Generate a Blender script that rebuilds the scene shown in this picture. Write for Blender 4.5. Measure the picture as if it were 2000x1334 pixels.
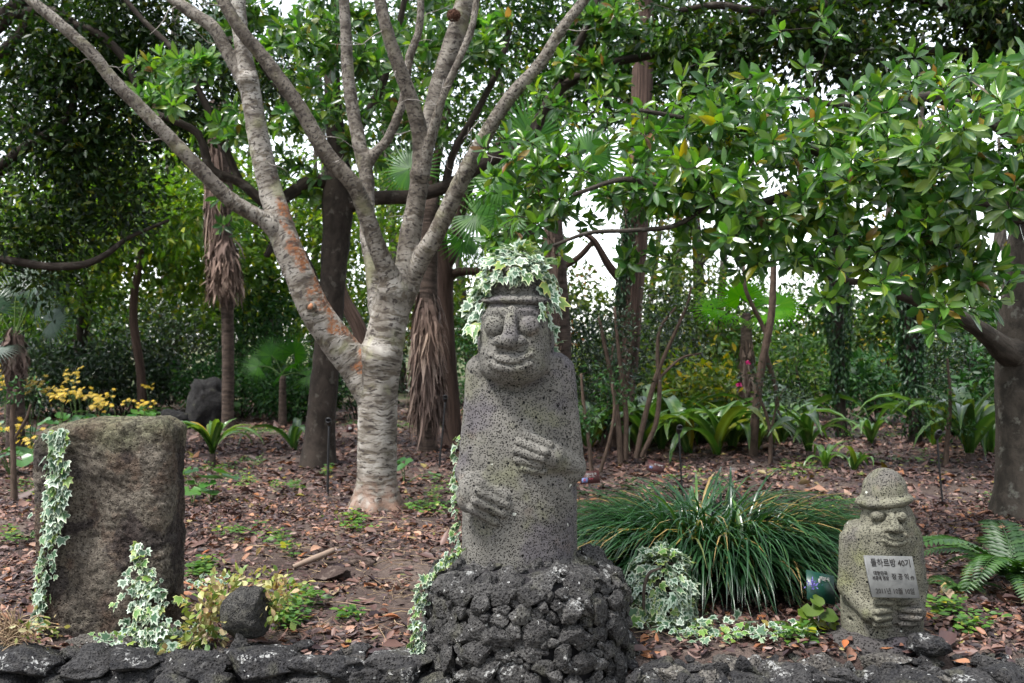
import bpy, bmesh, math, random
import numpy as np
from mathutils import Vector, Matrix

random.seed(7)
RNG = np.random.default_rng(7)
R = math.radians
for o in list(bpy.data.objects):
    bpy.data.objects.remove(o)
scene = bpy.context.scene
C = scene.collection

# ------------------------------------------------------------------ camera, sky, sun, exposure
CAMZ = 1.45
FPX = 35.0 / 36.0 * 2000.0
cam_d = bpy.data.cameras.new('camera')
cam_d.lens = 35.0
cam_d.sensor_width = 36.0
cam_d.clip_start = 0.05
cam_d.clip_end = 3000
cam_d.dof.use_dof = True
cam_d.dof.focus_distance = 4.75
cam_d.dof.aperture_fstop = 4.0
cam = bpy.data.objects.new('camera', cam_d)
cam.location = (0, 0, CAMZ)
cam.rotation_euler = (R(90), 0, 0)
C.objects.link(cam)
scene.camera = cam

SUN_EL, SUN_AZ = R(63), R(238)          # azimuth clockwise from +Y; the light comes over the camera's shoulder
world = bpy.data.worlds.new('World')
scene.world = world
world.use_nodes = True
wt = world.node_tree
wt.nodes.clear()
w_out = wt.nodes.new('ShaderNodeOutputWorld')
w_bg = wt.nodes.new('ShaderNodeBackground')
w_sky = wt.nodes.new('ShaderNodeTexSky')
w_sky.sky_type = 'NISHITA'
w_sky.sun_disc = False
w_sky.sun_elevation = SUN_EL
w_sky.sun_rotation = SUN_AZ
w_sky.air_density = 1.0
w_sky.dust_density = 1.0
w_sky.ozone_density = 1.0
w_hs = wt.nodes.new('ShaderNodeHueSaturation')      # a white overcast: the blue taken out of the whole dome alike
w_hs.inputs['Saturation'].default_value = 0.3
wt.links.new(w_sky.outputs[0], w_hs.inputs['Color'])
wt.links.new(w_hs.outputs[0], w_bg.inputs['Color'])
w_bg.inputs['Strength'].default_value = 0.095
wt.links.new(w_bg.outputs[0], w_out.inputs['Surface'])

sun_d = bpy.data.lights.new('sun', 'SUN')
sun_d.energy = 1.5
sun_d.angle = R(12)
sun_d.color = (1.0, 0.97, 0.93)
sun = bpy.data.objects.new('sun', sun_d)
sdir = Vector((math.sin(SUN_AZ) * math.cos(SUN_EL), math.cos(SUN_AZ) * math.cos(SUN_EL), math.sin(SUN_EL)))
sun.rotation_euler = sdir.to_track_quat('Z', 'Y').to_euler()
sun.location = (-6, -8, 14)
C.objects.link(sun)

scene.view_settings.view_transform = 'Standard'
scene.view_settings.look = 'None'
scene.view_settings.gamma = 1.0
scene.view_settings.use_curve_mapping = False
scene.view_settings.exposure = 2.65
scene.render.engine = 'CYCLES'
cy = scene.cycles
cy.max_bounces = 5
cy.diffuse_bounces = 2
cy.glossy_bounces = 2
cy.transmission_bounces = 3
cy.transparent_max_bounces = 4
cy.use_denoising = True
cy.adaptive_threshold = 0.025
cy.caustics_reflective = False
cy.caustics_refractive = False
cy.sample_clamp_indirect = 6.0

# ------------------------------------------------------------------ helpers: points, objects
def P(px, py, d):
    """photograph pixel (2000 wide) at depth d -> point in the place"""
    return np.array([(px - 1000.0) / FPX * d, d, CAMZ - (py - 667.0) / FPX * d])

def S(px, d):
    return px / FPX * d

WL = {}          # world origin of every object

def thing(name, label, cat, loc=(0, 0, 0), group=None):
    o = bpy.data.objects.new(name, None)
    o.empty_display_size = 0.1
    C.objects.link(o)
    o.location = loc
    o['label'] = label
    o['category'] = cat
    if group:
        o['group'] = group
    WL[o.name] = np.array(loc, float)
    return o

def tag(o, label, cat, group=None):
    o['label'] = label
    o['category'] = cat
    if group:
        o['group'] = group
    return o

def mk_mesh(name, V, polys, mat=None, smooth=True, attrs=None):
    """V (n,3); polys list of (m,k) int arrays; attrs {name: (n,) float or (n,3)}"""
    V = np.asarray(V, np.float32)
    polys = [np.asarray(p, np.int32) for p in polys if len(p)]
    me = bpy.data.meshes.new(name)
    me.vertices.add(len(V))
    me.vertices.foreach_set('co', V.ravel())
    tot = sum(p.size for p in polys)
    npol = sum(len(p) for p in polys)
    me.loops.add(tot)
    me.polygons.add(npol)
    me.loops.foreach_set('vertex_index', np.concatenate([p.ravel() for p in polys]))
    starts = []
    c = 0
    for p in polys:
        m, k = p.shape
        starts.append(c + np.arange(m) * k)
        c += m * k
    me.polygons.foreach_set('loop_start', np.concatenate(starts).astype(np.int32))
    if smooth:
        me.polygons.foreach_set('use_smooth', np.ones(npol, bool))
    if attrs:
        for k, a in attrs.items():
            a = np.asarray(a, np.float32)
            if a.ndim == 1:
                me.attributes.new(k, 'FLOAT', 'POINT').data.foreach_set('value', a)
            else:
                me.attributes.new(k, 'FLOAT_VECTOR', 'POINT').data.foreach_set('vector', a.ravel())
    me.update(calc_edges=True)
    me.validate()
    if mat is not None:
        me.materials.append(mat)
    return me

def link(name, me, parent=None, loc=None, kind=None):
    o = bpy.data.objects.new(name, me)
    C.objects.link(o)
    if parent is not None:
        o.parent = parent
    if loc is not None:
        o.location = loc
    if kind:
        o['kind'] = kind
    base = WL[parent.name] if parent is not None else np.zeros(3)
    WL[o.name] = base + (np.array(loc, float) if loc is not None else 0)
    return o

def part(name, V, polys, mat, parent=None, smooth=True, attrs=None, kind=None):
    """mesh given in world coordinates, made a child of parent (parents are only translated)"""
    V = np.asarray(V, float)
    if parent is not None:
        V = V - WL[parent.name]
    return link(name, mk_mesh(name, V, polys, mat, smooth, attrs), parent, None, kind)

def place(name, me, parent, pos, M3, kind=None):
    """one shared mesh set at world pos with 3x3 matrix M3"""
    o = bpy.data.objects.new(name, me)
    C.objects.link(o)
    base = WL[parent.name] if parent is not None else np.zeros(3)
    if parent is not None:
        o.parent = parent
    m = Matrix([list(M3[i]) + [float(pos[i] - base[i])] for i in range(3)] + [[0, 0, 0, 1]])
    o.matrix_basis = m
    if kind:
        o['kind'] = kind
    WL[o.name] = np.array(pos, float)
    return o

class MB:
    """collects pieces of geometry into one mesh"""
    def __init__(s):
        s.V, s.F, s.A, s.n = [], {}, {}, 0
    def add(s, V, polys, **attrs):
        V = np.asarray(V, float)
        s.V.append(V)
        for p in polys:
            p = np.asarray(p)
            if len(p):
                s.F.setdefault(p.shape[1], []).append(p + s.n)
        for k in set(s.A) | set(attrs):
            s.A.setdefault(k, [])
            a = attrs.get(k)
            s.A[k].append(np.full(len(V), 0.0) if a is None else np.broadcast_to(np.asarray(a, float), (len(V),)))
        s.n += len(V)
        return s
    def build(s, name, mat, parent=None, smooth=True, kind=None):
        attrs = {k: np.concatenate(v) for k, v in s.A.items()}
        return part(name, np.concatenate(s.V), [np.concatenate(v) for v in s.F.values()], mat, parent, smooth, attrs, kind)

def unit(v):
    v = np.asarray(v, float)
    return v / np.maximum(np.linalg.norm(v, axis=-1, keepdims=True), 1e-9)

# ------------------------------------------------------------------ noise
_perm = np.random.default_rng(3).permutation(256)
_perm = np.concatenate([_perm, _perm, _perm])
_grad = unit(np.random.default_rng(4).normal(size=(256, 3)))

def gnoise(p):
    p = np.asarray(p, float)
    i = np.floor(p).astype(int)
    f = p - i
    u = f * f * f * (f * (f * 6 - 15) + 10)
    i &= 255
    out = 0
    for dx in (0, 1):
        for dy in (0, 1):
            for dz in (0, 1):
                h = _perm[_perm[_perm[(i[..., 0] + dx) & 255] + ((i[..., 1] + dy) & 255)] + ((i[..., 2] + dz) & 255)]
                g = _grad[h]
                d = g[..., 0] * (f[..., 0] - dx) + g[..., 1] * (f[..., 1] - dy) + g[..., 2] * (f[..., 2] - dz)
                w = (u[..., 0] if dx else 1 - u[..., 0]) * (u[..., 1] if dy else 1 - u[..., 1]) * (u[..., 2] if dz else 1 - u[..., 2])
                out = out + w * d
    return out * 1.6

def fbm(p, octv=4, gain=0.5):
    p = np.asarray(p, float)
    a, s, t = 1.0, 0, 0
    for k in range(octv):
        s = s + a * gnoise(p * (2.03 ** k) + 17.3 * k)
        t += a
        a *= gain
    return s / t

# ------------------------------------------------------------------ tubes
def smooth_path(pts, n=None, closed=False):
    """Catmull-Rom through rows (x,y,z,r)"""
    pts = np.asarray(pts, float)
    if len(pts) < 3:
        t = np.linspace(0, 1, n or 4)[:, None]
        return pts[0] * (1 - t) + pts[-1] * t
    k = n or 5
    ext = np.vstack([2 * pts[0] - pts[1], pts, 2 * pts[-1] - pts[-2]])
    out = []
    t = np.linspace(0, 1, k, endpoint=False)[:, None]
    for i in range(len(pts) - 1):
        a, b, c, d = ext[i:i + 4]
        out.append(0.5 * (2 * b + (c - a) * t + (2 * a - 5 * b + 4 * c - d) * t ** 2 + (3 * b - a - 3 * c + d) * t ** 3))
    out.append(pts[-1:])
    out = np.vstack(out)
    if out.shape[1] > 3:
        out[:, 3] = np.maximum(out[:, 3], min(pts[:, 3].min(), 0.001))
    return out

def tube(pts, nseg=8, rough=0.0, cap=True, a0=0.0):
    """pts rows (x,y,z,r) -> V, [quads(,tris)], along, ca, sa"""
    pts = np.asarray(pts, float)
    p, r = pts[:, :3], pts[:, 3]
    n = len(p)
    T = unit(np.gradient(p, axis=0))
    up = np.array([0, 0, 1.0]) if abs(T[0, 2]) < 0.9 else np.array([1.0, 0, 0])
    N = np.zeros_like(p)
    N[0] = unit(np.cross(T[0], up))
    for i in range(1, n):
        v = N[i - 1] - T[i] * np.dot(N[i - 1], T[i])
        N[i] = unit(v)
    B = np.cross(T, N)
    th = np.linspace(0, 2 * math.pi, nseg, endpoint=False)
    ca, sa = np.cos(th), np.sin(th)
    L = a0 + np.concatenate([[0], np.cumsum(np.linalg.norm(np.diff(p, axis=0), axis=1))])
    rr = np.repeat(r[:, None], nseg, 1)
    if rough:
        q = p[:, None, :] + (N[:, None, :] * ca[None, :, None] + B[:, None, :] * sa[None, :, None]) * r[:, None, None]
        rr = rr * (1 + rough * fbm(q * 3.0 / max(r.max(), 0.02) * 0.35, 3))
    V = p[:, None, :] + (N[:, None, :] * ca[None, :, None] + B[:, None, :] * sa[None, :, None]) * rr[..., None]
    i = np.arange(n - 1)[:, None] * nseg
    j = np.arange(nseg)[None, :]
    j2 = (j + 1) % nseg
    Q = np.stack([i + j, i + j2, i + nseg + j2, i + nseg + j], -1).reshape(-1, 4)
    V = V.reshape(-1, 3)
    al = np.repeat(L, nseg)
    c_, s_ = np.tile(ca, n), np.tile(sa, n)
    polys = [Q]
    if cap:
        V = np.vstack([V, p[-1] + T[-1] * r[-1] * 0.4])
        al = np.append(al, L[-1]); c_ = np.append(c_, 0); s_ = np.append(s_, 0)
        e = (n - 1) * nseg
        polys.append(np.stack([e + np.arange(nseg), e + (np.arange(nseg) + 1) % nseg, np.full(nseg, len(V) - 1)], -1))
    return V, polys, dict(along=al, ca=c_, sa=s_)

def add_tube(mb, pts, nseg=6, rough=0.0, **kw):
    V, F, A = tube(pts, nseg, rough)
    mb.add(V, F, **A, **kw)

def pxpath(rows, n=5):
    """rows (px, py, depth, radius_px) -> smooth world path"""
    w = [np.append(P(a, b, d), S(r, d)) for a, b, d, r in rows]
    return smooth_path(w, n)

# ------------------------------------------------------------------ signed distance sculpting
class Field:
    def __init__(s, lo, hi, h):
        s.lo = np.array(lo, float); s.h = h
        s.n = np.ceil((np.array(hi) - s.lo) / h).astype(int) + 1
        s.a = np.full(s.n, 9.0, np.float32)
        s.ax = [s.lo[i] + h * np.arange(s.n[i]) for i in range(3)]
    def _box(s, lo, hi, m):
        sl = []
        for i in range(3):
            a = int(max(0, math.floor((lo[i] - m - s.lo[i]) / s.h)))
            b = int(min(s.n[i], math.ceil((hi[i] + m - s.lo[i]) / s.h) + 1))
            sl.append(slice(a, max(b, a)))
        return tuple(sl)
    def _grid(s, sl):
        return (s.ax[0][sl[0]][:, None, None], s.ax[1][sl[1]][None, :, None], s.ax[2][sl[2]][None, None, :])
    def add(s, f, lo, hi, k=0.0, sub=False, m=0.03):
        sl = s._box(lo, hi, k + m)
        X, Y, Z = s._grid(sl)
        d = np.asarray(f(X, Y, Z), np.float32)
        a = s.a[sl]
        if sub:
            h_ = np.clip(0.5 - 0.5 * (a + d) / max(k, 1e-6), 0, 1)
            s.a[sl] = a * (1 - h_) + (-d) * h_ + k * h_ * (1 - h_) if k > 0 else np.maximum(a, -d)
        else:
            if k > 0:
                h_ = np.clip(0.5 + 0.5 * (a - d) / k, 0, 1)
                s.a[sl] = a * (1 - h_) + d * h_ - k * h_ * (1 - h_)
            else:
                s.a[sl] = np.minimum(a, d)
    def capsule(s, a, b, ra, rb=None, k=0.01, sub=False):
        a = np.asarray(a, float); b = np.asarray(b, float)
        rb = ra if rb is None else rb
        ba = b - a
        L2 = max(float(ba @ ba), 1e-9)
        def f(X, Y, Z):
            t = np.clip(((X - a[0]) * ba[0] + (Y - a[1]) * ba[1] + (Z - a[2]) * ba[2]) / L2, 0, 1)
            return np.sqrt((X - a[0] - t * ba[0]) ** 2 + (Y - a[1] - t * ba[1]) ** 2 + (Z - a[2] - t * ba[2]) ** 2) - (ra + (rb - ra) * t)
        r = max(ra, rb)
        s.add(f, np.minimum(a, b) - r, np.maximum(a, b) + r, k, sub)
    def ell(s, c, rad, k=0.01, sub=False, yaw=0.0, roll=0.0, p=2.0):
        c = np.asarray(c, float); rx, ry, rz = rad
        cy_, sy_ = math.cos(yaw), math.sin(yaw)
        cr, sr = math.cos(roll), math.sin(roll)
        def f(X, Y, Z):
            x, y, z = X - c[0], Y - c[1], Z - c[2]
            x, y = cy_ * x + sy_ * y, -sy_ * x + cy_ * y
            x, z = cr * x + sr * z, -sr * x + cr * z
            if p != 2.0:
                q = (np.abs(x / rx) ** p + np.abs(y / ry) ** p + np.abs(z / rz) ** p) ** (1 / p)
                return (q - 1) * min(rad)
            k0 = np.sqrt((x / rx) ** 2 + (y / ry) ** 2 + (z / rz) ** 2)
            k1 = np.sqrt((x / rx ** 2) ** 2 + (y / ry ** 2) ** 2 + (z / rz ** 2) ** 2) + 1e-6
            return k0 * (k0 - 1) / k1
        m = max(rad)
        s.add(f, c - m, c + m, k, sub)
    def front(s, x, z):
        """y of the front surface (smallest y inside) at x, z"""
        i = int(round((x - s.lo[0]) / s.h)); k = int(round((z - s.lo[2]) / s.h))
        col = s.a[i, :, k]
        w = np.nonzero(col < 0)[0]
        if not len(w):
            return 0.0
        j = w[0]
        if j == 0:
            return s.ax[1][0]
        t = col[j - 1] / (col[j - 1] - col[j])
        return s.ax[1][j - 1] + t * s.h
    def mesh(s):
        return surface_nets(s.a, s.lo, s.h)

def surface_nets(A, lo, h):
    A = np.pad(A, 1, constant_values=9.0)
    lo = np.asarray(lo, float) - h
    ins = A < 0
    n0, n1, n2 = A.shape
    cnt = np.zeros((n0 - 1, n1 - 1, n2 - 1), np.int8)
    for a in (0, 1):
        for b in (0, 1):
            for c in (0, 1):
                cnt += ins[a:n0 - 1 + a, b:n1 - 1 + b, c:n2 - 1 + c]
    act = (cnt > 0) & (cnt < 8)
    I, J, K = np.nonzero(act)
    idx = np.full(act.shape, -1, np.int64)
    idx[I, J, K] = np.arange(len(I))
    acc = np.zeros((len(I), 3)); num = np.zeros(len(I))
    cor = [(a, b, c) for a in (0, 1) for b in (0, 1) for c in (0, 1)]
    val = {q: A[I + q[0], J + q[1], K + q[2]].astype(float) for q in cor}
    for q in cor:
        for ax in range(3):
            if q[ax] == 0:
                e = list(q); e[ax] = 1; e = tuple(e)
                v0, v1 = val[q], val[e]
                cr = (v0 < 0) != (v1 < 0)
                t = np.where(cr, v0 / np.where(cr, v0 - v1, 1), 0)
                pt = np.array(q, float)[None, :].repeat(len(I), 0)
                pt[:, ax] += t
                acc[cr] += pt[cr]; num[cr] += 1
    V = lo + h * (np.stack([I, J, K], -1) + acc / num[:, None])
    quads = []
    for ax in range(3):
        b, c = (ax + 1) % 3, (ax + 2) % 3
        sl0 = [slice(None)] * 3; sl1 = [slice(None)] * 3
        sl0[ax] = slice(0, -1); sl1[ax] = slice(1, None)
        ch = ins[tuple(sl0)] != ins[tuple(sl1)]
        E = np.stack(np.nonzero(ch), -1)
        E = E[(E[:, b] > 0) & (E[:, c] > 0) & (E[:, b] < A.shape[b] - 1) & (E[:, c] < A.shape[c] - 1)]
        def cell(db, dc):
            q = E.copy(); q[:, b] += db; q[:, c] += dc
            return idx[q[:, 0], q[:, 1], q[:, 2]]
        Q = np.stack([cell(-1, -1), cell(0, -1), cell(0, 0), cell(-1, 0)], -1)
        inside = ins[E[:, 0], E[:, 1], E[:, 2]]
        Q[~inside] = Q[~inside][:, ::-1]
        quads.append(Q)
    return V, np.concatenate(quads)

def vnormals(V, Q):
    n = np.zeros_like(V)
    fn = np.cross(V[Q[:, 2]] - V[Q[:, 0]], V[Q[:, 3 if Q.shape[1] > 3 else 2]] - V[Q[:, 1]])
    for i in range(Q.shape[1]):
        np.add.at(n, Q[:, i], fn)
    return unit(n)

# ------------------------------------------------------------------ scattering leaves
def frames(d, nrm):
    """rotation matrices with +Y along d and +Z near nrm; (n,3,3) columns x,y,z"""
    y = unit(d)
    x = unit(np.cross(y, nrm))
    z = np.cross(x, y)
    return np.stack([x, y, z], -1)

def scatter(T, faces, pos, M, sc, attrs=None):
    """template T (k,3), faces list of (m,j); n copies"""
    n = len(pos)
    k = len(T)
    sc = np.asarray(sc, float)
    if sc.ndim == 1:
        sc = np.repeat(sc[:, None], 3, 1)
    V = np.einsum('nij,nkj->nki', M, T[None] * sc[:, None, :]) + pos[:, None, :]
    off = (np.arange(n) * k)[:, None, None]
    F = [(np.asarray(f)[None] + off).reshape(-1, np.asarray(f).shape[1]) for f in faces]
    A = {q: np.tile(np.asarray(a, float), n) for q, a in (attrs or {}).items()}
    return V.reshape(-1, 3), F, A

def rand_dirs(n, rng=RNG):
    return unit(rng.normal(size=(n, 3)))
# ------------------------------------------------------------------ materials
class NT:
    def __init__(s, name):
        s.m = bpy.data.materials.new(name)
        s.m.use_nodes = True
        s.t = s.m.node_tree
        s.t.nodes.clear()
        s.out = s.t.nodes.new('ShaderNodeOutputMaterial')
    def n(s, typ, ins=None, **props):
        nd = s.t.nodes.new('ShaderNode' + typ)
        for k, v in props.items():
            setattr(nd, k, v)
        for k, v in (ins or {}).items():
            s.set(nd.inputs[k], v)
        return nd
    def set(s, sock, v):
        if isinstance(v, bpy.types.NodeSocket):
            s.t.links.new(v, sock)
        elif isinstance(v, bpy.types.Node):
            s.t.links.new(v.outputs[0], sock)
        else:
            if hasattr(sock.default_value, '__len__') and not hasattr(v, '__len__'):
                v = [v] * len(sock.default_value)
            if hasattr(sock.default_value, '__len__') and len(v) == 3 and len(sock.default_value) == 4:
                v = tuple(v) + (1,)
            sock.default_value = v
    def math(s, op, a, b=None, clamp=False):
        nd = s.t.nodes.new('ShaderNodeMath')
        nd.operation = op
        nd.use_clamp = clamp
        s.set(nd.inputs[0], a)
        if b is not None:
            s.set(nd.inputs[1], b)
        return nd.outputs[0]
    def mix(s, f, a, b, mode='MIX'):
        nd = s.t.nodes.new('ShaderNodeMix')
        nd.data_type = 'RGBA'
        nd.blend_type = mode
        s.set(nd.inputs['Factor'], f)
        s.set(nd.inputs['A'], a) if False else None
        ia = [i for i in nd.inputs if i.name == 'A' and i.type == 'RGBA'][0]
        ib = [i for i in nd.inputs if i.name == 'B' and i.type == 'RGBA'][0]
        s.set(ia, a); s.set(ib, b)
        return [o for o in nd.outputs if o.type == 'RGBA'][0]
    def ramp(s, f, stops, interp='LINEAR'):
        nd = s.t.nodes.new('ShaderNodeValToRGB')
        nd.color_ramp.interpolation = interp
        el = nd.color_ramp.elements
        while len(el) < len(stops):
            el.new(0.5)
        for e, (p, c) in zip(el, stops):
            e.position = p
            e.color = (*c, 1) if len(c) == 3 else c
        s.set(nd.inputs[0], f)
        return nd.outputs[0]
    def step(s, f, a, b):
        nd = s.t.nodes.new('ShaderNodeMapRange')
        nd.interpolation_type = 'SMOOTHSTEP'
        s.set(nd.inputs[0], f)
        nd.inputs[1].default_value = a
        nd.inputs[2].default_value = b
        return nd.outputs[0]
    def coord(s):
        return s.t.nodes.new('ShaderNodeNewGeometry').outputs['Position']
    def obj(s):
        return s.t.nodes.new('ShaderNodeTexCoord').outputs['Object']
    def attr(s, name):
        nd = s.t.nodes.new('ShaderNodeAttribute')
        nd.attribute_name = name
        return nd.outputs['Fac']
    def noise(s, vec, scale, detail=4, rough=0.55, dist=0.0):
        nd = s.n('TexNoise', {'Vector': vec, 'Scale': scale, 'Detail': detail, 'Roughness': rough, 'Distortion': dist})
        return nd.outputs['Fac']
    def voro(s, vec, scale, feature='F1', rand=1.0):
        nd = s.n('TexVoronoi', {'Vector': vec, 'Scale': scale, 'Randomness': rand}, feature=feature)
        return nd.outputs['Distance']
    def bump(s, h, strength=0.5, dist=0.01, normal=None):
        nd = s.n('Bump', {'Height': h, 'Strength': strength, 'Distance': dist})
        if normal is not None:
            s.set(nd.inputs['Normal'], normal)
        return nd.outputs[0]
    def rnd(s):
        """one random number per leaf, whether leaves share a mesh or share an object"""
        a = s.t.nodes.new('ShaderNodeNewGeometry').outputs['Random Per Island']
        b = s.t.nodes.new('ShaderNodeObjectInfo').outputs['Random']
        return s.math('FRACT', s.math('ADD', a, s.math('MULTIPLY', b, 7.31)))
    def pbr(s, col, rough=0.7, normal=None, spec=0.3, finish=True):
        nd = s.n('BsdfPrincipled', {'Base Color': col, 'Roughness': rough, 'Specular IOR Level': spec})
        if normal is not None:
            s.set(nd.inputs['Normal'], normal)
        if finish:
            s.t.links.new(nd.outputs[0], s.out.inputs[0])
        return nd.outputs[0]
    def leafy(s, col, rough=0.4, transl=0.3, tcol=None, normal=None, spec=0.5):
        a = s.pbr(col, rough, normal, spec, False)
        b = s.n('BsdfTranslucent', {'Color': tcol if tcol is not None else col})
        m = s.n('MixShader', {'Fac': transl})
        s.t.links.new(a, m.inputs[1]); s.t.links.new(b.outputs[0], m.inputs[2])
        s.t.links.new(m.outputs[0], s.out.inputs[0])

MAT = {}

def leaf_mat(key, stops, rough=0.38, transl=0.3, tmul=(1.5, 1.7, 0.55), spec=0.5, vein=False, alb=0.7):
    t = NT(key)
    r = t.rnd()
    def deep(c_):                       # colours kept low and saturated, as real leaves are
        l = 0.3 * c_[0] + 0.6 * c_[1] + 0.1 * c_[2]
        return tuple(max(0.004, (l + (x - l) * 1.22) * alb) for x in c_)
    c = t.ramp(r, [(p_, deep(c_)) for p_, c_ in stops])
    n1 = t.noise(t.coord(), 1.3, 2)
    c = t.mix(t.step(n1, 0.35, 0.7), t.mix(1.0, c, (0.72, 0.74, 0.8), 'MULTIPLY'), c)
    if vein:
        rib = t.attr('rib')
        c = t.mix(t.math('MULTIPLY', t.step(rib, 0.55, 1.0), 0.45), c, (0.22, 0.30, 0.10))
        c = t.mix(t.math('MULTIPLY', t.noise(t.obj(), 60, 3), 0.35), c, (0.02, 0.045, 0.012))
    nrm = t.bump(t.noise(t.coord(), 90, 2), 0.15, 0.004) if vein else None
    tc = t.mix(1.0, c, tmul, 'MULTIPLY')
    t.leafy(c, rough, transl, tc, nrm, spec)
    MAT[key] = t.m

leaf_mat('leaf_dark', [(0, (0.014, 0.032, 0.012)), (0.5, (0.028, 0.06, 0.018)), (0.85, (0.06, 0.105, 0.022)), (0.97, (0.11, 0.15, 0.028)), (1, (0.16, 0.13, 0.03))], 0.45, 0.28, spec=0.25, alb=0.6)
leaf_mat('leaf_mid', [(0, (0.025, 0.06, 0.02)), (0.5, (0.045, 0.10, 0.028)), (0.85, (0.08, 0.15, 0.035)), (0.96, (0.13, 0.19, 0.04)), (1, (0.25, 0.22, 0.04))], 0.5, 0.36, spec=0.25, alb=0.6)
leaf_mat('leaf_far', [(0, (0.035, 0.07, 0.022)), (0.5, (0.07, 0.115, 0.032)), (0.8, (0.11, 0.16, 0.04)), (0.95, (0.2, 0.22, 0.05)), (1, (0.3, 0.18, 0.05))], 0.5, 0.42, spec=0.2, alb=0.55)
leaf_mat('leaf_light', [(0, (0.045, 0.09, 0.022)), (0.5, (0.085, 0.15, 0.035)), (0.85, (0.14, 0.21, 0.045)), (1, (0.26, 0.26, 0.05))], 0.5, 0.45, spec=0.25, alb=0.85)
leaf_mat('leaf_yellowgreen', [(0, (0.07, 0.12, 0.03)), (0.5, (0.12, 0.18, 0.035)), (0.8, (0.24, 0.26, 0.04)), (0.9, (0.45, 0.36, 0.04)), (1, (0.55, 0.38, 0.03))], 0.5, 0.4)
leaf_mat('leaf_broad', [(0, (0.028, 0.075, 0.024)), (0.3, (0.05, 0.12, 0.032)), (0.6, (0.09, 0.18, 0.045)), (0.88, (0.15, 0.235, 0.055)), (0.97, (0.2, 0.25, 0.05)), (0.985, (0.32, 0.25, 0.04)), (0.993, (0.2, 0.10, 0.06)), (1, (0.22, 0.12, 0.08))], 0.28, 0.42, vein=True, spec=0.7, alb=1.0)
leaf_mat('leaf_camellia', [(0, (0.012, 0.028, 0.014)), (0.6, (0.022, 0.048, 0.02)), (0.9, (0.04, 0.08, 0.028)), (1, (0.1, 0.14, 0.03))], 0.32, 0.15, spec=0.4)
leaf_mat('leaf_hedge', [(0, (0.018, 0.05, 0.018)), (0.5, (0.03, 0.085, 0.026)), (0.9, (0.055, 0.13, 0.035)), (1, (0.10, 0.17, 0.04))], 0.5, 0.25, spec=0.25)
leaf_mat('leaf_strap', [(0, (0.05, 0.12, 0.03)), (0.5, (0.09, 0.19, 0.05)), (0.85, (0.15, 0.26, 0.075)), (0.95, (0.22, 0.26, 0.05)), (1, (0.45, 0.30, 0.05))], 0.3, 0.28, vein=True, alb=0.6)
leaf_mat('leaf_grass', [(0, (0.014, 0.04, 0.018)), (0.5, (0.028, 0.072, 0.03)), (0.85, (0.05, 0.11, 0.045)), (0.925, (0.08, 0.14, 0.05)), (0.95, (0.3, 0.22, 0.1)), (1, (0.36, 0.27, 0.14))], 0.3, 0.2, spec=0.6)
leaf_mat('leaf_palm', [(0, (0.03, 0.10, 0.02)), (0.5, (0.05, 0.15, 0.026)), (1, (0.08, 0.2, 0.03))], 0.45, 0.4, (1.4, 1.6, 0.5), 0.3)
leaf_mat('leaf_palm_bright', [(0, (0.10, 0.30, 0.012)), (0.5, (0.14, 0.36, 0.016)), (1, (0.18, 0.4, 0.02))], 0.5, 0.5, (1.4, 1.6, 0.4), 0.15)
leaf_mat('leaf_palm_grey', [(0, (0.025, 0.065, 0.035)), (0.5, (0.045, 0.095, 0.055)), (1, (0.075, 0.13, 0.08))], 0.38, 0.3)
leaf_mat('leaf_round', [(0, (0.03, 0.08, 0.03)), (0.5, (0.05, 0.13, 0.04)), (1, (0.09, 0.18, 0.05))], 0.32, 0.25)
leaf_mat('leaf_weed', [(0, (0.05, 0.12, 0.03)), (0.5, (0.09, 0.19, 0.04)), (0.9, (0.15, 0.26, 0.06)), (1, (0.4, 0.36, 0.06))], 0.5, 0.35)
leaf_mat('leaf_pale_vine', [(0, (0.10, 0.20, 0.05)), (0.3, (0.26, 0.32, 0.10)), (0.6, (0.46, 0.44, 0.20)), (0.85, (0.50, 0.43, 0.26)), (1, (0.30, 0.16, 0.08))], 0.5, 0.35, (1.2, 1.1, 0.6))
leaf_mat('leaf_fern', [(0, (0.02, 0.055, 0.016)), (0.6, (0.035, 0.085, 0.022)), (1, (0.06, 0.12, 0.03))], 0.5, 0.25)
leaf_mat('petal_yellow', [(0, (0.55, 0.36, 0.015)), (0.6, (0.68, 0.47, 0.02)), (1, (0.62, 0.5, 0.08))], 0.5, 0.3, (1, 1, 0.6))
leaf_mat('petal_pink', [(0, (0.55, 0.03, 0.16)), (1, (0.65, 0.05, 0.22))], 0.5, 0.3, (1, 1, 1))
leaf_mat('petal_blue', [(0, (0.16, 0.12, 0.42)), (1, (0.24, 0.2, 0.55))], 0.5, 0.3, (1, 1, 1))
leaf_mat('leaf_orange', [(0, (0.25, 0.16, 0.05)), (0.5, (0.42, 0.2, 0.06)), (1, (0.5, 0.14, 0.05))], 0.5, 0.4, (1.3, 1, 0.8))
leaf_mat('leaf_litter', [(0, (0.03, 0.018, 0.02)), (0.22, (0.065, 0.04, 0.04)), (0.45, (0.12, 0.066, 0.054)), (0.66, (0.195, 0.112, 0.09)), (0.84, (0.30, 0.19, 0.155)), (0.92, (0.34, 0.15, 0.07)), (0.97, (0.46, 0.35, 0.30)), (0.99, (0.3, 0.24, 0.06)), (1, (0.10, 0.14, 0.04))], 0.55, 0.08, (1.2, 1, 0.8), 0.35, alb=0.55)
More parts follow.
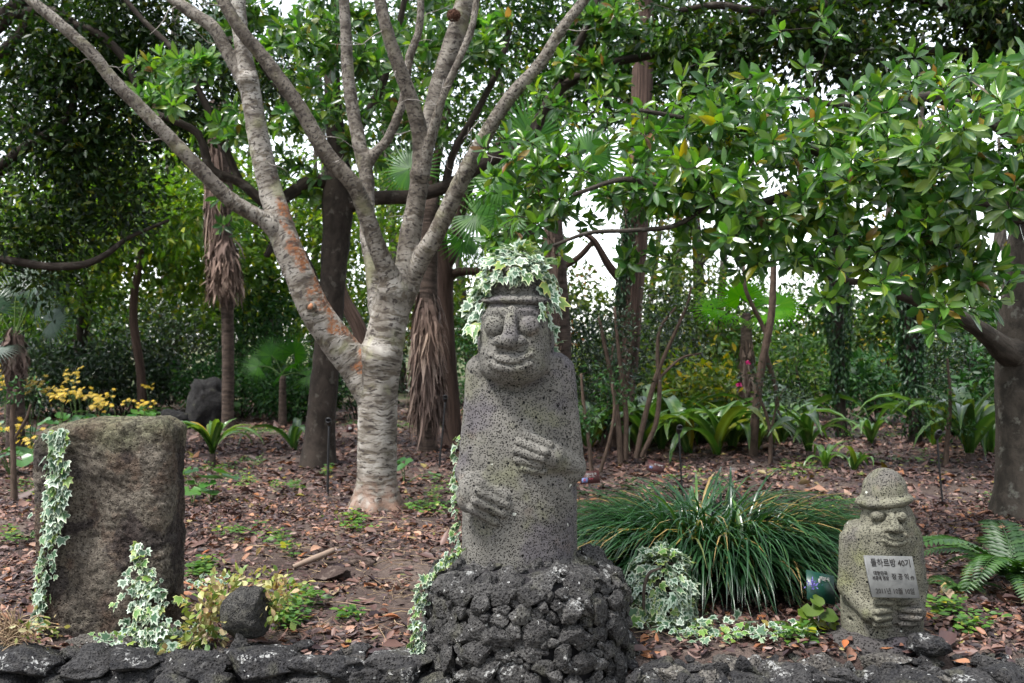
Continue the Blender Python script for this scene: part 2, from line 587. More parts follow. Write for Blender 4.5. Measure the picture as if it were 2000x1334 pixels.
leaf_mat('leaf_fallen', [(0, (0.09, 0.045, 0.035)), (0.3, (0.17, 0.085, 0.06)), (0.55, (0.33, 0.14, 0.07)), (0.75, (0.42, 0.24, 0.16)), (0.9, (0.46, 0.34, 0.27)), (1, (0.36, 0.12, 0.05))], 0.5, 0.1, (1.2, 1, 0.8), 0.35, vein=False)
leaf_mat('straw', [(0, (0.28, 0.19, 0.12)), (0.5, (0.42, 0.32, 0.2)), (1, (0.16, 0.09, 0.06))], 0.7, 0.0)
leaf_mat('frond_dead', [(0, (0.10, 0.07, 0.055)), (0.5, (0.19, 0.135, 0.11)), (0.85, (0.30, 0.22, 0.18)), (1, (0.40, 0.31, 0.25))], 0.8, 0.08, (1, 1, 1), 0.2)

def ivy_mat(key, white=0.75):
    t = NT(key)
    r = t.rnd()
    rim = t.attr('rim')
    nz = t.noise(t.obj(), 45, 3)
    lim = t.math('ADD', t.math('MULTIPLY', r, 0.45), t.math('MULTIPLY', nz, 0.5))
    f = t.step(t.math('SUBTRACT', t.math('ADD', rim, white - 0.75), lim), -0.04, 0.08)
    g = t.ramp(r, [(0, (0.018, 0.055, 0.022)), (0.35, (0.035, 0.085, 0.04)), (0.7, (0.065, 0.12, 0.07)), (0.9, (0.08, 0.17, 0.03)), (1, (0.13, 0.2, 0.035))])
    w = t.ramp(r, [(0, (0.24, 0.31, 0.24)), (0.5, (0.34, 0.39, 0.31)), (0.8, (0.38, 0.41, 0.28)), (0.93, (0.30, 0.35, 0.13)), (1, (0.32, 0.30, 0.08))])
    c = t.mix(t.math('MULTIPLY', f, 0.92), g, w)
    t.leafy(c, 0.42, 0.22, t.mix(1.0, c, (1.1, 1.2, 0.7), 'MULTIPLY'), None, 0.4)
    MAT[key] = t.m
ivy_mat('leaf_ivy', 0.60)
ivy_mat('leaf_ivy_pale', 0.72)

def ivy_dark():
    leaf_mat('leaf_ivy_dark', [(0, (0.014, 0.04, 0.018)), (0.6, (0.03, 0.075, 0.03)), (1, (0.06, 0.12, 0.04))], 0.4, 0.2, spec=0.35)
ivy_dark()

# --- stone
def mat_statue(key, tint=(0.16, 0.152, 0.14), pore=90.0, moss=0.5):
    t = NT(key)
    p = t.obj()
    d = t.n('VectorMath', {0: p, 1: t.n('TexNoise', {'Vector': p, 'Scale': 40.0, 'Detail': 2}).outputs['Color']}, operation='ADD')
    warp = t.n('VectorMath', {0: t.n('TexNoise', {'Vector': p, 'Scale': 55.0, 'Detail': 2}).outputs['Color']}, operation='SCALE')
    warp.inputs['Scale'].default_value = 0.006
    q = t.n('VectorMath', {0: p, 1: warp.outputs[0]}, operation='ADD').outputs[0]
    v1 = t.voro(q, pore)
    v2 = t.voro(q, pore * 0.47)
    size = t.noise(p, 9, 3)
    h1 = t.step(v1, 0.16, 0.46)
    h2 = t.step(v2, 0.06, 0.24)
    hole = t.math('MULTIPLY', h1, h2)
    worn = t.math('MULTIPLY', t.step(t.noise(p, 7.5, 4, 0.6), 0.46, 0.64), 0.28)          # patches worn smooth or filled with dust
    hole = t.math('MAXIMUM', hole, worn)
    fine = t.noise(p, 260, 4, 0.7)
    height = t.math('ADD', hole, t.math('MULTIPLY', fine, 0.55))
    big = t.noise(p, 4.4, 5, 0.65)
    c = t.mix(t.step(big, 0.35, 0.68), tint, tuple(x * 0.66 for x in tint))
    c = t.mix(t.math('MULTIPLY', t.step(t.noise(p, 5.0, 4), 0.5, 0.72), moss), c, (tint[0] * 1.0, tint[1] * 1.08, tint[2] * 0.62))
    c = t.mix(t.math('MULTIPLY', t.step(t.noise(p, 3.0, 4), 0.5, 0.62), 0.75), c, (tint[0] * 0.6, tint[1] * 0.57, tint[2] * 0.72))
    c = t.mix(t.math('MULTIPLY', t.step(t.noise(p, 6.6, 2), 0.64, 0.75), 0.3), c, (tint[0] * 1.2, tint[1] * 0.9, tint[2] * 0.8))
    c = t.mix(fine, t.mix(1.0, c, (0.6, 0.6, 0.6), 'MULTIPLY'), t.mix(1.0, c, (1.9, 1.9, 1.85), 'MULTIPLY'))
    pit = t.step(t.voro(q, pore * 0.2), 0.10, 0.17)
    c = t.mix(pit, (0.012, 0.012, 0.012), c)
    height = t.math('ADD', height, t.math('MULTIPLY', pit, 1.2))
    c = t.mix(t.math('SUBTRACT', 1.0, hole), c, t.mix(1.0, c, (0.2, 0.2, 0.205), 'MULTIPLY'))    # shade inside the vesicles put into the colour
    lich = t.step(t.noise(p, 17, 2, 0.4), 0.765, 0.79)
    c = t.mix(lich, c, (0.4, 0.41, 0.36))
    t.pbr(c, 0.9, t.bump(height, 1.0, 0.006), 0.15)
    MAT[key] = t.m
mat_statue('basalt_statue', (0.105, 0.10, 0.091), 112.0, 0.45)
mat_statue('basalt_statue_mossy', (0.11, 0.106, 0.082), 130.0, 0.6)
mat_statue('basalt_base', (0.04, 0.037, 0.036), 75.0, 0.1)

def mat_lava(key, a, b, white=0.0, por=38.0):
    t = NT(key)
    p = t.obj()
    r = t.t.nodes.new('ShaderNodeObjectInfo').outputs['Random']
    off = t.n('VectorMath', {0: p}, operation='ADD')
    comb = t.n('CombineXYZ', {0: t.math('MULTIPLY', r, 37.0), 1: t.math('MULTIPLY', r, 91.0), 2: t.math('MULTIPLY', r, 53.0)})
    t.t.links.new(comb.outputs[0], off.inputs[1])
    w = t.coord()
    q = off.outputs[0]
    n1 = t.noise(w, 22, 6, 0.7)
    n2 = t.noise(w, 75, 5, 0.75)
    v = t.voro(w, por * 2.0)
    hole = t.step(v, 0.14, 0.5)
    h = t.math('ADD', t.math('ADD', n1, t.math('MULTIPLY', n2, 0.5)), t.math('MULTIPLY', hole, 0.35))
    c = t.mix(t.step(n1, 0.35, 0.65), a, b)
    c = t.mix(t.math('MULTIPLY', t.step(r, 0.5, 1.0), 0.45), c, tuple(min(1, x * 1.9) for x in b))
    c = t.mix(t.math('MULTIPLY', t.step(t.noise(w, 6, 3), 0.55, 0.75), 0.5), c, (0.10, 0.098, 0.065))
    c = t.mix(t.step(n2, 0.35, 0.7), t.mix(1.0, c, (0.7, 0.7, 0.72), 'MULTIPLY'), t.mix(1.0, c, (1.8, 1.8, 1.75), 'MULTIPLY'))
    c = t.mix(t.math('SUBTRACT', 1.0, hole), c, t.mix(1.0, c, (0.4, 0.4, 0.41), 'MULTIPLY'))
    if white:
        l = t.math('MULTIPLY', t.step(t.noise(w, 7.5, 3, 0.6), 0.60 - white * 0.02, 0.68), t.step(t.noise(w, 60, 3, 0.7), 0.5, 0.56))
        l2 = t.step(t.noise(w, 38, 1, 0.4), 0.735, 0.755)
        c = t.mix(t.math('MAXIMUM', l, l2), c, (0.32, 0.32, 0.31))
    t.pbr(c, 0.9, t.bump(h, 1.0, 0.034), 0.2)
    MAT[key] = t.m
mat_lava('lava_stone', (0.026, 0.025, 0.025), (0.056, 0.054, 0.052), 1.0)
mat_lava('lava_wall', (0.015, 0.015, 0.017), (0.036, 0.0345, 0.034), 0.8)
mat_lava('lava_round', (0.03, 0.029, 0.028), (0.06, 0.057, 0.052), 0.0, 60)
mat_lava('lava_black', (0.008, 0.008, 0.009), (0.02, 0.019, 0.019), 0.0)
mat_lava('rubble', (0.04, 0.036, 0.033), (0.08, 0.074, 0.066), 0.5)

def mat_menhir():
    t = NT('menhir_stone')
    p = t.coord()
    n1 = t.noise(p, 3.2, 6, 0.62, 0.6)
    n2 = t.noise(p, 38, 6, 0.75)
    n3 = t.noise(p, 150, 4, 0.75)
    z = t.n('SeparateXYZ', {0: p}).outputs[2]
    c = t.ramp(n1, [(0.3, (0.075, 0.064, 0.053)), (0.46, (0.125, 0.107, 0.086)), (0.58, (0.175, 0.153, 0.125)), (0.75, (0.105, 0.088, 0.066))])
    rust = t.step(t.noise(p, 4.6, 5, 0.65), 0.48, 0.6)
    c = t.mix(t.math('MULTIPLY', rust, 0.45), c, (0.10, 0.052, 0.032))
    dark = t.math('MULTIPLY', t.step(t.noise(p, 3.3, 5, 0.62, 0.8), 0.5, 0.6), 0.75)
    c = t.mix(dark, c, (0.03, 0.024, 0.026))
    moss = t.math('MULTIPLY', t.step(t.math('ADD', z, t.math('MULTIPLY', t.noise(p, 7, 4), 0.5)), 1.12, 1.42), 0.9)
    c = t.mix(moss, c, (0.165, 0.165, 0.10))
    pits = t.step(t.voro(p, 62), 0.10, 0.34)
    c = t.mix(pits, t.mix(1.0, c, (0.35, 0.34, 0.34), 'MULTIPLY'), c)
    c = t.mix(t.math('MULTIPLY', t.step(n3, 0.50, 0.68), 0.6), c, t.mix(1.0, c, (2.2, 2.2, 2.1), 'MULTIPLY'))
    c = t.mix(t.math('MULTIPLY', t.step(n2, 0.56, 0.42), 0.8), c, t.mix(1.0, c, (0.3, 0.28, 0.28), 'MULTIPLY'))
    h = t.math('ADD', t.math('ADD', t.math('MULTIPLY', n2, 1.0), t.math('MULTIPLY', n3, 0.6)), t.math('MULTIPLY', pits, 0.5))
    t.pbr(c, 0.92, t.bump(h, 1.0, 0.028), 0.15)
    MAT['menhir_stone'] = t.m
mat_menhir()

def mat_marble():
    t = NT('plaque_marble')
    p = t.obj()
    n = t.noise(p, 14, 5, 0.6, 1.0)
    c = t.ramp(n, [(0.3, (0.075, 0.077, 0.075)), (0.6, (0.115, 0.117, 0.113)), (0.8, (0.09, 0.09, 0.078))])
    t.pbr(c, 0.6, t.bump(t.noise(p, 120, 4), 0.2, 0.002), 0.25)
    MAT['plaque_marble'] = t.m
mat_marble()

# --- bark
def mat_white_bark():
    t = NT('bark_pale')
    al, ca, sa = t.attr('along'), t.attr('ca'), t.attr('sa')
    p = t.coord()
    w = t.math('ADD', al, t.math('MULTIPLY', t.noise(p, 5, 2), 0.10))
    v = t.n('CombineXYZ', {0: t.math('MULTIPLY', w, 26.0), 1: t.math('MULTIPLY', ca, 0.8), 2: t.math('MULTIPLY', sa, 0.8)}).outputs[0]
    band = t.noise(v, 1.0, 5, 0.62)
    v2 = t.n('CombineXYZ', {0: t.math('MULTIPLY', w, 58.0), 1: t.math('MULTIPLY', ca, 2.2), 2: t.math('MULTIPLY', sa, 2.2)}).outputs[0]
    len_ = t.noise(v2, 1.0, 3, 0.5)
    c = t.ramp(t.noise(p, 6, 4), [(0.3, (0.085, 0.071, 0.056)), (0.5, (0.185, 0.168, 0.144)), (0.7, (0.30, 0.282, 0.25))])
    c = t.mix(t.step(band, 0.47, 0.60), c, t.mix(1.0, c, (0.42, 0.38, 0.33), 'MULTIPLY'))
    c = t.mix(t.math('MULTIPLY', t.step(len_, 0.55, 0.61), 0.92), c, (0.035, 0.027, 0.023))
    c = t.mix(t.math('MULTIPLY', t.step(t.noise(p, 3.1, 4), 0.55, 0.7), 0.5), c, (0.26, 0.26, 0.14))
    grey = t.attr('grey')
    c = t.mix(t.math('MULTIPLY', grey, 0.75), c, t.mix(1.0, c, (0.34, 0.30, 0.26), 'MULTIPLY'))
    st = t.attr('stain')
    o = t.step(t.math('ADD', t.math('MULTIPLY', st, 0.42), t.noise(p, 7.5, 4, 0.6)), 0.86, 1.0)
    c = t.mix(t.math('MULTIPLY', o, t.step(t.noise(p, 34, 4, 0.7), 0.34, 0.56)), c, t.ramp(band, [(0.35, (0.20, 0.078, 0.026)), (0.5, (0.16, 0.06, 0.022)), (0.62, (0.05, 0.026, 0.018))]))
    foot = t.attr('foot')
    c = t.mix(t.math('MULTIPLY', foot, t.step(t.noise(p, 14, 4), 0.35, 0.6)), c, (0.17, 0.10, 0.07))
    h = t.math('ADD', t.math('MULTIPLY', band, -0.7), t.math('MULTIPLY', t.step(len_, 0.60, 0.66), 0.5))
    h = t.math('ADD', h, t.math('MULTIPLY', t.noise(p, 40, 4, 0.7), 0.5))
    t.pbr(c, 0.75, t.bump(h, 0.9, 0.012), 0.25)
    MAT['bark_pale'] = t.m
mat_white_bark()

def mat_bark(key, a, b, vs=3.0, hs=34.0, spots=None, bd=0.012):
    """vs scale along the stem, hs around it"""
    t = NT(key)
    al, ca, sa = t.attr('along'), t.attr('ca'), t.attr('sa')
    p = t.coord()
    v = t.n('CombineXYZ', {0: t.math('MULTIPLY', al, vs), 1: t.math('MULTIPLY', ca, hs / 8), 2: t.math('MULTIPLY', sa, hs / 8)}).outputs[0]
    n1 = t.noise(v, 1.0, 6, 0.65, 0.3)
    n2 = t.noise(p, 30, 5, 0.7)
    c = t.mix(t.step(n1, 0.35, 0.65), a, b)
    c = t.mix(t.math('MULTIPLY', n2, 0.5), c, t.mix(1.0, c, (0.5, 0.5, 0.5), 'MULTIPLY'))
    if spots:
        c = t.mix(t.math('MULTIPLY', t.step(t.noise(p, 9, 4, 0.6), 0.56, 0.68), 0.7), c, spots)
    t.pbr(c, 0.9, t.bump(t.math('ADD', n1, t.math('MULTIPLY', n2, 0.35)), 1.0, bd), 0.15)
    MAT[key] = t.m
mat_bark('bark_dark', (0.018, 0.014, 0.011), (0.04, 0.031, 0.025), 5, 10, (0.075, 0.068, 0.056))
mat_bark('bark_branch', (0.016, 0.012, 0.01), (0.036, 0.028, 0.022), 8, 10, None, 0.006)
mat_bark('bark_twig', (0.03, 0.024, 0.02), (0.07, 0.055, 0.043), 20, 10, None, 0.003)
mat_bark('bark_cedar', (0.03, 0.019, 0.015), (0.11, 0.072, 0.057), 1.6, 44, None, 0.02)
mat_bark('bark_red', (0.032, 0.02, 0.016), (0.07, 0.045, 0.035), 2.0, 30, None, 0.014)
mat_bark('bark_grey', (0.022, 0.019, 0.015), (0.055, 0.046, 0.037), 6, 12, (0.12, 0.118, 0.10))
mat_bark('bark_pale_twig', (0.16, 0.14, 0.12), (0.26, 0.24, 0.22), 30, 8, None, 0.003)
mat_bark('bark_palm', (0.03, 0.022, 0.018), (0.08, 0.058, 0.047), 26, 6, None, 0.02)
mat_bark('stem_green', (0.05, 0.09, 0.03), (0.08, 0.12, 0.04), 8, 6, None, 0.002)
mat_bark('stem_sapling', (0.05, 0.035, 0.026), (0.10, 0.07, 0.053), 12, 8, None, 0.004)

def mat_soil():
    t = NT('soil')
    p = t.coord()
    n1 = t.noise(p, 1.1, 5, 0.6)
    n2 = t.noise(p, 16, 6, 0.7)
    n3 = t.noise(p, 70, 4, 0.7)
    c = t.mix(t.step(n1, 0.4, 0.65), (0.045, 0.031, 0.027), (0.10, 0.076, 0.064))
    c = t.mix(t.step(n2, 0.5, 0.7), c, (0.135, 0.104, 0.086))
    c = t.mix(t.math('MULTIPLY', t.step(n3, 0.5, 0.72), 0.7), c, (0.03, 0.021, 0.02))
    y = t.n('SeparateXYZ', {0: p}).outputs[1]
    far = t.step(y, 19.0, 30.0)
    c = t.mix(far, c, t.mix(t.step(t.noise(p, 0.8, 4), 0.4, 0.6), (0.05, 0.08, 0.025), (0.09, 0.075, 0.05)))
    t.pbr(c, 0.95, t.bump(t.math('ADD', n2, t.math('MULTIPLY', n3, 0.6)), 1.0, 0.03), 0.12)
    MAT['soil'] = t.m
mat_soil()

def mat_plain(key, col, rough=0.6, spec=0.3, var=0.25, scale=30):
    t = NT(key)
    p = t.obj()
    n = t.noise(p, scale, 4, 0.65)
    c = t.mix(t.math('MULTIPLY', n, var * 2), col, tuple(x * 0.6 for x in col))
    t.pbr(c, t.math('ADD', rough - 0.1, t.math('MULTIPLY', n, 0.2)), t.bump(n, 0.15, 0.002), spec)
    MAT[key] = t.m
mat_plain('ink_dark', (0.016, 0.014, 0.013), 0.6)
mat_plain('cable_black', (0.012, 0.012, 0.013), 0.5)
mat_plain('sign_brown', (0.05, 0.016, 0.015), 0.45)
mat_plain('sign_green', (0.004, 0.03, 0.02), 0.4)
mat_plain('sign_white', (0.3, 0.29, 0.28), 0.5)
mat_plain('sign_red', (0.5, 0.03, 0.07), 0.5)
mat_plain('sign_blue', (0.12, 0.16, 0.3), 0.5)
mat_plain('metal_grey', (0.2, 0.2, 0.2), 0.45)
mat_plain('cut_wood', (0.34, 0.16, 0.085), 0.8, 0.2, 0.4, 60)
mat_plain('dry_stick', (0.2, 0.145, 0.11), 0.8, 0.2, 0.35, 20)
mat_plain('nest_fibre', (0.09, 0.045, 0.03), 0.9, 0.1, 0.5, 60)
mat_plain('path_gravel', (0.2, 0.18, 0.16), 0.9, 0.2, 0.4, 14)
mat_plain('core_dark', (0.018, 0.017, 0.018), 0.95, 0.1)
mat_plain('paint_white', (0.7, 0.7, 0.68), 0.6)
mat_plain('flower_centre', (0.35, 0.2, 0.02), 0.8)
# ------------------------------------------------------------------ ground
def ground_z(x, y):
    x = np.asarray(x, float); y = np.asarray(y, float)
    q = np.stack([x * 0.55, y * 0.55, np.zeros_like(x + y)], -1)
    z = 0.05 * gnoise(q) + 0.018 * gnoise(q * 4.1 + 5) + 0.008 * gnoise(q * 13 + 9)
    z = z * np.clip((y - 4.4) / 1.5, 0.15, 1)
    z = z + 0.045 * np.exp(-((x + 1.16) ** 2 + (y - 8.3) ** 2) / 0.5)          # swelling round the pale tree's foot
    z = z + 0.05 * np.exp(-((x + 0.9) ** 2 + (y - 6.6) ** 2) / 0.6)
    z = z - np.maximum(0, 4.60 - y) * 1.5                                     # earth slips down behind the wall stones
    return z

def make_ground():
    xs = np.concatenate([-np.geomspace(900, 9, 26), np.linspace(-8.6, 8.6, 150), np.geomspace(9, 900, 26)])
    ys = np.concatenate([np.linspace(4.44, 14, 134), np.geomspace(14.2, 1500, 60)])
    X, Y = np.meshgrid(xs, ys, indexing='ij')
    Z = ground_z(X, Y)
    V = np.stack([X, Y, Z], -1).reshape(-1, 3)
    nx, ny = X.shape
    i = np.arange(nx - 1)[:, None] * ny
    j = np.arange(ny - 1)[None]
    Q = np.stack([i + j, i + ny + j, i + ny + j + 1, i + j + 1], -1).reshape(-1, 4)
    g = part('ground', V, [Q], MAT['soil'])
    g['kind'] = 'structure'
    g['label'] = 'brown woodland floor under fallen leaves'
    xs = np.linspace(-60, 60, 30); ys = np.linspace(-60, 4.9, 20)
    X, Y = np.meshgrid(xs, ys, indexing='ij')
    V = np.stack([X, Y, np.full_like(X, -0.45)], -1).reshape(-1, 3)
    nx, ny = X.shape
    i = np.arange(nx - 1)[:, None] * ny
    j = np.arange(ny - 1)[None]
    Q = np.stack([i + j, i + ny + j, i + ny + j + 1, i + j + 1], -1).reshape(-1, 4)
    p = part('path', V, [Q], MAT['path_gravel'])
    p['kind'] = 'structure'
    p['label'] = 'gravel path in front of the lava stone wall'
    return g
ground = make_ground()
# ------------------------------------------------------------------ carved statues
STY = 4.75
STZ = 0.45
def L(px, py, d=STY - 0.2):
    p = P(px, py, d)
    return p[0], p[2] - STZ

def big_statue():
    root = thing('stone_statue', 'tall pitted basalt guardian statue standing on the lava stone plinth', 'statue', (0.042, STY, STZ))
    cx = 0.042
    f = Field((-0.36, -0.36, -0.08), (0.36, 0.30, 1.42), 0.0072)
    zz = np.array([-0.06, 0.0, 0.2, 0.4, 0.6, 0.8, 0.9, 1.0])
    aa = np.array([0.276, 0.274, 0.272, 0.27, 0.266, 0.26, 0.255, 0.248])
    bb = np.array([0.235, 0.235, 0.232, 0.224, 0.206, 0.172, 0.15, 0.13])
    def body(X, Y, Z):
        a = np.interp(Z, zz, aa); b = np.interp(Z, zz, bb)
        b = b + 0.014 * np.exp(-((Z - 0.36) / 0.22) ** 2) * (Y < 0)
        p = 2.5
        q = (np.abs((X + 0.006) / a) ** p + np.abs(Y / b) ** p) ** (1 / p)
        d = (q - 1) * np.minimum(a, b)
        top = Z - (0.95 - 1.1 * np.maximum(0, np.abs(X) - 0.17) ** 1.5 - 0.15 * Y ** 2)
        k = 0.05
        h = np.clip(0.5 - 0.5 * (top - d) / k, 0, 1)
        return top * (1 - h) + d * h + k * h * (1 - h)
    f.add(body, (-0.36, -0.36, -0.08), (0.36, 0.3, 1.0))
    def W(px, py, dy=0.0, d=STY - 0.2):
        x, z = L(px, py, d)
        x -= cx
        return np.array([x, f.front(x, z) + dy, z])
    # upper arms along the sides, cut by a groove from the chest
    f.capsule((-0.207, -0.075, 0.865), (-0.238, -0.10, 0.40), 0.046, 0.060, 0.012)
    f.capsule((0.205, -0.065, 0.87), (0.238, -0.09, 0.42), 0.046, 0.060, 0.018)
    f.capsule((-0.148, -0.175, 0.86), (-0.188, -0.215, 0.42), 0.014, 0.011, 0.02, sub=True)
    # statue's left arm, laid across the belly, seen on the viewer's right
    el = np.array([0.236, -0.10, 0.405])
    wr = W(1078, 892, -0.004)
    f.capsule(el, wr, 0.066, 0.060, 0.02)
    f.capsule(wr + (0.0, 0.012, 0.004), W(1048, 886, 0.012), 0.060, 0.052, 0.015)
    for a, b, r in (((1074, 868), (1030, 850), 0.0175), ((1062, 880), (1016, 862), 0.019), ((1056, 893), (1009, 879), 0.019),
                    ((1054, 906), (1011, 897), 0.018), ((1060, 919), (1022, 912), 0.0165)):
        f.capsule(W(*a, -0.009), W(*b, -0.004), r * 1.16, r * 1.08, 0.004)
    for a, b in (((1066, 875), (1022, 856)), ((1058, 887), (1010, 870.5)), ((1055, 899.5), (1008, 888)), ((1057, 912.5), (1014, 905))):
        f.capsule(W(*a, 0.0), W(*b, 0.0), 0.0038, 0.0036, 0.004, sub=True)
    f.capsule(W(1052, 931, -0.012), W(1135, 931, -0.02), 0.012, 0.012, 0.02, sub=True)
    # statue's right arm, hanging with the hand low, seen on the viewer's left
    e2 = np.array([-0.25, -0.10, 0.39])
    w2 = W(922, 952, 0.008)
    f.capsule(e2, w2, 0.058, 0.055, 0.02)
    f.ell(W(922, 962, 0.004), (0.068, 0.05, 0.095), 0.02, roll=R(-20))
    f.capsule(w2, W(944, 972, 0.012), 0.056, 0.054, 0.02)
    for a, b, r in (((938, 940), (988, 966), 0.020), ((934, 956), (989, 983), 0.0215), ((930, 973), (983, 1000), 0.0215), ((922, 989), (968, 1016), 0.020)):
        f.capsule(W(*a, -0.007), W(*b, -0.003), r * 1.16, r * 1.08, 0.004)
    for a, b in (((938, 949), (986, 974.5)), ((934, 965), (984, 991.5)), ((927, 981.5), (973, 1008))):
        f.capsule(W(*a, 0.0), W(*b, 0.0), 0.0038, 0.0036, 0.004, sub=True)
    # head
    hc = np.array([P(1007, 664, STY)[0] - cx, -0.108, P(0, 664, STY)[2] - STZ])
    f.ell(hc, (0.162, 0.165, 0.215), 0.007, yaw=R(-9), p=2.6)
    f.ell(hc + (-0.006, -0.03, -0.095), (0.156, 0.155, 0.118), 0.02, yaw=R(-9), p=2.4)     # full jaw
    ff = f.a.copy()
    def H(px, py, dy=0.0):                       # points on the smooth head before any carving
        keep = f.a; f.a = ff
        r = W(px, py, dy, STY - 0.24)
        f.a = keep
        return r
    # chin undercut
    for a, b in (((944, 738), (970, 754)), ((970, 754), (1005, 760)), ((1005, 760), (1040, 753)), ((1040, 753), (1068, 735))):
        f.capsule(H(*a, -0.004), H(*b, -0.004), 0.022, 0.022, 0.02, sub=True)
    # eye hollows, then the round eyes
    for ex, ey in ((967, 637), (1033, 637)):
        f.ell(H(ex, ey, -0.010), (0.064, 0.034, 0.060), 0.008, sub=True)
    f.capsule(H(1000, 606, 0.0), H(998, 645, -0.004), 0.022, 0.026, 0.010)
    f.ell(H(966, 637, 0.013), (0.048, 0.031, 0.046), 0.002)
    f.ell(H(1033, 637, 0.013), (0.050, 0.031, 0.046), 0.002)
    # brow
    for a, b in (((944, 620), (966, 609)), ((966, 609), (998, 607)), ((998, 607), (1034, 608)), ((1034, 608), (1060, 619))):
        f.capsule(H(*a, 0.004), H(*b, 0.004), 0.014, 0.014, 0.010)
    # nose
    n0, n1 = H(999, 616, -0.002), H(995, 664, -0.018)
    f.capsule(n0, n1, 0.022, 0.040, 0.010)
    f.ell(n1 + (-0.045, 0.018, -0.006), (0.031, 0.032, 0.028), 0.008)
    f.ell(n1 + (0.047, 0.018, -0.006), (0.031, 0.032, 0.028), 0.008)
    f.capsule(H(966, 689, -0.004), H(1024, 689, -0.004), 0.012, 0.012, 0.012, sub=True)
    # folds from nose to mouth
    for s_ in (-1, 1):
        f.capsule(H(995 + s_ * 32, 676, -0.006), H(995 + s_ * 44, 706, -0.004), 0.008, 0.006, 0.014, sub=True)
    # mouth: swelling, two lips, a smiling slit
    f.ell(H(997, 711, 0.016), (0.085, 0.036, 0.045), 0.02)
    pts = [(957, 700), (974, 709), (996, 713), (1018, 710), (1036, 700)]
    for (a, b) in zip(pts[:-1], pts[1:]):
        f.capsule(H(a[0], a[1] + 9, -0.004), H(b[0], b[1] + 9, -0.004), 0.0125, 0.0125, 0.010)
        f.capsule(H(a[0], a[1] - 8, -0.003), H(b[0], b[1] - 8, -0.003), 0.011, 0.011, 0.012)
    for (a, b) in zip(pts[:-1], pts[1:]):
        f.capsule(H(*a, -0.016), H(*b, -0.016), 0.0075, 0.0075, 0.005, sub=True)
    # ears
    f.ell(hc + (0.155, 0.03, -0.01), (0.028, 0.045, 0.088), 0.012)
    f.ell(hc + (-0.152, 0.06, -0.01), (0.028, 0.045, 0.088), 0.012)
    f.capsule(hc + (0.150, -0.018, 0.05), hc + (0.143, -0.022, -0.07), 0.010, 0.010, 0.012, sub=True)
    V, Q = f.mesh()
    N = vnormals(V, Q)
    V = V + N * (0.004 * fbm(V * 14, 3) + 0.0022 * fbm(V * 60, 2))[:, None]
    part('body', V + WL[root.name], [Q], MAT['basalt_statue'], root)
    # hat: a round crown on a worn brim
    g = Field((-0.26, -0.32, 1.08), (0.26, 0.22, 1.42), 0.007)
    c2 = np.array([hc[0] + 0.004, -0.075, 1.188])
    g.ell(c2 + (0, 0.0, 0.0), (0.184, 0.19, 0.036), 0.0, p=2.0)
    g.ell(c2 + (0, 0.01, 0.05), (0.128, 0.132, 0.135), 0.035)
    V, Q = g.mesh()
    N = vnormals(V, Q)
    V = V + N * (0.016 * fbm(V * 9, 3) + 0.004 * fbm(V * 40, 2))[:, None]
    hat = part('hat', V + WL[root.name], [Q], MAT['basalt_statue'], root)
    # white paint chip on the elbow
    return root, hc

statue, HC = big_statue()

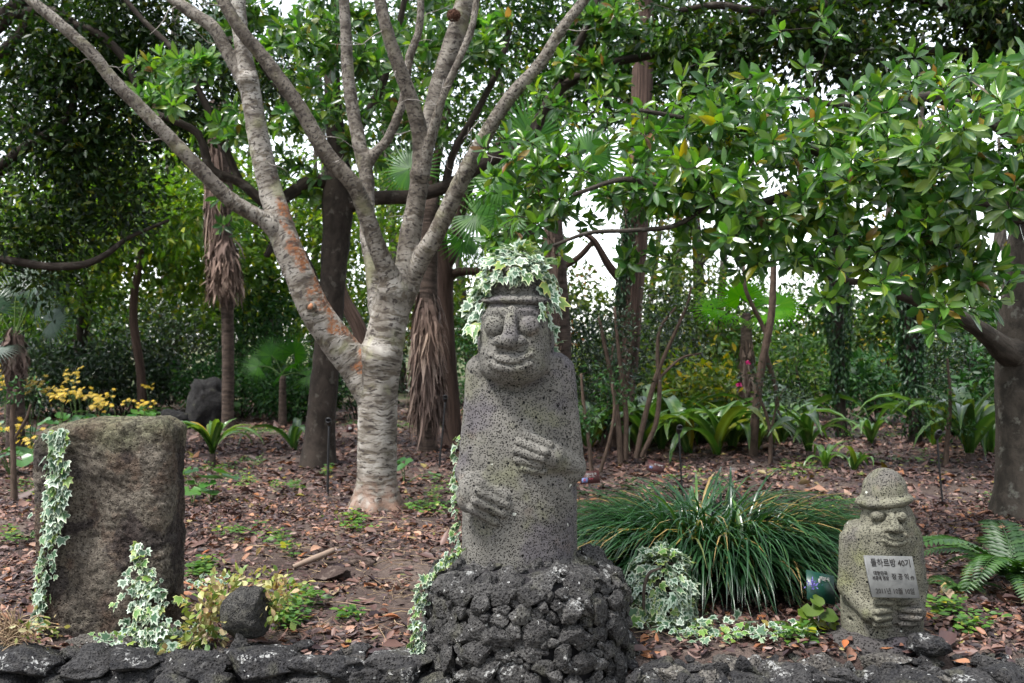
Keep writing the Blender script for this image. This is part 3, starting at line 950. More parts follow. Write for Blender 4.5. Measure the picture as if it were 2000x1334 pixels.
def small_statue():
    D = 4.86
    Z0 = 0.035
    root = thing('stone_statue', 'small squat stone statue with a marble plaque on its chest', 'statue', (P(1722, 0, D)[0], D, Z0))
    x0 = WL[root.name][0]
    f = Field((-0.28, -0.28, -0.02), (0.28, 0.24, 0.86), 0.0062)
    zz = np.array([-0.02, 0.0, 0.15, 0.3, 0.42, 0.52, 0.6])
    aa = np.array([0.176, 0.18, 0.186, 0.188, 0.185, 0.172, 0.15])
    bb = np.array([0.165, 0.165, 0.165, 0.16, 0.15, 0.14, 0.12])
    yaw = R(14)
    cyw, syw = math.cos(yaw), math.sin(yaw)
    def body(X, Y, Z):
        x, y = cyw * X + syw * Y, -syw * X + cyw * Y
        a = np.interp(Z, zz, aa); b = np.interp(Z, zz, bb)
        p = 2.6
        q = (np.abs(x / a) ** p + np.abs(y / b) ** p) ** (1 / p)
        d = (q - 1) * np.minimum(a, b)
        top = Z - (0.535 - 1.2 * np.maximum(0, np.abs(x) - 0.11) ** 1.6)
        k = 0.035
        h = np.clip(0.5 - 0.5 * (top - d) / k, 0, 1)
        return top * (1 - h) + d * h + k * h * (1 - h)
    f.add(body, (-0.28, -0.28, -0.02), (0.28, 0.24, 0.6))
    def W(px, py, dy=0.0):
        p = P(px, py, D - 0.16)
        x, z = p[0] - x0, p[2] - Z0
        return np.array([x, f.front(x, z) + dy, z])
    # arms
    W1 = W
    f.capsule((-0.168, -0.02, 0.46), (-0.172, -0.03, 0.24), 0.044, 0.05, 0.012)
    f.capsule((0.16, 0.02, 0.46), (0.168, 0.0, 0.24), 0.044, 0.05, 0.012)
    f.capsule((-0.115, -0.14, 0.50), (-0.118, -0.165, 0.30), 0.010, 0.008, 0.018, sub=True)
    f.capsule((-0.172, -0.03, 0.22), W(1700, 1196, 0.012), 0.052, 0.044, 0.014)
    f.capsule((0.172, 0.0, 0.22), W(1790, 1196, 0.012), 0.052, 0.044, 0.014)
    f.capsule(W(1700, 1196, 0.02), W(1712, 1196, 0.02), 0.048, 0.046, 0.012)
    f.capsule(W(1790, 1196, 0.02), W(1780, 1196, 0.02), 0.048, 0.046, 0.012)
    for i in range(4):
        y = 1174 + i * 13.5
        f.capsule(W(1704, y + 1, -0.012), W(1735, y + 2, -0.008), 0.015, 0.014, 0.003)
        f.capsule(W(1788, y + 1, -0.012), W(1757, y + 2, -0.008), 0.015, 0.014, 0.003)
    for i in range(3):
        y = 1180.8 + i * 13.5
        f.capsule(W(1702, y + 1, -0.001), W(1738, y + 2, 0.0), 0.006, 0.006, 0.003, sub=True)
        f.capsule(W(1790, y + 1, -0.001), W(1754, y + 2, 0.0), 0.006, 0.006, 0.003, sub=True)
    # belly step under the sleeves
    f.capsule(W(1655, 1222, -0.004), W(1730, 1224, -0.006), 0.007, 0.007, 0.016, sub=True)
    f.capsule(W(1730, 1224, -0.006), W(1795, 1220, -0.004), 0.007, 0.007, 0.016, sub=True)
    # head, turned
    hy = R(24)
    hc = np.array([P(1732, 0, D)[0] - x0 - 0.006, -0.025, P(0, 1026, D)[2] - Z0])
    f.ell(hc, (0.118, 0.122, 0.142), 0.014, yaw=hy, p=2.4)
    f.ell(hc + (0.006, -0.02, -0.06), (0.105, 0.112, 0.085), 0.02, yaw=hy)
    ff = f.a.copy()
    W0 = W
    def W(px, py, dy=0.0):
        keep = f.a; f.a = ff
        r = W0(px, py, dy)
        f.a = keep
        return r
    for ex in (1722, 1764):
        f.ell(W(ex, 1012, -0.006), (0.039, 0.022, 0.031), 0.008, sub=True)
    f.ell(W(1722, 1012, 0.006), (0.034, 0.026, 0.025), 0.002)
    f.ell(W(1764, 1011, 0.006), (0.028, 0.026, 0.025), 0.002)
    for a, b in (((1703, 1002), (1722, 996)), ((1722, 996), (1746, 999)), ((1746, 999), (1776, 996))):
        f.capsule(W(*a, 0.005), W(*b, 0.005), 0.0095, 0.0095, 0.008)
    n0, n1 = W(1745, 1008, -0.006), W(1748, 1031, -0.026)
    f.capsule(n0, n1, 0.0135, 0.022, 0.008)
    f.ell(n1 + (-0.024, 0.012, -0.006), (0.017, 0.02, 0.016), 0.006)
    f.ell(n1 + (0.024, 0.010, -0.006), (0.017, 0.02, 0.016), 0.006)
    f.capsule(W(1732, 1043, -0.001), W(1766, 1043, -0.001), 0.007, 0.007, 0.008, sub=True)
    f.ell(W(1748, 1056, 0.012), (0.06, 0.026, 0.03), 0.012)
    pts = [(1726, 1050), (1736, 1056), (1749, 1058), (1762, 1056), (1772, 1050)]
    for a, b in zip(pts[:-1], pts[1:]):
        f.capsule(W(a[0], a[1] + 6, -0.008), W(b[0], b[1] + 6, -0.008), 0.0085, 0.0085, 0.004)
        f.capsule(W(a[0], a[1] - 5, -0.008), W(b[0], b[1] - 5, -0.008), 0.0075, 0.0075, 0.004)
    for a, b in zip(pts[:-1], pts[1:]):
        f.capsule(W(*a, -0.014), W(*b, -0.014), 0.005, 0.005, 0.004, sub=True)
    f.ell(hc + (-0.108, -0.035, -0.01), (0.02, 0.032, 0.062), 0.008)
    f.ell(hc + (-0.118, -0.04, -0.06), (0.02, 0.024, 0.024), 0.008)
    f.ell(hc + (0.105, 0.06, -0.01), (0.02, 0.032, 0.062), 0.008)
    V, Q = f.mesh()
    N = vnormals(V, Q)
    V = V + N * (0.003 * fbm(V * 18, 3) + 0.0018 * fbm(V * 70, 2))[:, None]
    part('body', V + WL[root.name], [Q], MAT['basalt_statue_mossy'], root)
    g = Field((-0.2, -0.22, 0.6), (0.2, 0.2, 0.9), 0.006)
    c2 = hc + (-0.010, 0.012, 0.128)
    def brim(X, Y, Z):
        x, y, z = X - c2[0], Y - c2[1], Z - c2[2] - 0.10 * (X - c2[0])
        k0 = np.sqrt((x / 0.134) ** 2 + (y / 0.137) ** 2 + (z / 0.042) ** 2)
        k1 = np.sqrt((x / 0.134 ** 2) ** 2 + (y / 0.137 ** 2) ** 2 + (z / 0.042 ** 2) ** 2) + 1e-6
        return k0 * (k0 - 1) / k1
    g.add(brim, c2 - 0.17, c2 + 0.17)
    g.ell(c2 + (0.0, 0.0, 0.036), (0.106, 0.11, 0.116), 0.014, roll=R(-4))
    V, Q = g.mesh()
    N = vnormals(V, Q)
    V = V + N * (0.007 * fbm(V * 12, 3) + 0.002 * fbm(V * 60, 2))[:, None]
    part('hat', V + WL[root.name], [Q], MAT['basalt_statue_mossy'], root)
    # round basalt block under it
    b = thing('basalt_block', 'dark round basalt block carrying the small statue', 'stone block', (P(1716, 0, 4.84)[0], 4.84, 0))
    g = Field((-0.36, -0.30, -0.14), (0.36, 0.3, 0.08), 0.01)
    g.ell((0, 0, -0.03), (0.265, 0.225, 0.085), 0.0, p=3.2)
    V, Q = g.mesh()
    N = vnormals(V, Q)
    V = V + N * (0.03 * fbm(V * 6, 4))[:, None]
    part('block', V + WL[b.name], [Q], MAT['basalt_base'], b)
    # plaque leaning on the chest; it was fixed there later: a thing of its own
    d = D - 0.19
    tl, tr, bl = P(1688, 1085, d), P(1782, 1087, d - 0.005), P(1703, 1166, d - 0.03)
    ex = unit(tr - tl); w = np.linalg.norm(tr - tl)
    ey = bl - tl; ey = unit(ey - ex * (ey @ ex) * 0.99); h = np.linalg.norm(bl - tl)
    en = unit(np.cross(ex, ey))      # away from viewer or towards
    if en[1] < 0: en = -en
    pl = thing('marble_plaque', 'pale marble plaque with three lines of dark Korean lettering', 'plaque', tuple(tl))
    t_ = 0.016
    cs = []
    bv = 0.003
    for (u, v, n) in ((0, 0, 0), (w, 0, 0), (w + 0.012, h, 0), (0 + 0.012 * 0, h, 0)):
        pass
    def q(u, v, n):
        sh = (bl - tl) @ ex
        return tl + ex * (u * w + v * sh) + ey * (v * h) + en * n
    ring = lambda i, n: [q(i / w, i / h, n), q(1 - i / w, i / h, n), q(1 - i / w, 1 - i / h, n), q(i / w, 1 - i / h, n)]
    V = np.array(ring(bv, 0) + ring(0, bv) + ring(0, t_))
    F = [[0, 1, 2, 3]]
    for r_ in (0, 4):
        for i in range(4):
            j = (i + 1) % 4
            F.append([r_ + i, r_ + 4 + i, r_ + 4 + j, r_ + j])
    F.append([11, 10, 9, 8])
    part('slab', V, [np.array(F)], MAT['plaque_marble'], pl, smooth=False)
    # lettering, cut as thin raised strokes
    def text(s_, u, v, size, squeeze=1.0, sp=1.0):
        cu = bpy.data.curves.new('lettering', 'FONT')
        cu.body = s_
        cu.size = size
        cu.extrude = 0.0012
        cu.space_character = sp
        cu.resolution_u = 2
        cu.offset = 0.0004
        o = bpy.data.objects.new('tmp_text', cu)
        C.objects.link(o)
        dg = bpy.context.evaluated_depsgraph_get()
        me = bpy.data.meshes.new_from_object(o.evaluated_get(dg))
        bpy.data.objects.remove(o)
        n = len(me.vertices)
        co = np.empty(n * 3, np.float32); me.vertices.foreach_get('co', co); co = co.reshape(-1, 3)
        orig = q(u, v, -0.0006)
        sh = unit(q(0, 1, 0) - q(0, 0, 0))
        Wd = orig + ex * (co[:, :1] * squeeze) - sh * co[:, 1:2] - en * co[:, 2:3]
        me.vertices.foreach_set('co', (Wd - WL[pl.name]).astype(np.float32).ravel())
        me.materials.clear(); me.materials.append(MAT['ink_dark'])
        o = link('lettering', me, pl)
        return o
    text('돌하르방 40기', 0.10, 0.235, 0.040, 0.80)
    text('대한민국', 0.12, 0.455, 0.021, 0.85)
    text('석공예 명장', 0.08, 0.575, 0.021, 0.75)
    text('장 공 익', 0.49, 0.545, 0.031, 0.78)
    text('作', 0.875, 0.555, 0.021, 0.85)
    text('2011년 10월 10일', 0.10, 0.895, 0.031, 0.80)
    return root
small = small_statue()

# ------------------------------------------------------------------ lava stones
def ico(sub):
    bm = bmesh.new()
    bmesh.ops.create_icosphere(bm, subdivisions=sub, radius=1.0)
    V = np.array([v.co[:] for v in bm.verts]); F = np.array([[v.index for v in f.verts] for f in bm.faces])
    bm.free()
    return V, F
ICO3, ICO3F = ico(4)

def rock_shape(seed, flat=0.0, rough=0.10, cuts=15):
    rg = np.random.default_rng(seed)
    V = ICO3.copy()
    # chop by planes for an angular, broken stone
    for _ in range(cuts):
        n = unit(rg.normal(size=3)); d = rg.uniform(0.5, 0.84)
        s_ = V @ n
        V = V - np.maximum(0, s_ - d)[:, None] * n * 0.97
    o = rg.uniform(0, 50, 3)
    nrm = unit(V)
    r = 0.14 * fbm(V * 1.7 + o, 2) + rough * fbm(V * 4.2 + o, 3) - rough * 0.9 * np.abs(fbm(V * 6.5 + o, 3)) ** 0.8 + 0.06 * fbm(V * 13 + o, 3, 0.65)
    V = V + nrm * r[:, None]
    V = V / np.abs(V).max(0)
    return V

ROCKS = {}
def rock_meshes(mat, n=12, seed=100):
    k = (mat, seed)
    if k not in ROCKS:
        ROCKS[k] = [mk_mesh('stone', rock_shape(seed + i), [ICO3F], MAT[mat]) for i in range(n)]
    return ROCKS[k]

def rotz(a):
    c, s_ = math.cos(a), math.sin(a)
    return np.array([[c, -s_, 0], [s_, c, 0], [0, 0, 1.0]])

def rot_axis(ax, a):
    return np.array(Matrix.Rotation(a, 3, Vector(ax)))

def pack_surface(surf, U, Vr, sizes, tries, rng, aspect=1.45):
    """dart throwing on (u,v) metre chart; returns list (u,v,ru,rv)"""
    out = []
    for r in sizes:
        for _ in range(tries):
            u = rng.uniform(*U); v = rng.uniform(*Vr)
            ok = True
            for (a, b, r2, as2) in out:
                du = (u - a) / (0.5 * (aspect + as2)); dv = v - b
                if du * du + dv * dv < (0.70 * (r + r2)) ** 2:
                    ok = False; break
            if ok:
                out.append((u, v, r, aspect * rng.uniform(0.75, 1.15)))
    return out

def plinth():
    cx, cy_ = 0.068, 4.75
    root = thing('stone_plinth', 'round plinth of black lava stones mortared together under the tall statue', 'plinth', (cx, cy_, -0.45))
    prof = [(0.0, 0.46), (0.25, 0.455), (0.37, 0.425), (0.435, 0.375), (0.462, 0.28), (0.478, 0.1), (0.49, -0.1), (0.50, -0.45)]   # r, z
    pr = np.array(prof)
    seg = np.concatenate([[0], np.cumsum(np.linalg.norm(np.diff(pr, axis=0), axis=1))])
    def at(s_):
        return np.interp(s_, seg, pr[:, 0]), np.interp(s_, seg, pr[:, 1])
    # mortar core
    n = 64
    ss = np.linspace(0.0, seg[-1], 40)
    rr, zz = at(ss)
    th = np.linspace(0, 2 * math.pi, n, endpoint=False)
    Rm = np.maximum(rr - 0.035, 0.0)[:, None] + np.zeros(n)
    V = np.stack([cx + Rm * np.cos(th), cy_ + Rm * np.sin(th), (zz - 0.02)[:, None] + np.zeros((1, n))], -1).reshape(-1, 3)
    V = V + 0.02 * fbm(V * 12, 3)[:, None] * np.array([1, 1, 0.6])
    i = np.arange(len(ss) - 1)[:, None] * n; j = np.arange(n)[None]; j2 = (j + 1) % n
    part('mortar_core', V, [np.stack([i + j, i + n + j, i + n + j2, i + j2], -1).reshape(-1, 4)], MAT['core_dark'], root)
    meshes = rock_meshes('lava_stone', 14, 100)
    rg = np.random.default_rng(21)
    # chart: u along circumference at r=.47 for the front 230 degrees, v along the profile
    Rb = 0.47
    Umax = R(104) * Rb
    s_sh = seg[3]
    sizes = [0.058] * 7 + [0.047] * 22 + [0.038] * 70 + [0.030] * 150 + [0.023] * 240 + [0.017] * 200
    # dome stones: flat and broad
    dome = pack_surface(None, (-Umax, Umax), (seg[1] - 0.03, s_sh + 0.0), [0.085] * 9 + [0.06] * 16 + [0.04] * 30 + [0.026] * 50, 14, rg, 1.5)
    side = pack_surface(None, (-Umax, Umax), (s_sh + 0.012, seg[6] + 0.05), sizes, 12, rg, 1.35)
    cnt = 0
    for kind_, lst in (('d', dome), ('s', side)):
        for (u, v, r, asp) in lst:
            th_ = -math.pi / 2 + u / Rb
            rad, z = at(v)
            e = 0.01
            r2, z2 = at(v + e)
            tdir = np.array([r2 - rad, z2 - z]); tdir = tdir / (np.linalg.norm(tdir) + 1e-9)
            nr = np.array([-tdir[1], tdir[0]])            # outward in (r,z)
            er = np.array([math.cos(th_), math.sin(th_), 0]); et = np.array([-math.sin(th_), math.cos(th_), 0])
            nrm = er * nr[0] + np.array([0, 0, nr[1]])
            up = np.cross(nrm, et)
            pos = np.array([cx, cy_, 0]) + er * rad + np.array([0, 0, z]) - nrm * (r * (0.75 if kind_ == 'd' else 0.22)) + nrm * rg.uniform(-0.012, 0.016)
            B = np.stack([et, up, nrm], -1)
            spin = rotz(rg.normal() * (0.5 if kind_ == 's' else 1.2))
            tilt = rot_axis((1, 0, 0), rg.normal() * 0.25) @ rot_axis((0, 1, 0), rg.normal() * 0.25)
            M = B @ spin @ tilt @ np.diag([r * asp * 1.08, r * 1.1 * rg.uniform(0.9, 1.15), r * rg.uniform(0.62, 0.9)])
            place('stone', meshes[rg.integers(len(meshes))], root, pos, M)
            cnt += 1
    return cnt
NPL = plinth()

def dry_wall(name, label, x0, x1, yf, ztop, seed, w_rng, rows, slope=0.0):
    """dry wall of lava blocks, front face at yf"""
    root = thing(name, label, 'stone wall', ((x0 + x1) / 2, yf + 0.15, -0.45))
    rg = np.random.default_rng(seed)
    meshes = rock_meshes('lava_wall', 12, 300)
    V = []
    mb = MB()
    nx = 30
    xs = np.linspace(x0, x1, nx)
    pts = []
    for x in xs:
        for (y, z) in ((yf + 0.17, -0.45), (yf + 0.16, ztop - 0.10), (yf + 0.2, ztop - 0.06), (yf + 0.36, ztop - 0.045), (yf + 0.4, -0.45)):
            pts.append((x, y, z + slope * (x - x0)))
    V = np.array(pts); V = V + 0.015 * fbm(V * 9, 3)[:, None]
    i = np.arange(nx - 1)[:, None] * 5; j = np.arange(4)[None]
    part('rubble_core', V, [np.stack([i + j, i + 5 + j, i + 6 + j, i + 1 + j], -1).reshape(-1, 4)], MAT['core_dark'], root)
    z = ztop
    for rrow in range(rows):
        x = x0 + rg.uniform(-0.1, 0.02)
        hrow = rg.uniform(0.085, 0.105) if rrow else rg.uniform(0.075, 0.09)
        while x < x1:
            w = rg.uniform(*w_rng) * (0.75 if rrow else 1.0)
            h = hrow * rg.uniform(0.82, 1.2)
            zc = z - hrow * 0.5 + slope * (x - x0) + rg.normal() * 0.010
            dep = rg.uniform(0.13, 0.19)
            pos = np.array([x + w / 2, yf + dep * (0.85 if rrow else 0.95) + rg.uniform(-0.015, 0.03), zc])
            M = rotz(rg.normal() * 0.1 + (math.pi if rg.random() < 0.5 else 0)) @ rot_axis((0, 1, 0), rg.normal() * 0.08) @ np.diag([w * 0.62, dep, h * 0.78])
            place('stone', meshes[rg.integers(len(meshes))], root, pos, M)
            x += w * rg.uniform(0.9, 1.0)
        z -= hrow * 0.82
    return root
dry_wall('stone_wall', 'low black lava stone wall below the ivied standing stone', -2.75, -0.40, 4.33, 0.045, 41, (0.20, 0.34), 3)
wr = dry_wall('stone_wall', 'crumbling low lava wall below the small plaque statue', 0.55, 2.8, 4.20, -0.015, 55, (0.10, 0.24), 3)
# loose rubble lying on the wall's broad top
rg = np.random.default_rng(77)
rub = rock_meshes('rubble', 8, 500)
rubd = rock_meshes('lava_wall', 12, 300)
for k in range(150):
    x = rg.uniform(0.5, 2.75); y = rg.uniform(4.32, 4.68)
    r = rg.uniform(0.014, 0.055) * (1.25 if y < 4.55 else 0.8)
    me = (rub if rg.random() < 0.45 else rubd)[rg.integers(8)]
    place('stone', me, wr, np.array([x, y, -0.045 + 0.06 * (y - 4.38) + r * 0.25]), rotz(rg.uniform(0, 6.28)) @ rot_axis(unit(rg.normal(size=3)), rg.uniform(0, 1)) @ np.diag([r * 1.4, r * 1.1, r * 0.75]))
rg = np.random.default_rng(78)
for k in range(60):
    x = rg.uniform(-2.6, -0.42); y = rg.uniform(4.46, 4.66)
    r = rg.uniform(0.02, 0.055)
    place('stone', (rub if k % 3 == 0 else rubd)[rg.integers(8)], bpy.data.objects['stone_wall'], np.array([x, y, 0.0 + r * 0.2 - max(0, 4.56 - y) * 0.3]), rotz(rg.uniform(0, 6.28)) @ np.diag([r * 1.4, r * 1.1, r * 0.7]))
def single_rock(name, label, pos, rad, mat, seed, cuts=9, rot=0.0):
    me = mk_mesh(name, rock_shape(seed, cuts=cuts), [ICO3F], MAT[mat])
    o = place(name, me, None, np.array(pos, float), rotz(rot) @ np.diag(rad))
    tag(o, label, 'rock')
    return o
p = P(1812, 1277, 4.58)
single_rock('loose_stone', 'jagged grey stone in front of the small statue base', (p[0], 4.58, 0.055), (0.105, 0.08, 0.055), 'lava_wall', 901)
p = P(1740, 1305, 4.45)
single_rock('loose_stone', 'flat pale stone on the wall below the small statue', (p[0], 4.50, 0.005), (0.12, 0.07, 0.035), 'rubble', 902)
# round boulder on the wall
D = 4.66
p = P(487, 1197, D)
single_rock('boulder', 'round dark lava boulder ringed by yellow trailing vine', (p[0], D, p[2]), (0.134, 0.12, 0.128), 'lava_round', 78, cuts=3, rot=0.2)
p = P(468, 1255, 4.56)
single_rock('loose_stone', 'small wedge stone propping the round boulder', (p[0], 4.55, p[2]), (0.05, 0.045, 0.05), 'lava_wall', 72)
p = P(405, 758, 17.0)
Vp = np.sign(ICO3) * np.abs(ICO3) ** 0.62
Vp = Vp * (1 + 0.34 * fbm(Vp * 2.1 + 7, 4, 0.65) - 0.2 * np.abs(fbm(Vp * 5 + 3, 3)))[:, None]
Vp[:, 0] += 0.12 * np.sin(Vp[:, 2] * 2.5)
o = place('lava_rock_pillar', mk_mesh('lava_rock_pillar', Vp, [ICO3F], MAT['lava_black']), None, np.array([p[0], 17.0, 0.30]), rotz(0.5) @ np.diag((0.34, 0.3, 0.52)))
tag(o, 'black craggy lava rock pillar in front of the hedge', 'rock')
p = P(340, 792, 16.5)
single_rock('lava_rock', 'low dark rock beside the black lava pillar', (p[0], 16.5, 0.15), (0.27, 0.22, 0.2), 'lava_black', 74)

# ------------------------------------------------------------------ standing stone
def menhir():
    D = 4.98
    x0 = P(222, 0, D)[0]
    root = thing('standing_stone', 'upright brown slab of weathered stone with ivy down one edge', 'standing stone', (x0, D, -0.02))
    f = Field((-0.46, -0.28, -0.1), (0.46, 0.28, 1.22), 0.0078)
    def body(X, Y, Z):
        t = Z / 1.12
        a = 0.318 + 0.028 * t
        c = -0.008 + 0.006 * np.sin(Z * 5)
        b = 0.17 - 0.02 * t
        p = 6.5
        q = (np.abs((X - c) / a) ** p + np.abs(Y / b) ** p) ** (1 / p)
        d = (q - 1) * b * 1.2
        top = Z - (1.092 + 0.05 * np.clip((X + 0.32) * 4, 0, 1) - 0.055 - 0.5 * np.maximum(0, np.abs(X + 0.01) - 0.27) - 0.6 * Y ** 2)
        k = 0.04
        h = np.clip(0.5 - 0.5 * (top - d) / k, 0, 1)
        return top * (1 - h) + d * h + k * h * (1 - h)
    f.add(body, (-0.46, -0.28, -0.1), (0.46, 0.28, 1.22))
    # notch in the lower corner and hollows of the face
    f.ell((0.30, -0.12, 0.02), (0.16, 0.16, 0.20), 0.06, sub=True)
    f.ell((-0.02, -0.19, 0.62), (0.16, 0.05, 0.16), 0.06, sub=True)
    f.ell((0.05, -0.185, 0.78), (0.12, 0.035, 0.06), 0.03, sub=True)
    f.capsule((-0.08, -0.19, 0.82), (0.10, -0.19, 0.86), 0.018, 0.014, 0.03, sub=True)
    f.capsule((-0.06, -0.19, 0.55), (-0.13, -0.19, 0.26), 0.03, 0.02, 0.05, sub=True)
    f.capsule((0.12, -0.17, 0.48), (0.25, -0.17, 0.14), 0.03, 0.03, 0.05, sub=True)
    V, Q = f.mesh()
    N = vnormals(V, Q)
    V = V + N * (0.022 * fbm(V * 4, 3) + 0.012 * fbm(V * np.array([12, 12, 18]), 4, 0.6) + 0.008 * fbm(V * 48, 3, 0.6))[:, None]
    part('slab', V + WL[root.name], [Q], MAT['menhir_stone'], root)
    g = Field((-0.4, -0.3, -0.1), (0.4, 0.3, 0.1), 0.012)
    return root
men = menhir()
p = P(200, 1268, 4.72)
single_rock('footing_stone', 'pale flat footing stone under the standing slab', (p[0], 4.76, -0.005), (0.26, 0.12, 0.05), 'rubble', 75, cuts=5)
# ------------------------------------------------------------------ leaf shapes (+Y is the tip, +Z the upper face)
def leaf_near(w=0.36, bend=0.10, fold=0.10):
    ys = [0.0, 0.14, 0.36, 0.6, 0.82, 1.0]
    ws = [0.02, 0.09, 0.62, 1.0, 0.74, 0.0]
    V, F, rib = [], [], []
    for y, k in zip(ys, ws):
        hw = w * 0.5 * k
        z0 = -bend * y * y
        if hw == 0:
            V.append((0, y, z0)); rib.append(1)
        else:
            V += [(-hw, y, z0 + fold * hw * 2), (0, y, z0), (hw, y, z0 + fold * hw * 2)]
            rib += [0, 1, 0]
    Q = []
    for i in range(4):
        a = i * 3
        Q += [(a, a + 1, a + 4, a + 3), (a + 1, a + 2, a + 5, a + 4)]
    T3 = [(12, 13, 15), (13, 14, 15)]
    return np.array(V, float), [np.array(Q), np.array(T3)], dict(rib=rib)

def leaf_far(w=0.42, fold=0.10):
    V = np.array([(0, 0, 0), (-w / 2, 0.5, fold), (0, 1, -0.12), (w / 2, 0.5, fold)], float)
    return V, [np.array([(0, 2, 1), (0, 3, 2)])], {}

def leaf_mid(w=0.4, fold=0.08, bend=0.10):
    V = np.array([(0, 0, 0), (-w * 0.42, 0.35, fold), (0, 0.45, 0), (w * 0.42, 0.35, fold), (-w * 0.4, 0.72, fold - bend * 0.5), (w * 0.4, 0.72, fold - bend * 0.5), (0, 1, -bend)], float)
    return V, [np.array([(0, 2, 1), (0, 3, 2), (2, 6, 4), (2, 5, 6), (1, 2, 4), (2, 3, 5)])], {}

def leaf_ivy():
    pts = [(0, 0.0), (0.22, -0.12), (0.52, 0.06), (0.36, 0.28), (0.46, 0.62), (0.2, 0.56), (0.0, 1.0)]
    out = pts + [(-x, y) for x, y in pts[-2:0:-1]]
    V = [(0, 0.30, 0.0)] + [(x, y, -0.16 * (x * x) * 1.5 - 0.10 * max(0, y - 0.3) ** 2 + 0.02) for x, y in out]
    n = len(out)
    F = [(0, 1 + i, 1 + (i + 1) % n) for i in range(n)]
    F = [f[::-1] for f in F]
    rim = [0.0] + [1.0] * n
    # inner ring so the pale margin keeps a width
    V2 = [V[0]] + [tuple(0.58 * np.array(v) + 0.42 * np.array(V[0])) for v in V[1:]] + V[1:]
    rim = [0.0] + [0.35] * n + [1.0] * n
    T3 = [(0, 1 + (i + 1) % n, 1 + i) for i in range(n)]
    Q = [(1 + i, 1 + (i + 1) % n, 1 + n + (i + 1) % n, 1 + n + i) for i in range(n)]
    return np.array(V2, float), [np.array(T3), np.array(Q)], dict(rim=rim)

def leaf_round():
    n = 12
    a = np.linspace(0.25, 2 * math.pi - 0.25, n) - math.pi / 2
    V = [(0, 0.0, -0.05)]
    for i, t in enumerate(a):
        r = 0.5 * (1 + 0.04 * (-1) ** i)
        V.append((r * math.cos(t) * 1.05, 0.42 + r * math.sin(t) if False else 0.12 + r * (math.sin(t) + 0.25), 0.05 * math.cos(3 * t) + 0.06))
    V = np.array(V, float)
    F = np.array([(0, 1 + i, 2 + i) for i in range(n - 1)])
    return V, [F], dict(rib=[1] + [0] * n)

def strap(w=0.075, length=1.0, arch=1.1, n=9, tipdroop=0.0, lift=1.1):
    """arching ribbon leaf: starts upward and curls over; local +Y out, +Z up"""
    t = np.linspace(0, 1, n)
    ang = lift - (lift + arch) * t ** 1.3
    ds = length / (n - 1)
    y = np.concatenate([[0], np.cumsum(np.cos(ang[:-1]) * ds)])
    z = np.concatenate([[0], np.cumsum(np.sin(ang[:-1]) * ds)])
    ww = w * np.clip(np.minimum(0.55 + t * 2.2, (1 - t) * 2.6 + 0.02), 0, 1) * 0.5
    V, rib = [], []
    for i in range(n):
        nz = np.array([0, -math.sin(ang[i]), math.cos(ang[i])])
        c = np.array([0, y[i], z[i]])
        V += [c + np.array([-ww[i], 0, 0]) + nz * ww[i] * 0.45, c, c + np.array([ww[i], 0, 0]) + nz * ww[i] * 0.45]
        rib += [0, 1, 0]
    Q = []
    for i in range(n - 1):
        a = i * 3
        Q += [(a, a + 1, a + 4, a + 3), (a + 1, a + 2, a + 5, a + 4)]
    return np.array(V), [np.array(Q)], dict(rib=rib)

T_NEAR = leaf_near(); T_FAR = leaf_far(); T_MID = leaf_mid(); T_IVY = leaf_ivy(); T_ROUND = leaf_round()
T_NEEDLE = leaf_far(0.14, 0.02)

def in_view(pos, m=60):
    px = 1000 + pos[:, 0] / pos[:, 1] * FPX
    py = 667 - (pos[:, 2] - CAMZ) / pos[:, 1] * FPX
    return (px > -m) & (px < 2000 + m) & (py > -m) & (py < 1334 + m), px, py

def orient(base, nrm, rng, jit=0.5):
    d = unit(base + rng.normal(size=base.shape) * jit * 0.5)
    n = nrm + rng.normal(size=base.shape) * jit
    return frames(d, n)

def leaves_at(tips, dirs, n, size, rng, spread=0.5, style='rosette', droop=0.25, jit=0.35):
    """n leaves round every twig tip -> pos, M, scale"""
    K = len(tips)
    tp = np.repeat(tips, n, 0); ax = np.repeat(dirs, n, 0)
    N = K * n
    if style == 'rosette':
        i = np.tile(np.arange(n), K)
        ph = i * 2.399963 + np.repeat(rng.uniform(0, 6.28, K), n)
        u = unit(np.cross(ax, rng.normal(size=(N, 3)) * 0 + np.array([0.3, 0.9, 0.21])))
        v = np.cross(ax, u)
        rad = u * np.cos(ph)[:, None] + v * np.sin(ph)[:, None]
        el = 0.35 + 1.15 * ((i + 0.5) / n) ** 0.8 + rng.normal(size=N) * 0.15
        d = ax * np.cos(el)[:, None] + rad * np.sin(el)[:, None]
        d[:, 2] -= droop * (i / n)
        pos = tp - ax * (size * 0.5 * (i / n))[:, None] + rad * (0.06 * size)
        nrm = ax - d * np.sum(ax * d, 1, keepdims=True)
        M = orient(d, unit(nrm), rng, jit)
        sc = size * rng.uniform(0.72, 1.12, N)
    else:
        off = rng.normal(size=(N, 3)) * spread
        pos = tp + off
        d = unit(off + ax * spread * 0.7 + rng.normal(size=(N, 3)) * spread * 0.8)
        d[:, 2] -= droop
        nrm = np.array([0, -0.25, 0.8]) + rng.normal(size=(N, 3)) * 0.75
        M = frames(d, nrm)
        sc = size * rng.uniform(0.6, 1.2, N)
    sc = np.column_stack([sc * rng.uniform(0.75, 1.25, N), sc, sc * rng.uniform(-0.4, 2.6, N)])      # narrow and broad, flat and curled
    return pos, M, sc

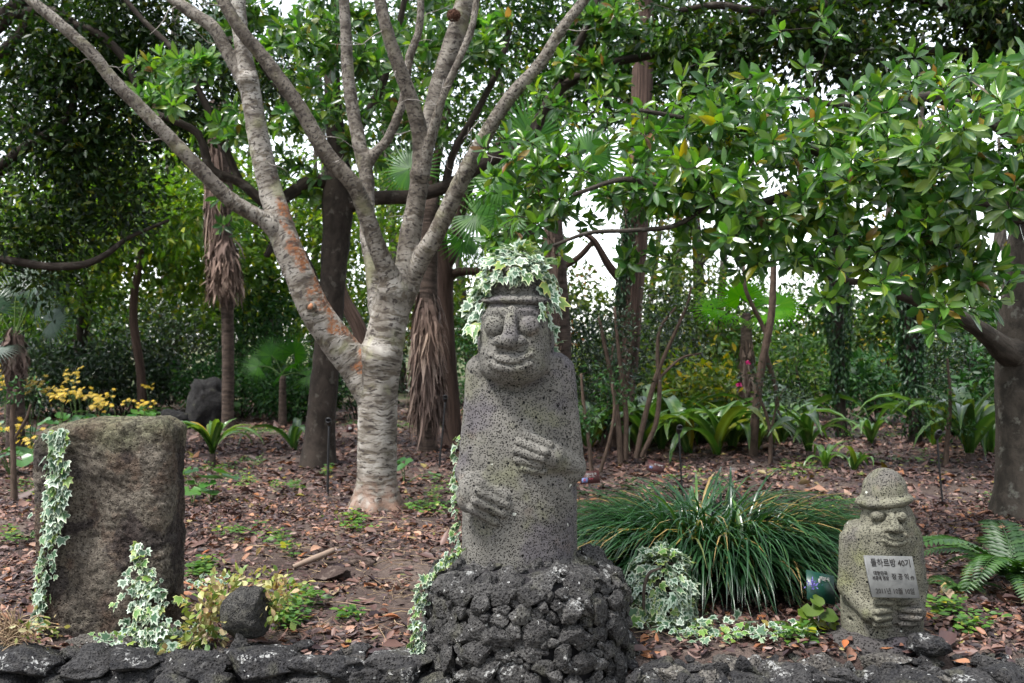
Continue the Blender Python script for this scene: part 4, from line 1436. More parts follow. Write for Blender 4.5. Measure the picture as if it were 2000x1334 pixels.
def grow(skel, tips, rng, r_tip, r_grow=0.18, bend=0.25, step=0.5):
    """join every tip to the nearest piece of the skeleton; returns tube paths and the tips' directions"""
    pts = np.array(skel, float)              # (n,4)
    paths, dirs = [], np.zeros((len(tips), 3))
    P3, Rr = list(pts[:, :3]), list(pts[:, 3])
    arr = np.array(P3)
    d0 = np.array([np.min(np.linalg.norm(arr - t, axis=1)) for t in tips])
    order = np.argsort(d0)
    for ti in order:
        t = tips[ti]
        dd = np.linalg.norm(arr - t, axis=1)
        j = int(np.argmin(dd + 0.15 * np.maximum(0, arr[:, 2] - t[2])))
        a = arr[j]; L_ = dd[j]
        if L_ < 1e-4:
            dirs[ti] = (0, 0, 1); continue
        r0 = min(Rr[j] * 0.7, r_tip + r_grow * 0.02 * L_ + 0.004 * L_)
        k = max(3, int(L_ / step) + 2)
        s_ = np.linspace(0, 1, k)
        c = a + (t - a) * s_[:, None]
        b = rng.normal(size=3) * bend * L_ * 0.35
        b[2] += bend * L_ * 0.2
        c = c + np.sin(s_ * math.pi)[:, None] * b
        c[1:-1] += rng.normal(size=(k - 2, 3)) * 0.03 * L_
        rr = r0 + (r_tip - r0) * s_
        paths.append(np.column_stack([c, rr]))
        dirs[ti] = unit(c[-1] - c[-2])
        arr = np.vstack([arr, c[1:]])
        Rr += list(rr[1:])
    return paths, dirs

def ellipsoid_pts(c, rad, n, rng, hollow=0.0):
    v = unit(rng.normal(size=(n, 3))) * (rng.uniform(hollow ** 3, 1, n) ** (1 / 3))[:, None]
    return np.asarray(c) + v * np.asarray(rad)

def region(px, py, d, rpx, rpy, rd, n, rng, tight=0.26):
    """twig tips in an ellipsoid seen at a pixel, with its true size at depth d"""
    c, rad = P(px, py, d), np.array((S(rpx, d), rd, S(rpy, d)))
    m = max(3, n // 7)
    cen = ellipsoid_pts(c, rad, m, rng)                    # twigs gather in flattened sprays
    k = rng.integers(m, size=n)
    return cen[k] + rng.normal(size=(n, 3)) * rad.mean() * np.array([tight, tight, tight * 0.48])

def foliage(name, tmpl, pos, M, sc, mat, parent, kind='stuff', singles=0, single_name='leaf', tmpl_single=None, score=None):
    """leaves as one part; the `singles` that show largest become parts of their own"""
    keep = np.ones(len(pos), bool)
    sc = np.asarray(sc, float)
    if sc.ndim == 1:
        sc = np.repeat(sc[:, None], 3, 1)
    if singles:
        vis, px, py = in_view(pos, -15)
        s_ = np.where(vis, sc[:, 1] / pos[:, 1], 0) if score is None else np.where(vis, score, 0)
        idx = np.argsort(-s_)[:singles]
        idx = idx[s_[idx] > 0]
        T, F, A = tmpl_single or tmpl
        me = mk_mesh(single_name, T, F, MAT[mat], True, A)
        for i in idx:
            place(single_name, me, parent, pos[i], M[i] * sc[i])
        keep[idx] = False
    if keep.any():
        V, F, A = scatter(tmpl[0], tmpl[1], pos[keep], M[keep], sc[keep], tmpl[2])
        o = part(name, V, F, MAT[mat], parent, True, A, kind)
        return o

def limbs_mesh(root, limbs, mat, name='branch', nseg=10, rough=0.12, first='trunk', fine=None):
    """each hand-placed limb is a part; returns the skeleton"""
    sk = []
    for i, pth in enumerate(limbs):
        V, F, A = tube(pth, nseg, rough)
        part(first if i == 0 else name, V, F, MAT[mat], root, True, A)
        sk.append(pth[::2] if len(pth) > 6 else pth)
    return np.vstack(sk)

def twig_mesh(root, paths, mat, name='twigs', nseg=4):
    if not paths:
        return
    mb = MB()
    for p_ in paths:
        add_tube(mb, p_, nseg)
    return mb.build(name, MAT[mat], root, True, 'stuff')

TRI = {'far': T_FAR, 'mid': T_MID, 'near': T_NEAR}

def tree(name, label, limbs_px, regions, leaf, seed, bark='bark_dark', twig='bark_branch', cat='tree', group=None, nseg=10, flare=1.35, r_tip=0.004, limb_n=5):
    """limbs_px: rows (px,py,depth,radius_px), the first is the trunk. regions: (px,py,d,rpx,rpy,rd,ntips).
    leaf: dict(t, mat, size, n, style, spread, singles)"""
    rng = np.random.default_rng(seed)
    limbs = [pxpath(l, limb_n) for l in limbs_px]
    base = limbs[0][0, :3].copy()
    gz = float(ground_z(base[0], base[1]))
    if base[2] - gz < 0.6:                        # root flare down into the soil
        k = limbs[0]
        h = k[:, 2] - gz
        k[:, 3] *= 1 + (flare - 1) * np.exp(-np.maximum(h, 0) / 0.18)
        limbs[0] = np.vstack([np.append([base[0], base[1], gz - 0.12], k[0, 3] * 1.1), k])
    base[2] = gz
    root = thing(name, label, cat, tuple(base), group)
    sk = limbs_mesh(root, limbs, bark, nseg=nseg)
    if regions:
        tips = np.vstack([region(*r[:6], r[6], rng, leaf.get('tight', 0.26)) for r in regions])
        paths, dirs = grow(sk, tips, rng, r_tip)
        twig_mesh(root, paths, twig)
        dirs = unit(dirs * 0.7 + np.array(leaf.get('face', (0, 0, 0.35))) + rng.normal(size=dirs.shape) * 0.3)
        pos, M, sc = leaves_at(tips, dirs, leaf['n'], leaf['size'], rng, leaf.get('spread', 0.15), leaf.get('style', 'spray'), leaf.get('droop', 0.25))
        foliage('foliage', leaf['t'], pos, M, sc, leaf['mat'], root, singles=leaf.get('singles', 0), tmpl_single=leaf.get('ts'))
    return root

def shrub(name, label, px, d, w, h, leaf, seed, stems=5, ntips=60, cat='shrub', stem_mat='bark_branch', group=None, zlow=0.1, px_is_x=False, depth=None):
    rng = np.random.default_rng(seed)
    x = px if px_is_x else P(px, 0, d)[0]
    gz = float(ground_z(x, d))
    root = thing(name, label, cat, (x, d, gz), group)
    sk = []
    for i in range(stems):
        a = rng.uniform(0, 6.28)
        e = np.array([x + math.cos(a) * w * 0.28, d + math.sin(a) * w * 0.22, gz + h * rng.uniform(0.5, 0.8)])
        b = np.array([x + math.cos(a) * 0.05, d + math.sin(a) * 0.05, gz - 0.05])
        m_ = (b + e) / 2 + rng.normal(size=3) * 0.06 * h
        r = 0.008 + 0.007 * h
        pth = smooth_path([np.append(b, r), np.append(m_, r * 0.7), np.append(e, r * 0.35)], 4)
        V, F, A = tube(pth, 6)
        part('stem', V, F, MAT[stem_mat], root, True, A)
        sk.append(pth)
    sk = np.vstack(sk)
    dp = depth or w * 0.5
    tips = ellipsoid_pts((x, d, gz + h * (0.5 + zlow / 2)), (w / 2, dp, h * (0.5 - zlow / 2)), ntips, rng, 0.35)
    lump = 1 + 0.25 * gnoise(tips * 2.1 / max(w, 0.5) + seed)[:, None]
    cen = np.array([x, d, gz + h * 0.5])
    tips = cen + (tips - cen) * lump
    tips[:, 2] = np.maximum(tips[:, 2], gz + 0.03)
    paths, dirs = grow(sk, tips, rng, 0.0025)
    twig_mesh(root, paths, stem_mat)
    dirs = unit(dirs + np.array([0, 0, 0.4]) + (tips - cen) * 0.5)
    pos, M, sc = leaves_at(tips, dirs, leaf['n'], leaf['size'], rng, leaf.get('spread', 0.1), leaf.get('style', 'spray'), leaf.get('droop', 0.2))
    pos[:, 2] = np.maximum(pos[:, 2], gz + 0.01)
    foliage('foliage', leaf['t'], pos, M, sc, leaf['mat'], root, singles=leaf.get('singles', 0), tmpl_single=leaf.get('ts'))
    return root
# ------------------------------------------------------------------ the pale-barked tree in the middle, bare of leaves
def pale_tree():
    D = 8.5
    gz = float(ground_z(*P(735, 1000, D)[:2]))
    base = P(735, 1000, D); base[2] = gz
    root = thing('pale_bark_tree', 'bare pale-barked tree with horizontal bark bands and seven spreading limbs', 'tree', tuple(base))
    limbs = [
        # trunk
        [(735, 1030, D, 52), (735, 985, D, 45), (736, 940, D, 41), (737, 850, D, 40.5), (738, 770, D, 41), (742, 715, D, 42), (752, 660, D, 40), (764, 610, D, 37), (772, 580, D, 33)],
        # A big leaning limb
        [(728, 770, D, 34), (700, 722, D, 35), (655, 664, D - .05, 34), (614, 604, D - .1, 32), (586, 540, D - .1, 30), (562, 485, D - .1, 29), (545, 430, D - .05, 27), (528, 370, D, 24), (511, 300, D, 22.5), (497, 225, D, 21), (486, 160, D, 20), (477, 110, D, 17), (467, 40, D, 16), (464, -40, D, 15)],
        # A2 fork up left
        [(486, 165, D, 15), (465, 139, D, 14), (440, 94, D, 13.5), (416, 54, D, 13), (371, 24, D, 11), (330, -8, D, 10), (290, -50, D, 9)],
        [(420, 58, D, 9), (397, 34, D + .05, 8.5), (348, 0, D + .1, 8), (310, -40, D + .1, 7)],
        # B long diagonal
        [(548, 455, D - .1, 20), (520, 432, D - .15, 17), (450, 390, D - .25, 16), (375, 315, D - .35, 15), (285, 221, D - .45, 14), (221, 157, D - .5, 13.5), (176, 101, D - .55, 12.5), (101, 34, D - .6, 12), (60, 0, D - .6, 11), (0, -50, D - .6, 10)],
        # C
        [(772, 585, D, 26), (762, 545, D - .1, 22), (748, 510, D - .15, 20), (731, 466, D - .2, 18.5), (712, 410, D - .25, 17.5), (690, 360, D - .3, 17), (637, 300, D - .35, 16.5), (585, 210, D - .4, 15.5), (517, 116, D - .45, 14.5), (468, 56, D - .5, 13.5), (435, 0, D - .5, 13), (410, -50, D - .5, 12)],
        # D centre
        [(774, 590, D, 30), (786, 550, D, 26), (796, 510, D, 24), (800, 468, D, 22.5), (811, 405, D, 20), (821, 337, D, 18.5), (820, 262, D - .05, 17), (800, 187, D - .1, 16), (777, 124, D - .15, 14.5), (755, 56, D - .2, 13), (742, 0, D - .2, 12.5), (735, -50, D - .2, 12)],
        # D2
        [(816, 380, D + .05, 15), (828, 300, D + .2, 18), (841, 240, D + .25, 20), (860, 161, D + .3, 20), (890, 67, D + .3, 20), (908, 0, D + .3, 19), (920, -50, D + .3, 18)],
        # D3 thin
        [(826, 335, D - .05, 9), (838, 277, D - .1, 9), (860, 202, D - .15, 8.5), (890, 131, D - .2, 8), (920, 60, D - .2, 7.5), (931, 0, D - .2, 7), (938, -40, D - .2, 6)],
        # E right diagonal
        [(776, 592, D, 28), (800, 548, D, 23), (822, 505, D - .05, 20), (850, 460, D - .1, 18.5), (878, 402, D - .15, 18), (912, 330, D - .2, 17), (950, 262, D - .25, 15.5), (995, 191, D - .3, 14), (1058, 120, D - .35, 12.5), (1092, 64, D - .4, 11.5), (1141, 0, D - .4, 10.5), (1175, -45, D - .4, 10)],
        # F behind
        [(752, 630, D + .05, 26), (738, 580, D + .1, 21), (728, 514, D + .15, 17), (718, 460, D + .2, 16), (717, 356, D + .3, 15), (706, 300, D + .35, 15), (691, 225, D + .4, 14), (680, 150, D + .4, 13), (676, 75, D + .4, 12), (672, 0, D + .4, 11), (670, -50, D + .4, 11)],
        [(712, 325, D + .32, 10), (735, 296, D + .35, 10), (757, 272, D + .4, 10), (778, 225, D + .4, 9.5), (789, 187, D + .4, 9), (800, 112, D + .4, 9), (819, 56, D + .4, 8), (822, -30, D + .4, 7.5)],
    ]
    paths = [pxpath(l, 4) for l in limbs]
    allp = np.vstack(paths)
    lo = allp[:, :3].min(0) - 0.25; hi = allp[:, :3].max(0) + 0.2
    h = 0.0175
    f = Field(lo, hi, h)
    for pth in paths:
        for q_, (a, b) in enumerate(zip(pth[:-1], pth[1:])):
            f.capsule(a[:3], b[:3], a[3] * 0.95, b[3] * 0.95, 0.035 if q_ < 4 else 0.003)
    # root flare
    for k in range(7):
        a = k * 0.9 + 0.2
        f.capsule(base + (math.cos(a) * 0.05, math.sin(a) * 0.05, 0.20), base + (math.cos(a) * 0.27, math.sin(a) * 0.27, -0.07), 0.09, 0.045, 0.06)
    # swollen crotches and knots
    for px, py, r in ((548, 448, 24), (484, 158, 19), (770, 570, 34), (742, 700, 42), (820, 340, 18), (912, 330, 17)):
        f.ell(P(px, py, D - 0.03), (S(r, D),) * 3, 0.04)
    V, Q = f.mesh()
    del f
    # nearest limb of every vertex -> bark coordinates
    n = len(V)
    best = np.full(n, 9.0); lid = np.zeros(n, int); al = np.zeros(n); ca = np.zeros(n); sa = np.zeros(n)
    for li, pth in enumerate(paths):
        acc = 0.0
        for a, b in zip(pth[:-1], pth[1:]):
            ba = b[:3] - a[:3]; L_ = np.linalg.norm(ba)
            if L_ < 1e-6: continue
            bn = ba / L_
            mlo = np.minimum(a[:3], b[:3]) - 0.4; mhi = np.maximum(a[:3], b[:3]) + 0.4
            m = np.nonzero(np.all((V > mlo) & (V < mhi), 1))[0]
            if len(m):
                q = V[m] - a[:3]
                t = np.clip(q @ bn, 0, L_)
                w = q - t[:, None] * bn
                dist = np.linalg.norm(w, axis=1) - (a[3] + (b[3] - a[3]) * t / L_)
                up = np.array([0, 1.0, 0]); u = unit(np.cross(bn, up)); v = np.cross(bn, u)
                ok = dist < best[m] - 1e-4
                mm = m[ok]
                best[mm] = dist[ok]; lid[mm] = li; al[mm] = acc + t[ok] + li * 3.7
                ww = unit(w[ok])
                ca[mm] = ww @ u; sa[mm] = ww @ v
            acc += L_
    N = vnormals(V, Q)
    ring = 0.0035 * gnoise(np.stack([al * 16, ca * 0.8, sa * 0.8], -1)) + 0.004 * fbm(V * 11, 2)
    V = V + N * ring[:, None]
    zz = V[:, 2]
    stain = np.where(lid == 1, np.clip(1.2 - np.maximum(V[:, 2] - 2.2, 0) / 1.6, 0, 1) * np.clip(0.72 + 0.5 * (V[:, 0] - np.interp(V[:, 2], paths[1][:, 2], paths[1][:, 0])) / 0.12, 0.3, 1.05), 0.0)
    grey = np.isin(lid, (5, 6)) * np.clip((V[:, 2] - 1.8) / 0.9, 0, 1) * 1.1 + np.isin(lid, (2, 3, 4, 7, 8, 9, 10, 11)) * np.clip((V[:, 2] - 1.6) / 1.2, 0.2, 1) * 0.75
    foot = np.clip(1 - (zz - gz) / 0.35, 0, 1)
    NN = N.copy()
    fl = lid[Q]
    own = fl.max(1) * 0 + fl[:, 0]
    for li in range(len(paths)):
        sel = Q[own == li]
        if not len(sel): continue
        u, inv = np.unique(sel, return_inverse=True)
        me = mk_mesh('branch', V[u] - WL[root.name], [inv.reshape(-1, 4)], MAT['bark_pale'], True,
                     dict(along=al[u], ca=ca[u], sa=sa[u], stain=stain[u], grey=grey[u], foot=foot[u]))
        me.normals_split_custom_set_from_vertices([tuple(x) for x in NN[u]])
        link('trunk' if li == 0 else 'branch', me, root)
    # sawn stub
    c = P(613, 600, D - 0.1) + np.array([0, -S(30, D), 0])
    mb = MB()
    add_tube(mb, smooth_path([np.append(c + (0.01, 0.05, -0.01), 0.055), np.append(c + (0, 0.0, 0), 0.044), np.append(c + (-0.004, -0.018, 0.004), 0.038), np.append(c + (-0.004, -0.022, 0.004), 0.030)], 3), 12, 0.1)
    stub = mb.build('branch_stub', MAT['bark_pale'], root)
    V2, F2, _ = tube(np.array([np.append(c + (-0.004, -0.02, 0.004), 0.030), np.append(c + (-0.006, -0.026, 0.005), 0.028)]), 12)
    part('cut_face', V2, F2, MAT['cut_wood'], stub)
    # thin bare twigs
    rng = np.random.default_rng(5)
    mb = MB()
    for i in range(46):
        pth = paths[rng.integers(1, len(paths))]
        k = rng.integers(len(pth) // 3, len(pth))
        p0 = pth[k, :3]
        d = unit(np.array([rng.normal(), -abs(rng.normal()) * 0.6, rng.normal() * 0.5 + 0.25]))
        L_ = rng.uniform(0.15, 0.6)
        c = [p0]
        for s_ in range(4):
            d = unit(d + rng.normal(size=3) * 0.35)
            c.append(c[-1] + d * L_ / 4)
        r = np.linspace(0.005, 0.0018, 5)
        add_tube(mb, np.column_stack([np.array(c), r]), 4)
        if rng.random() < 0.6:
            d2 = unit(d + rng.normal(size=3) * 0.7)
            add_tube(mb, np.column_stack([np.array([c[2], c[2] + d2 * L_ * 0.2, c[2] + d2 * L_ * 0.4 + (0, 0, 0.02)]), [0.003, 0.002, 0.0014]]), 4)
    mb.build('twigs', MAT['bark_pale_twig'], root, True, 'stuff')
    # bird's nest in the top
    c = P(886, 30, D + 0.15)
    ns = thing('bird_nest', 'brown twiggy lump of nest high on the pale tree', 'nest', tuple(c))
    mb = MB()
    for i in range(170):
        d = rand_dirs(1, rng)[0]; e = unit(np.cross(d, rand_dirs(1, rng)[0]))
        q = c + d * 0.055 * rng.uniform(0.5, 1.0) * np.array([1, 0.8, 0.95])
        add_tube(mb, np.column_stack([np.array([q - e * 0.03, q + d * 0.006, q + e * 0.03]), [0.003, 0.0035, 0.002]]), 4)
    mb.build('fibres', MAT['nest_fibre'], ns, True, 'stuff')
    return root
pale = pale_tree()

L_BROAD = dict(face=(-0.1, -0.75, 0.5), t=T_MID, ts=T_NEAR, mat='leaf_broad', size=0.175, n=10, style='rosette')

# ------------------------------------------------------------------ dark broadleaf behind the pale tree
D = 11.6
dark_tree = tree('broadleaf_tree', 'dark trunked broadleaf tree directly behind the pale tree', [
    [(622, 912, D, 30), (626, 840, D, 28), (634, 740, D, 27), (643, 640, D, 25), (651, 540, D, 25), (657, 450, D, 28), (660, 390, D, 31), (662, 350, D, 27), (660, 300, D, 20), (652, 220, D, 17), (648, 120, D, 14), (655, 20, D, 11), (660, -60, D, 9)],
    [(648, 640, D, 15), (622, 580, D, 13), (600, 520, D, 11), (570, 470, D, 10), (540, 470, D, 8), (520, 500, D - .1, 6)],
    [(660, 380, D, 20), (640, 358, D, 15), (605, 354, D - .1, 13), (565, 380, D - .2, 12), (525, 400, D - .3, 11), (470, 357, D - .4, 10), (412, 330, D - .5, 9), (385, 260, D - .5, 8), (300, 220, D - .6, 6)],
    [(668, 400, D, 22), (705, 392, D, 16), (742, 386, D, 14), (800, 384, D, 13.5), (862, 368, D, 13), (905, 345, D - .1, 12.5), (960, 312, D - .1, 12), (1025, 285, D - .2, 12.5), (1051, 240, D - .2, 12), (1081, 187, D - .3, 11.5), (1118, 157, D - .3, 10), (1193, 124, D - .4, 8.5), (1268, 109, D - .4, 7.5), (1343, 94, D - .5, 6), (1420, 60, D - .5, 4)],
    [(1081, 190, D - .3, 9), (1111, 124, D - .3, 8.5), (1145, 56, D - .4, 8), (1167, 0, D - .4, 7), (1190, -60, D - .4, 6)],
    [(655, 330, D, 14), (620, 280, D - .1, 12), (590, 215, D - .2, 10), (545, 170, D - .3, 9), (500, 110, D - .4, 8), (420, 60, D - .4, 6)],
    [(662, 300, D, 12), (700, 250, D - .1, 10), (740, 180, D - .2, 8.5), (770, 90, D - .2, 7), (790, 0, D - .2, 6)],
    [(470, 357, D - .4, 8), (440, 290, D - .4, 7), (400, 200, D - .5, 7), (350, 110, D - .6, 6), (280, 40, D - .6, 5), (230, -20, D - .6, 5)],
    [(870, 366, D, 9), (885, 300, D, 8), (930, 220, D - .1, 7), (975, 130, D - .2, 6), (1000, 40, D - .2, 5)],
], [
    (350, 170, 9.6, 80, 70, 0.35, 26), (330, 110, 10.4, 110, 80, 0.5, 24), (570, 50, 9.8, 120, 55, 0.4, 34), (450, 40, 10.6, 120, 60, 0.6, 26),
    (700, 120, 10.6, 110, 110, 0.5, 40), (770, 170, 10.0, 70, 90, 0.4, 22), (620, 250, 11.2, 120, 90, 0.6, 30), (560, 330, 11.6, 90, 60, 0.6, 16),
    (430, 260, 11.0, 110, 80, 0.6, 26), (840, 60, 10.8, 110, 70, 0.6, 34), (480, 430, 11.8, 90, 50, 0.5, 14), (930, 130, 11.0, 110, 120, 0.5, 26),
    (600, -120, 10.8, 340, 90, 1.0, 90), (740, 300, 11.3, 80, 60, 0.4, 14), (540, 130, 11.6, 90, 80, 0.6, 26), (830, 230, 11.4, 60, 80, 0.5, 14), (1130, 50, 10.9, 90, 60, 0.5, 26), (700, 30, 11.4, 90, 60, 0.5, 28), (820, 110, 11.6, 80, 60, 0.5, 22), (900, 40, 11.5, 80, 60, 0.5, 24), (1250, 80, 10.9, 90, 60, 0.5, 34), (1360, 90, 10.8, 90, 50, 0.5, 24), (1200, 160, 11, 90, 40, 0.4, 18), (1080, 150, 11, 80, 60, 0.4, 14),
], dict(L_BROAD, size=0.16, mat='leaf_broad', singles=300), 11, 'bark_dark', 'bark_branch')

# ------------------------------------------------------------------ big-leaved tree at the right
D = 8.2
right_tree = tree('broadleaf_tree', 'big-leaved evergreen whose trunk stands at the picture edge behind the small statue', [
    [(1992, 1015, D, 46), (1988, 900, D, 41), (1986, 800, D, 40), (1990, 690, D, 42), (1998, 560, D, 38), (2012, 420, D, 34), (2030, 280, D, 30), (2040, 100, D, 26), (2050, -40, D, 22)],
    [(1995, 690, D - .05, 32), (1965, 686, D - .15, 27), (1935, 660, D - .25, 20), (1900, 635, D - .35, 16), (1850, 608, D - .5, 14.5), (1800, 588, D - .65, 13.5), (1750, 570, D - .8, 12), (1712, 548, D - .9, 10), (1680, 520, D - 1.0, 8), (1650, 470, D - 1.1, 7), (1600, 430, D - 1.2, 6), (1540, 400, D - 1.2, 5)],
    [(1712, 548, D - .9, 7), (1660, 550, D - .95, 6.5), (1610, 535, D - 1.0, 6), (1570, 505, D - 1.1, 5), (1530, 470, D - 1.1, 4)],
    [(2010, 430, D, 18), (1950, 400, D - .3, 15), (1860, 380, D - .5, 13), (1760, 360, D - .7, 12), (1660, 355, D - .8, 11), (1560, 375, D - .9, 10), (1470, 400, D - 1.0, 9), (1390, 395, D - 1.1, 8), (1300, 370, D - 1.1, 7), (1220, 350, D - 1.2, 5.5), (1120, 380, D - 1.2, 4)],
    [(1660, 355, D - .8, 8), (1600, 300, D - .8, 8), (1520, 270, D - .9, 7), (1420, 250, D - 1.0, 6), (1330, 230, D - 1.0, 5), (1250, 215, D - 1.1, 4)],
    [(2025, 300, D, 16), (1940, 240, D - .4, 13), (1830, 190, D - .5, 11), (1740, 200, D - .6, 9), (1640, 205, D - .6, 7), (1560, 190, D - .6, 5)],
    [(1390, 395, D - 1.1, 5), (1320, 440, D - 1.1, 5), (1230, 450, D - 1.2, 4.5), (1150, 455, D - 1.2, 4), (1080, 480, D - 1.2, 3)],
    [(1960, 420, D - .3, 10), (1940, 500, D - .7, 9), (1900, 540, D - 1.0, 7), (1860, 500, D - 1.2, 5)],
], [
    (1060, 300, 7.9, 116, 52, 0.45, 17), (1200, 230, 8.1, 136, 63, 0.45, 32), (1130, 340, 7.7, 136, 63, 0.45, 30), (1280, 300, 7.4, 126, 80, 0.45, 38),
    (1100, 420, 7.8, 126, 57, 0.40, 28), (1040, 480, 7.9, 105, 46, 0.35, 15), (1230, 410, 7.5, 105, 52, 0.40, 25), (1370, 250, 7.2, 126, 80, 0.50, 36),
    (1430, 340, 7.1, 116, 69, 0.45, 32), (1360, 440, 7.2, 116, 57, 0.45, 25), (1480, 430, 6.9, 126, 57, 0.45, 32), (1540, 300, 6.8, 136, 80, 0.50, 38),
    (1600, 400, 6.6, 116, 57, 0.45, 30), (1620, 480, 6.6, 94, 52, 0.45, 22), (1700, 310, 6.4, 136, 80, 0.55, 38), (1740, 420, 6.3, 126, 69, 0.45, 32),
    (1830, 330, 6.1, 126, 103, 0.55, 36), (1800, 500, 6.2, 126, 57, 0.45, 28), (1920, 430, 5.9, 105, 92, 0.45, 32), (1900, 270, 5.9, 126, 92, 0.55, 32), (1930, 540, 5.9, 84, 46, 0.45, 17),
    (1680, 220, 6.9, 136, 57, 0.55, 25), (1850, 180, 6.5, 147, 69, 0.55, 28), (1960, 140, 6.3, 94, 92, 0.55, 21), (1550, 220, 7.2, 126, 46, 0.55, 17),
    (1700, 570, 6.4, 63, 34, 0.35, 7), (1880, 600, 6.0, 52, 34, 0.35, 7), (1450, 530, 7.0, 63, 29, 0.35, 7), (1270, 500, 7.5, 52, 34, 0.35, 7), (1770, -120, 6.7, 315, 126, 0.95, 35),
], dict(L_BROAD, size=0.14, n=9, singles=300, tight=0.42), 12, 'bark_grey', 'bark_branch')

# ------------------------------------------------------------------ reddish tree behind the statue
D = 14.2
tree('slender_tree', 'reddish brown slender tree just behind the tall statue', [
    [(884, 868, D, 20), (882, 800, D, 17), (877, 720, D, 16), (872, 640, D, 16), (868, 570, D, 18), (868, 530, D, 18), (858, 470, D, 14), (848, 410, D, 12), (850, 330, D, 10), (870, 230, D, 8), (880, 100, D, 6)],
    [(870, 560, D, 11), (886, 535, D, 9), (915, 530, D - .1, 8), (955, 533, D - .2, 7.5), (1040, 545, D - .3, 7), (1120, 510, D - .3, 6), (1160, 470, D - .3, 5)],
    [(866, 535, D, 12), (890, 480, D, 11), (900, 420, D, 10), (930, 340, D, 8), (990, 260, D, 6)],
    [(852, 420, D, 8), (820, 350, D, 7), (800, 250, D, 6), (780, 150, D, 5)],
], [(900, 280, 13.8, 150, 110, 0.8, 60), (980, 180, 13.6, 140, 120, 0.8, 60), (820, 200, 14, 120, 120, 0.8, 50), (960, 390, 13.8, 70, 40, 0.4, 18)],
    dict(t=T_FAR, mat='leaf_mid', size=0.11, n=16, spread=0.16), 13, 'bark_red', 'bark_branch')

# ------------------------------------------------------------------ cedar with shaggy bark
D = 13.5
tree('cedar_tree', 'fibrous red-barked cedar with ivy up one side', [
    [(1205, 885, D, 28), (1212, 780, D, 27), (1222, 680, D, 27), (1230, 580, D, 27), (1238, 480, D, 26), (1246, 360, D, 24), (1252, 240, D, 22), (1256, 100, D, 20), (1258, -40, D, 18)],
    [(1225, 560, D, 10), (1190, 520, D - .1, 8), (1160, 470, D - .2, 6), (1130, 450, D - .2, 4)],
], [], None, 14, 'bark_cedar', 'bark_branch', nseg=18)

# ------------------------------------------------------------------ dark canopy trees, upper part of the picture
tree('canopy_tree', 'tall dark leafy tree with a pale horizontal limb high above the small statue', [
    [(2120, 930, 10.6, 60), (2090, 600, 10.6, 55), (2040, 300, 10.6, 50), (1985, 130, 10.6, 44), (1925, 40, 10.6, 40), (1880, -40, 10.6, 36), (1850, -160, 10.6, 30)],
    [(1925, 60, 10.6, 20), (1800, -10, 10.4, 17), (1640, 5, 10.3, 14), (1560, 24, 10.2, 11), (1480, 22, 10.2, 9), (1400, 10, 10.2, 7), (1330, 20, 10.2, 5)],
    [(2000, 200, 10.6, 16), (1900, 110, 10.8, 14), (1800, 105, 10.8, 12), (1700, 92, 10.9, 10), (1620, 95, 11, 8), (1540, 130, 11, 6)],
    [(1960, 120, 10.6, 12), (1880, 170, 10.4, 10), (1790, 185, 10.3, 9), (1740, 195, 10.3, 7), (1690, 215, 10.2, 6), (1600, 200, 10.2, 5)],
], [
    (1420, 50, 10.6, 130, 60, 0.9, 75), (1560, 80, 10.4, 150, 60, 0.9, 95), (1700, 50, 10.8, 150, 70, 0.9, 80), (1850, 60, 10.6, 150, 80, 0.9, 95), (1950, 150, 10.2, 90, 80, 0.6, 44), (1650, 150, 10.6, 170, 40, 0.8, 40),
    (1400, 240, 11.6, 140, 60, 0.8, 45), (1650, 270, 11.6, 150, 70, 0.8, 50), (1850, 330, 11.6, 120, 80, 0.8, 45),
    (1600, -130, 10.6, 420, 110, 1.5, 160), (1960, 40, 10.2, 100, 70, 0.6, 50),
], dict(t=T_FAR, mat='leaf_dark', size=0.12, n=19, spread=0.15), 15, 'bark_dark', 'bark_branch')

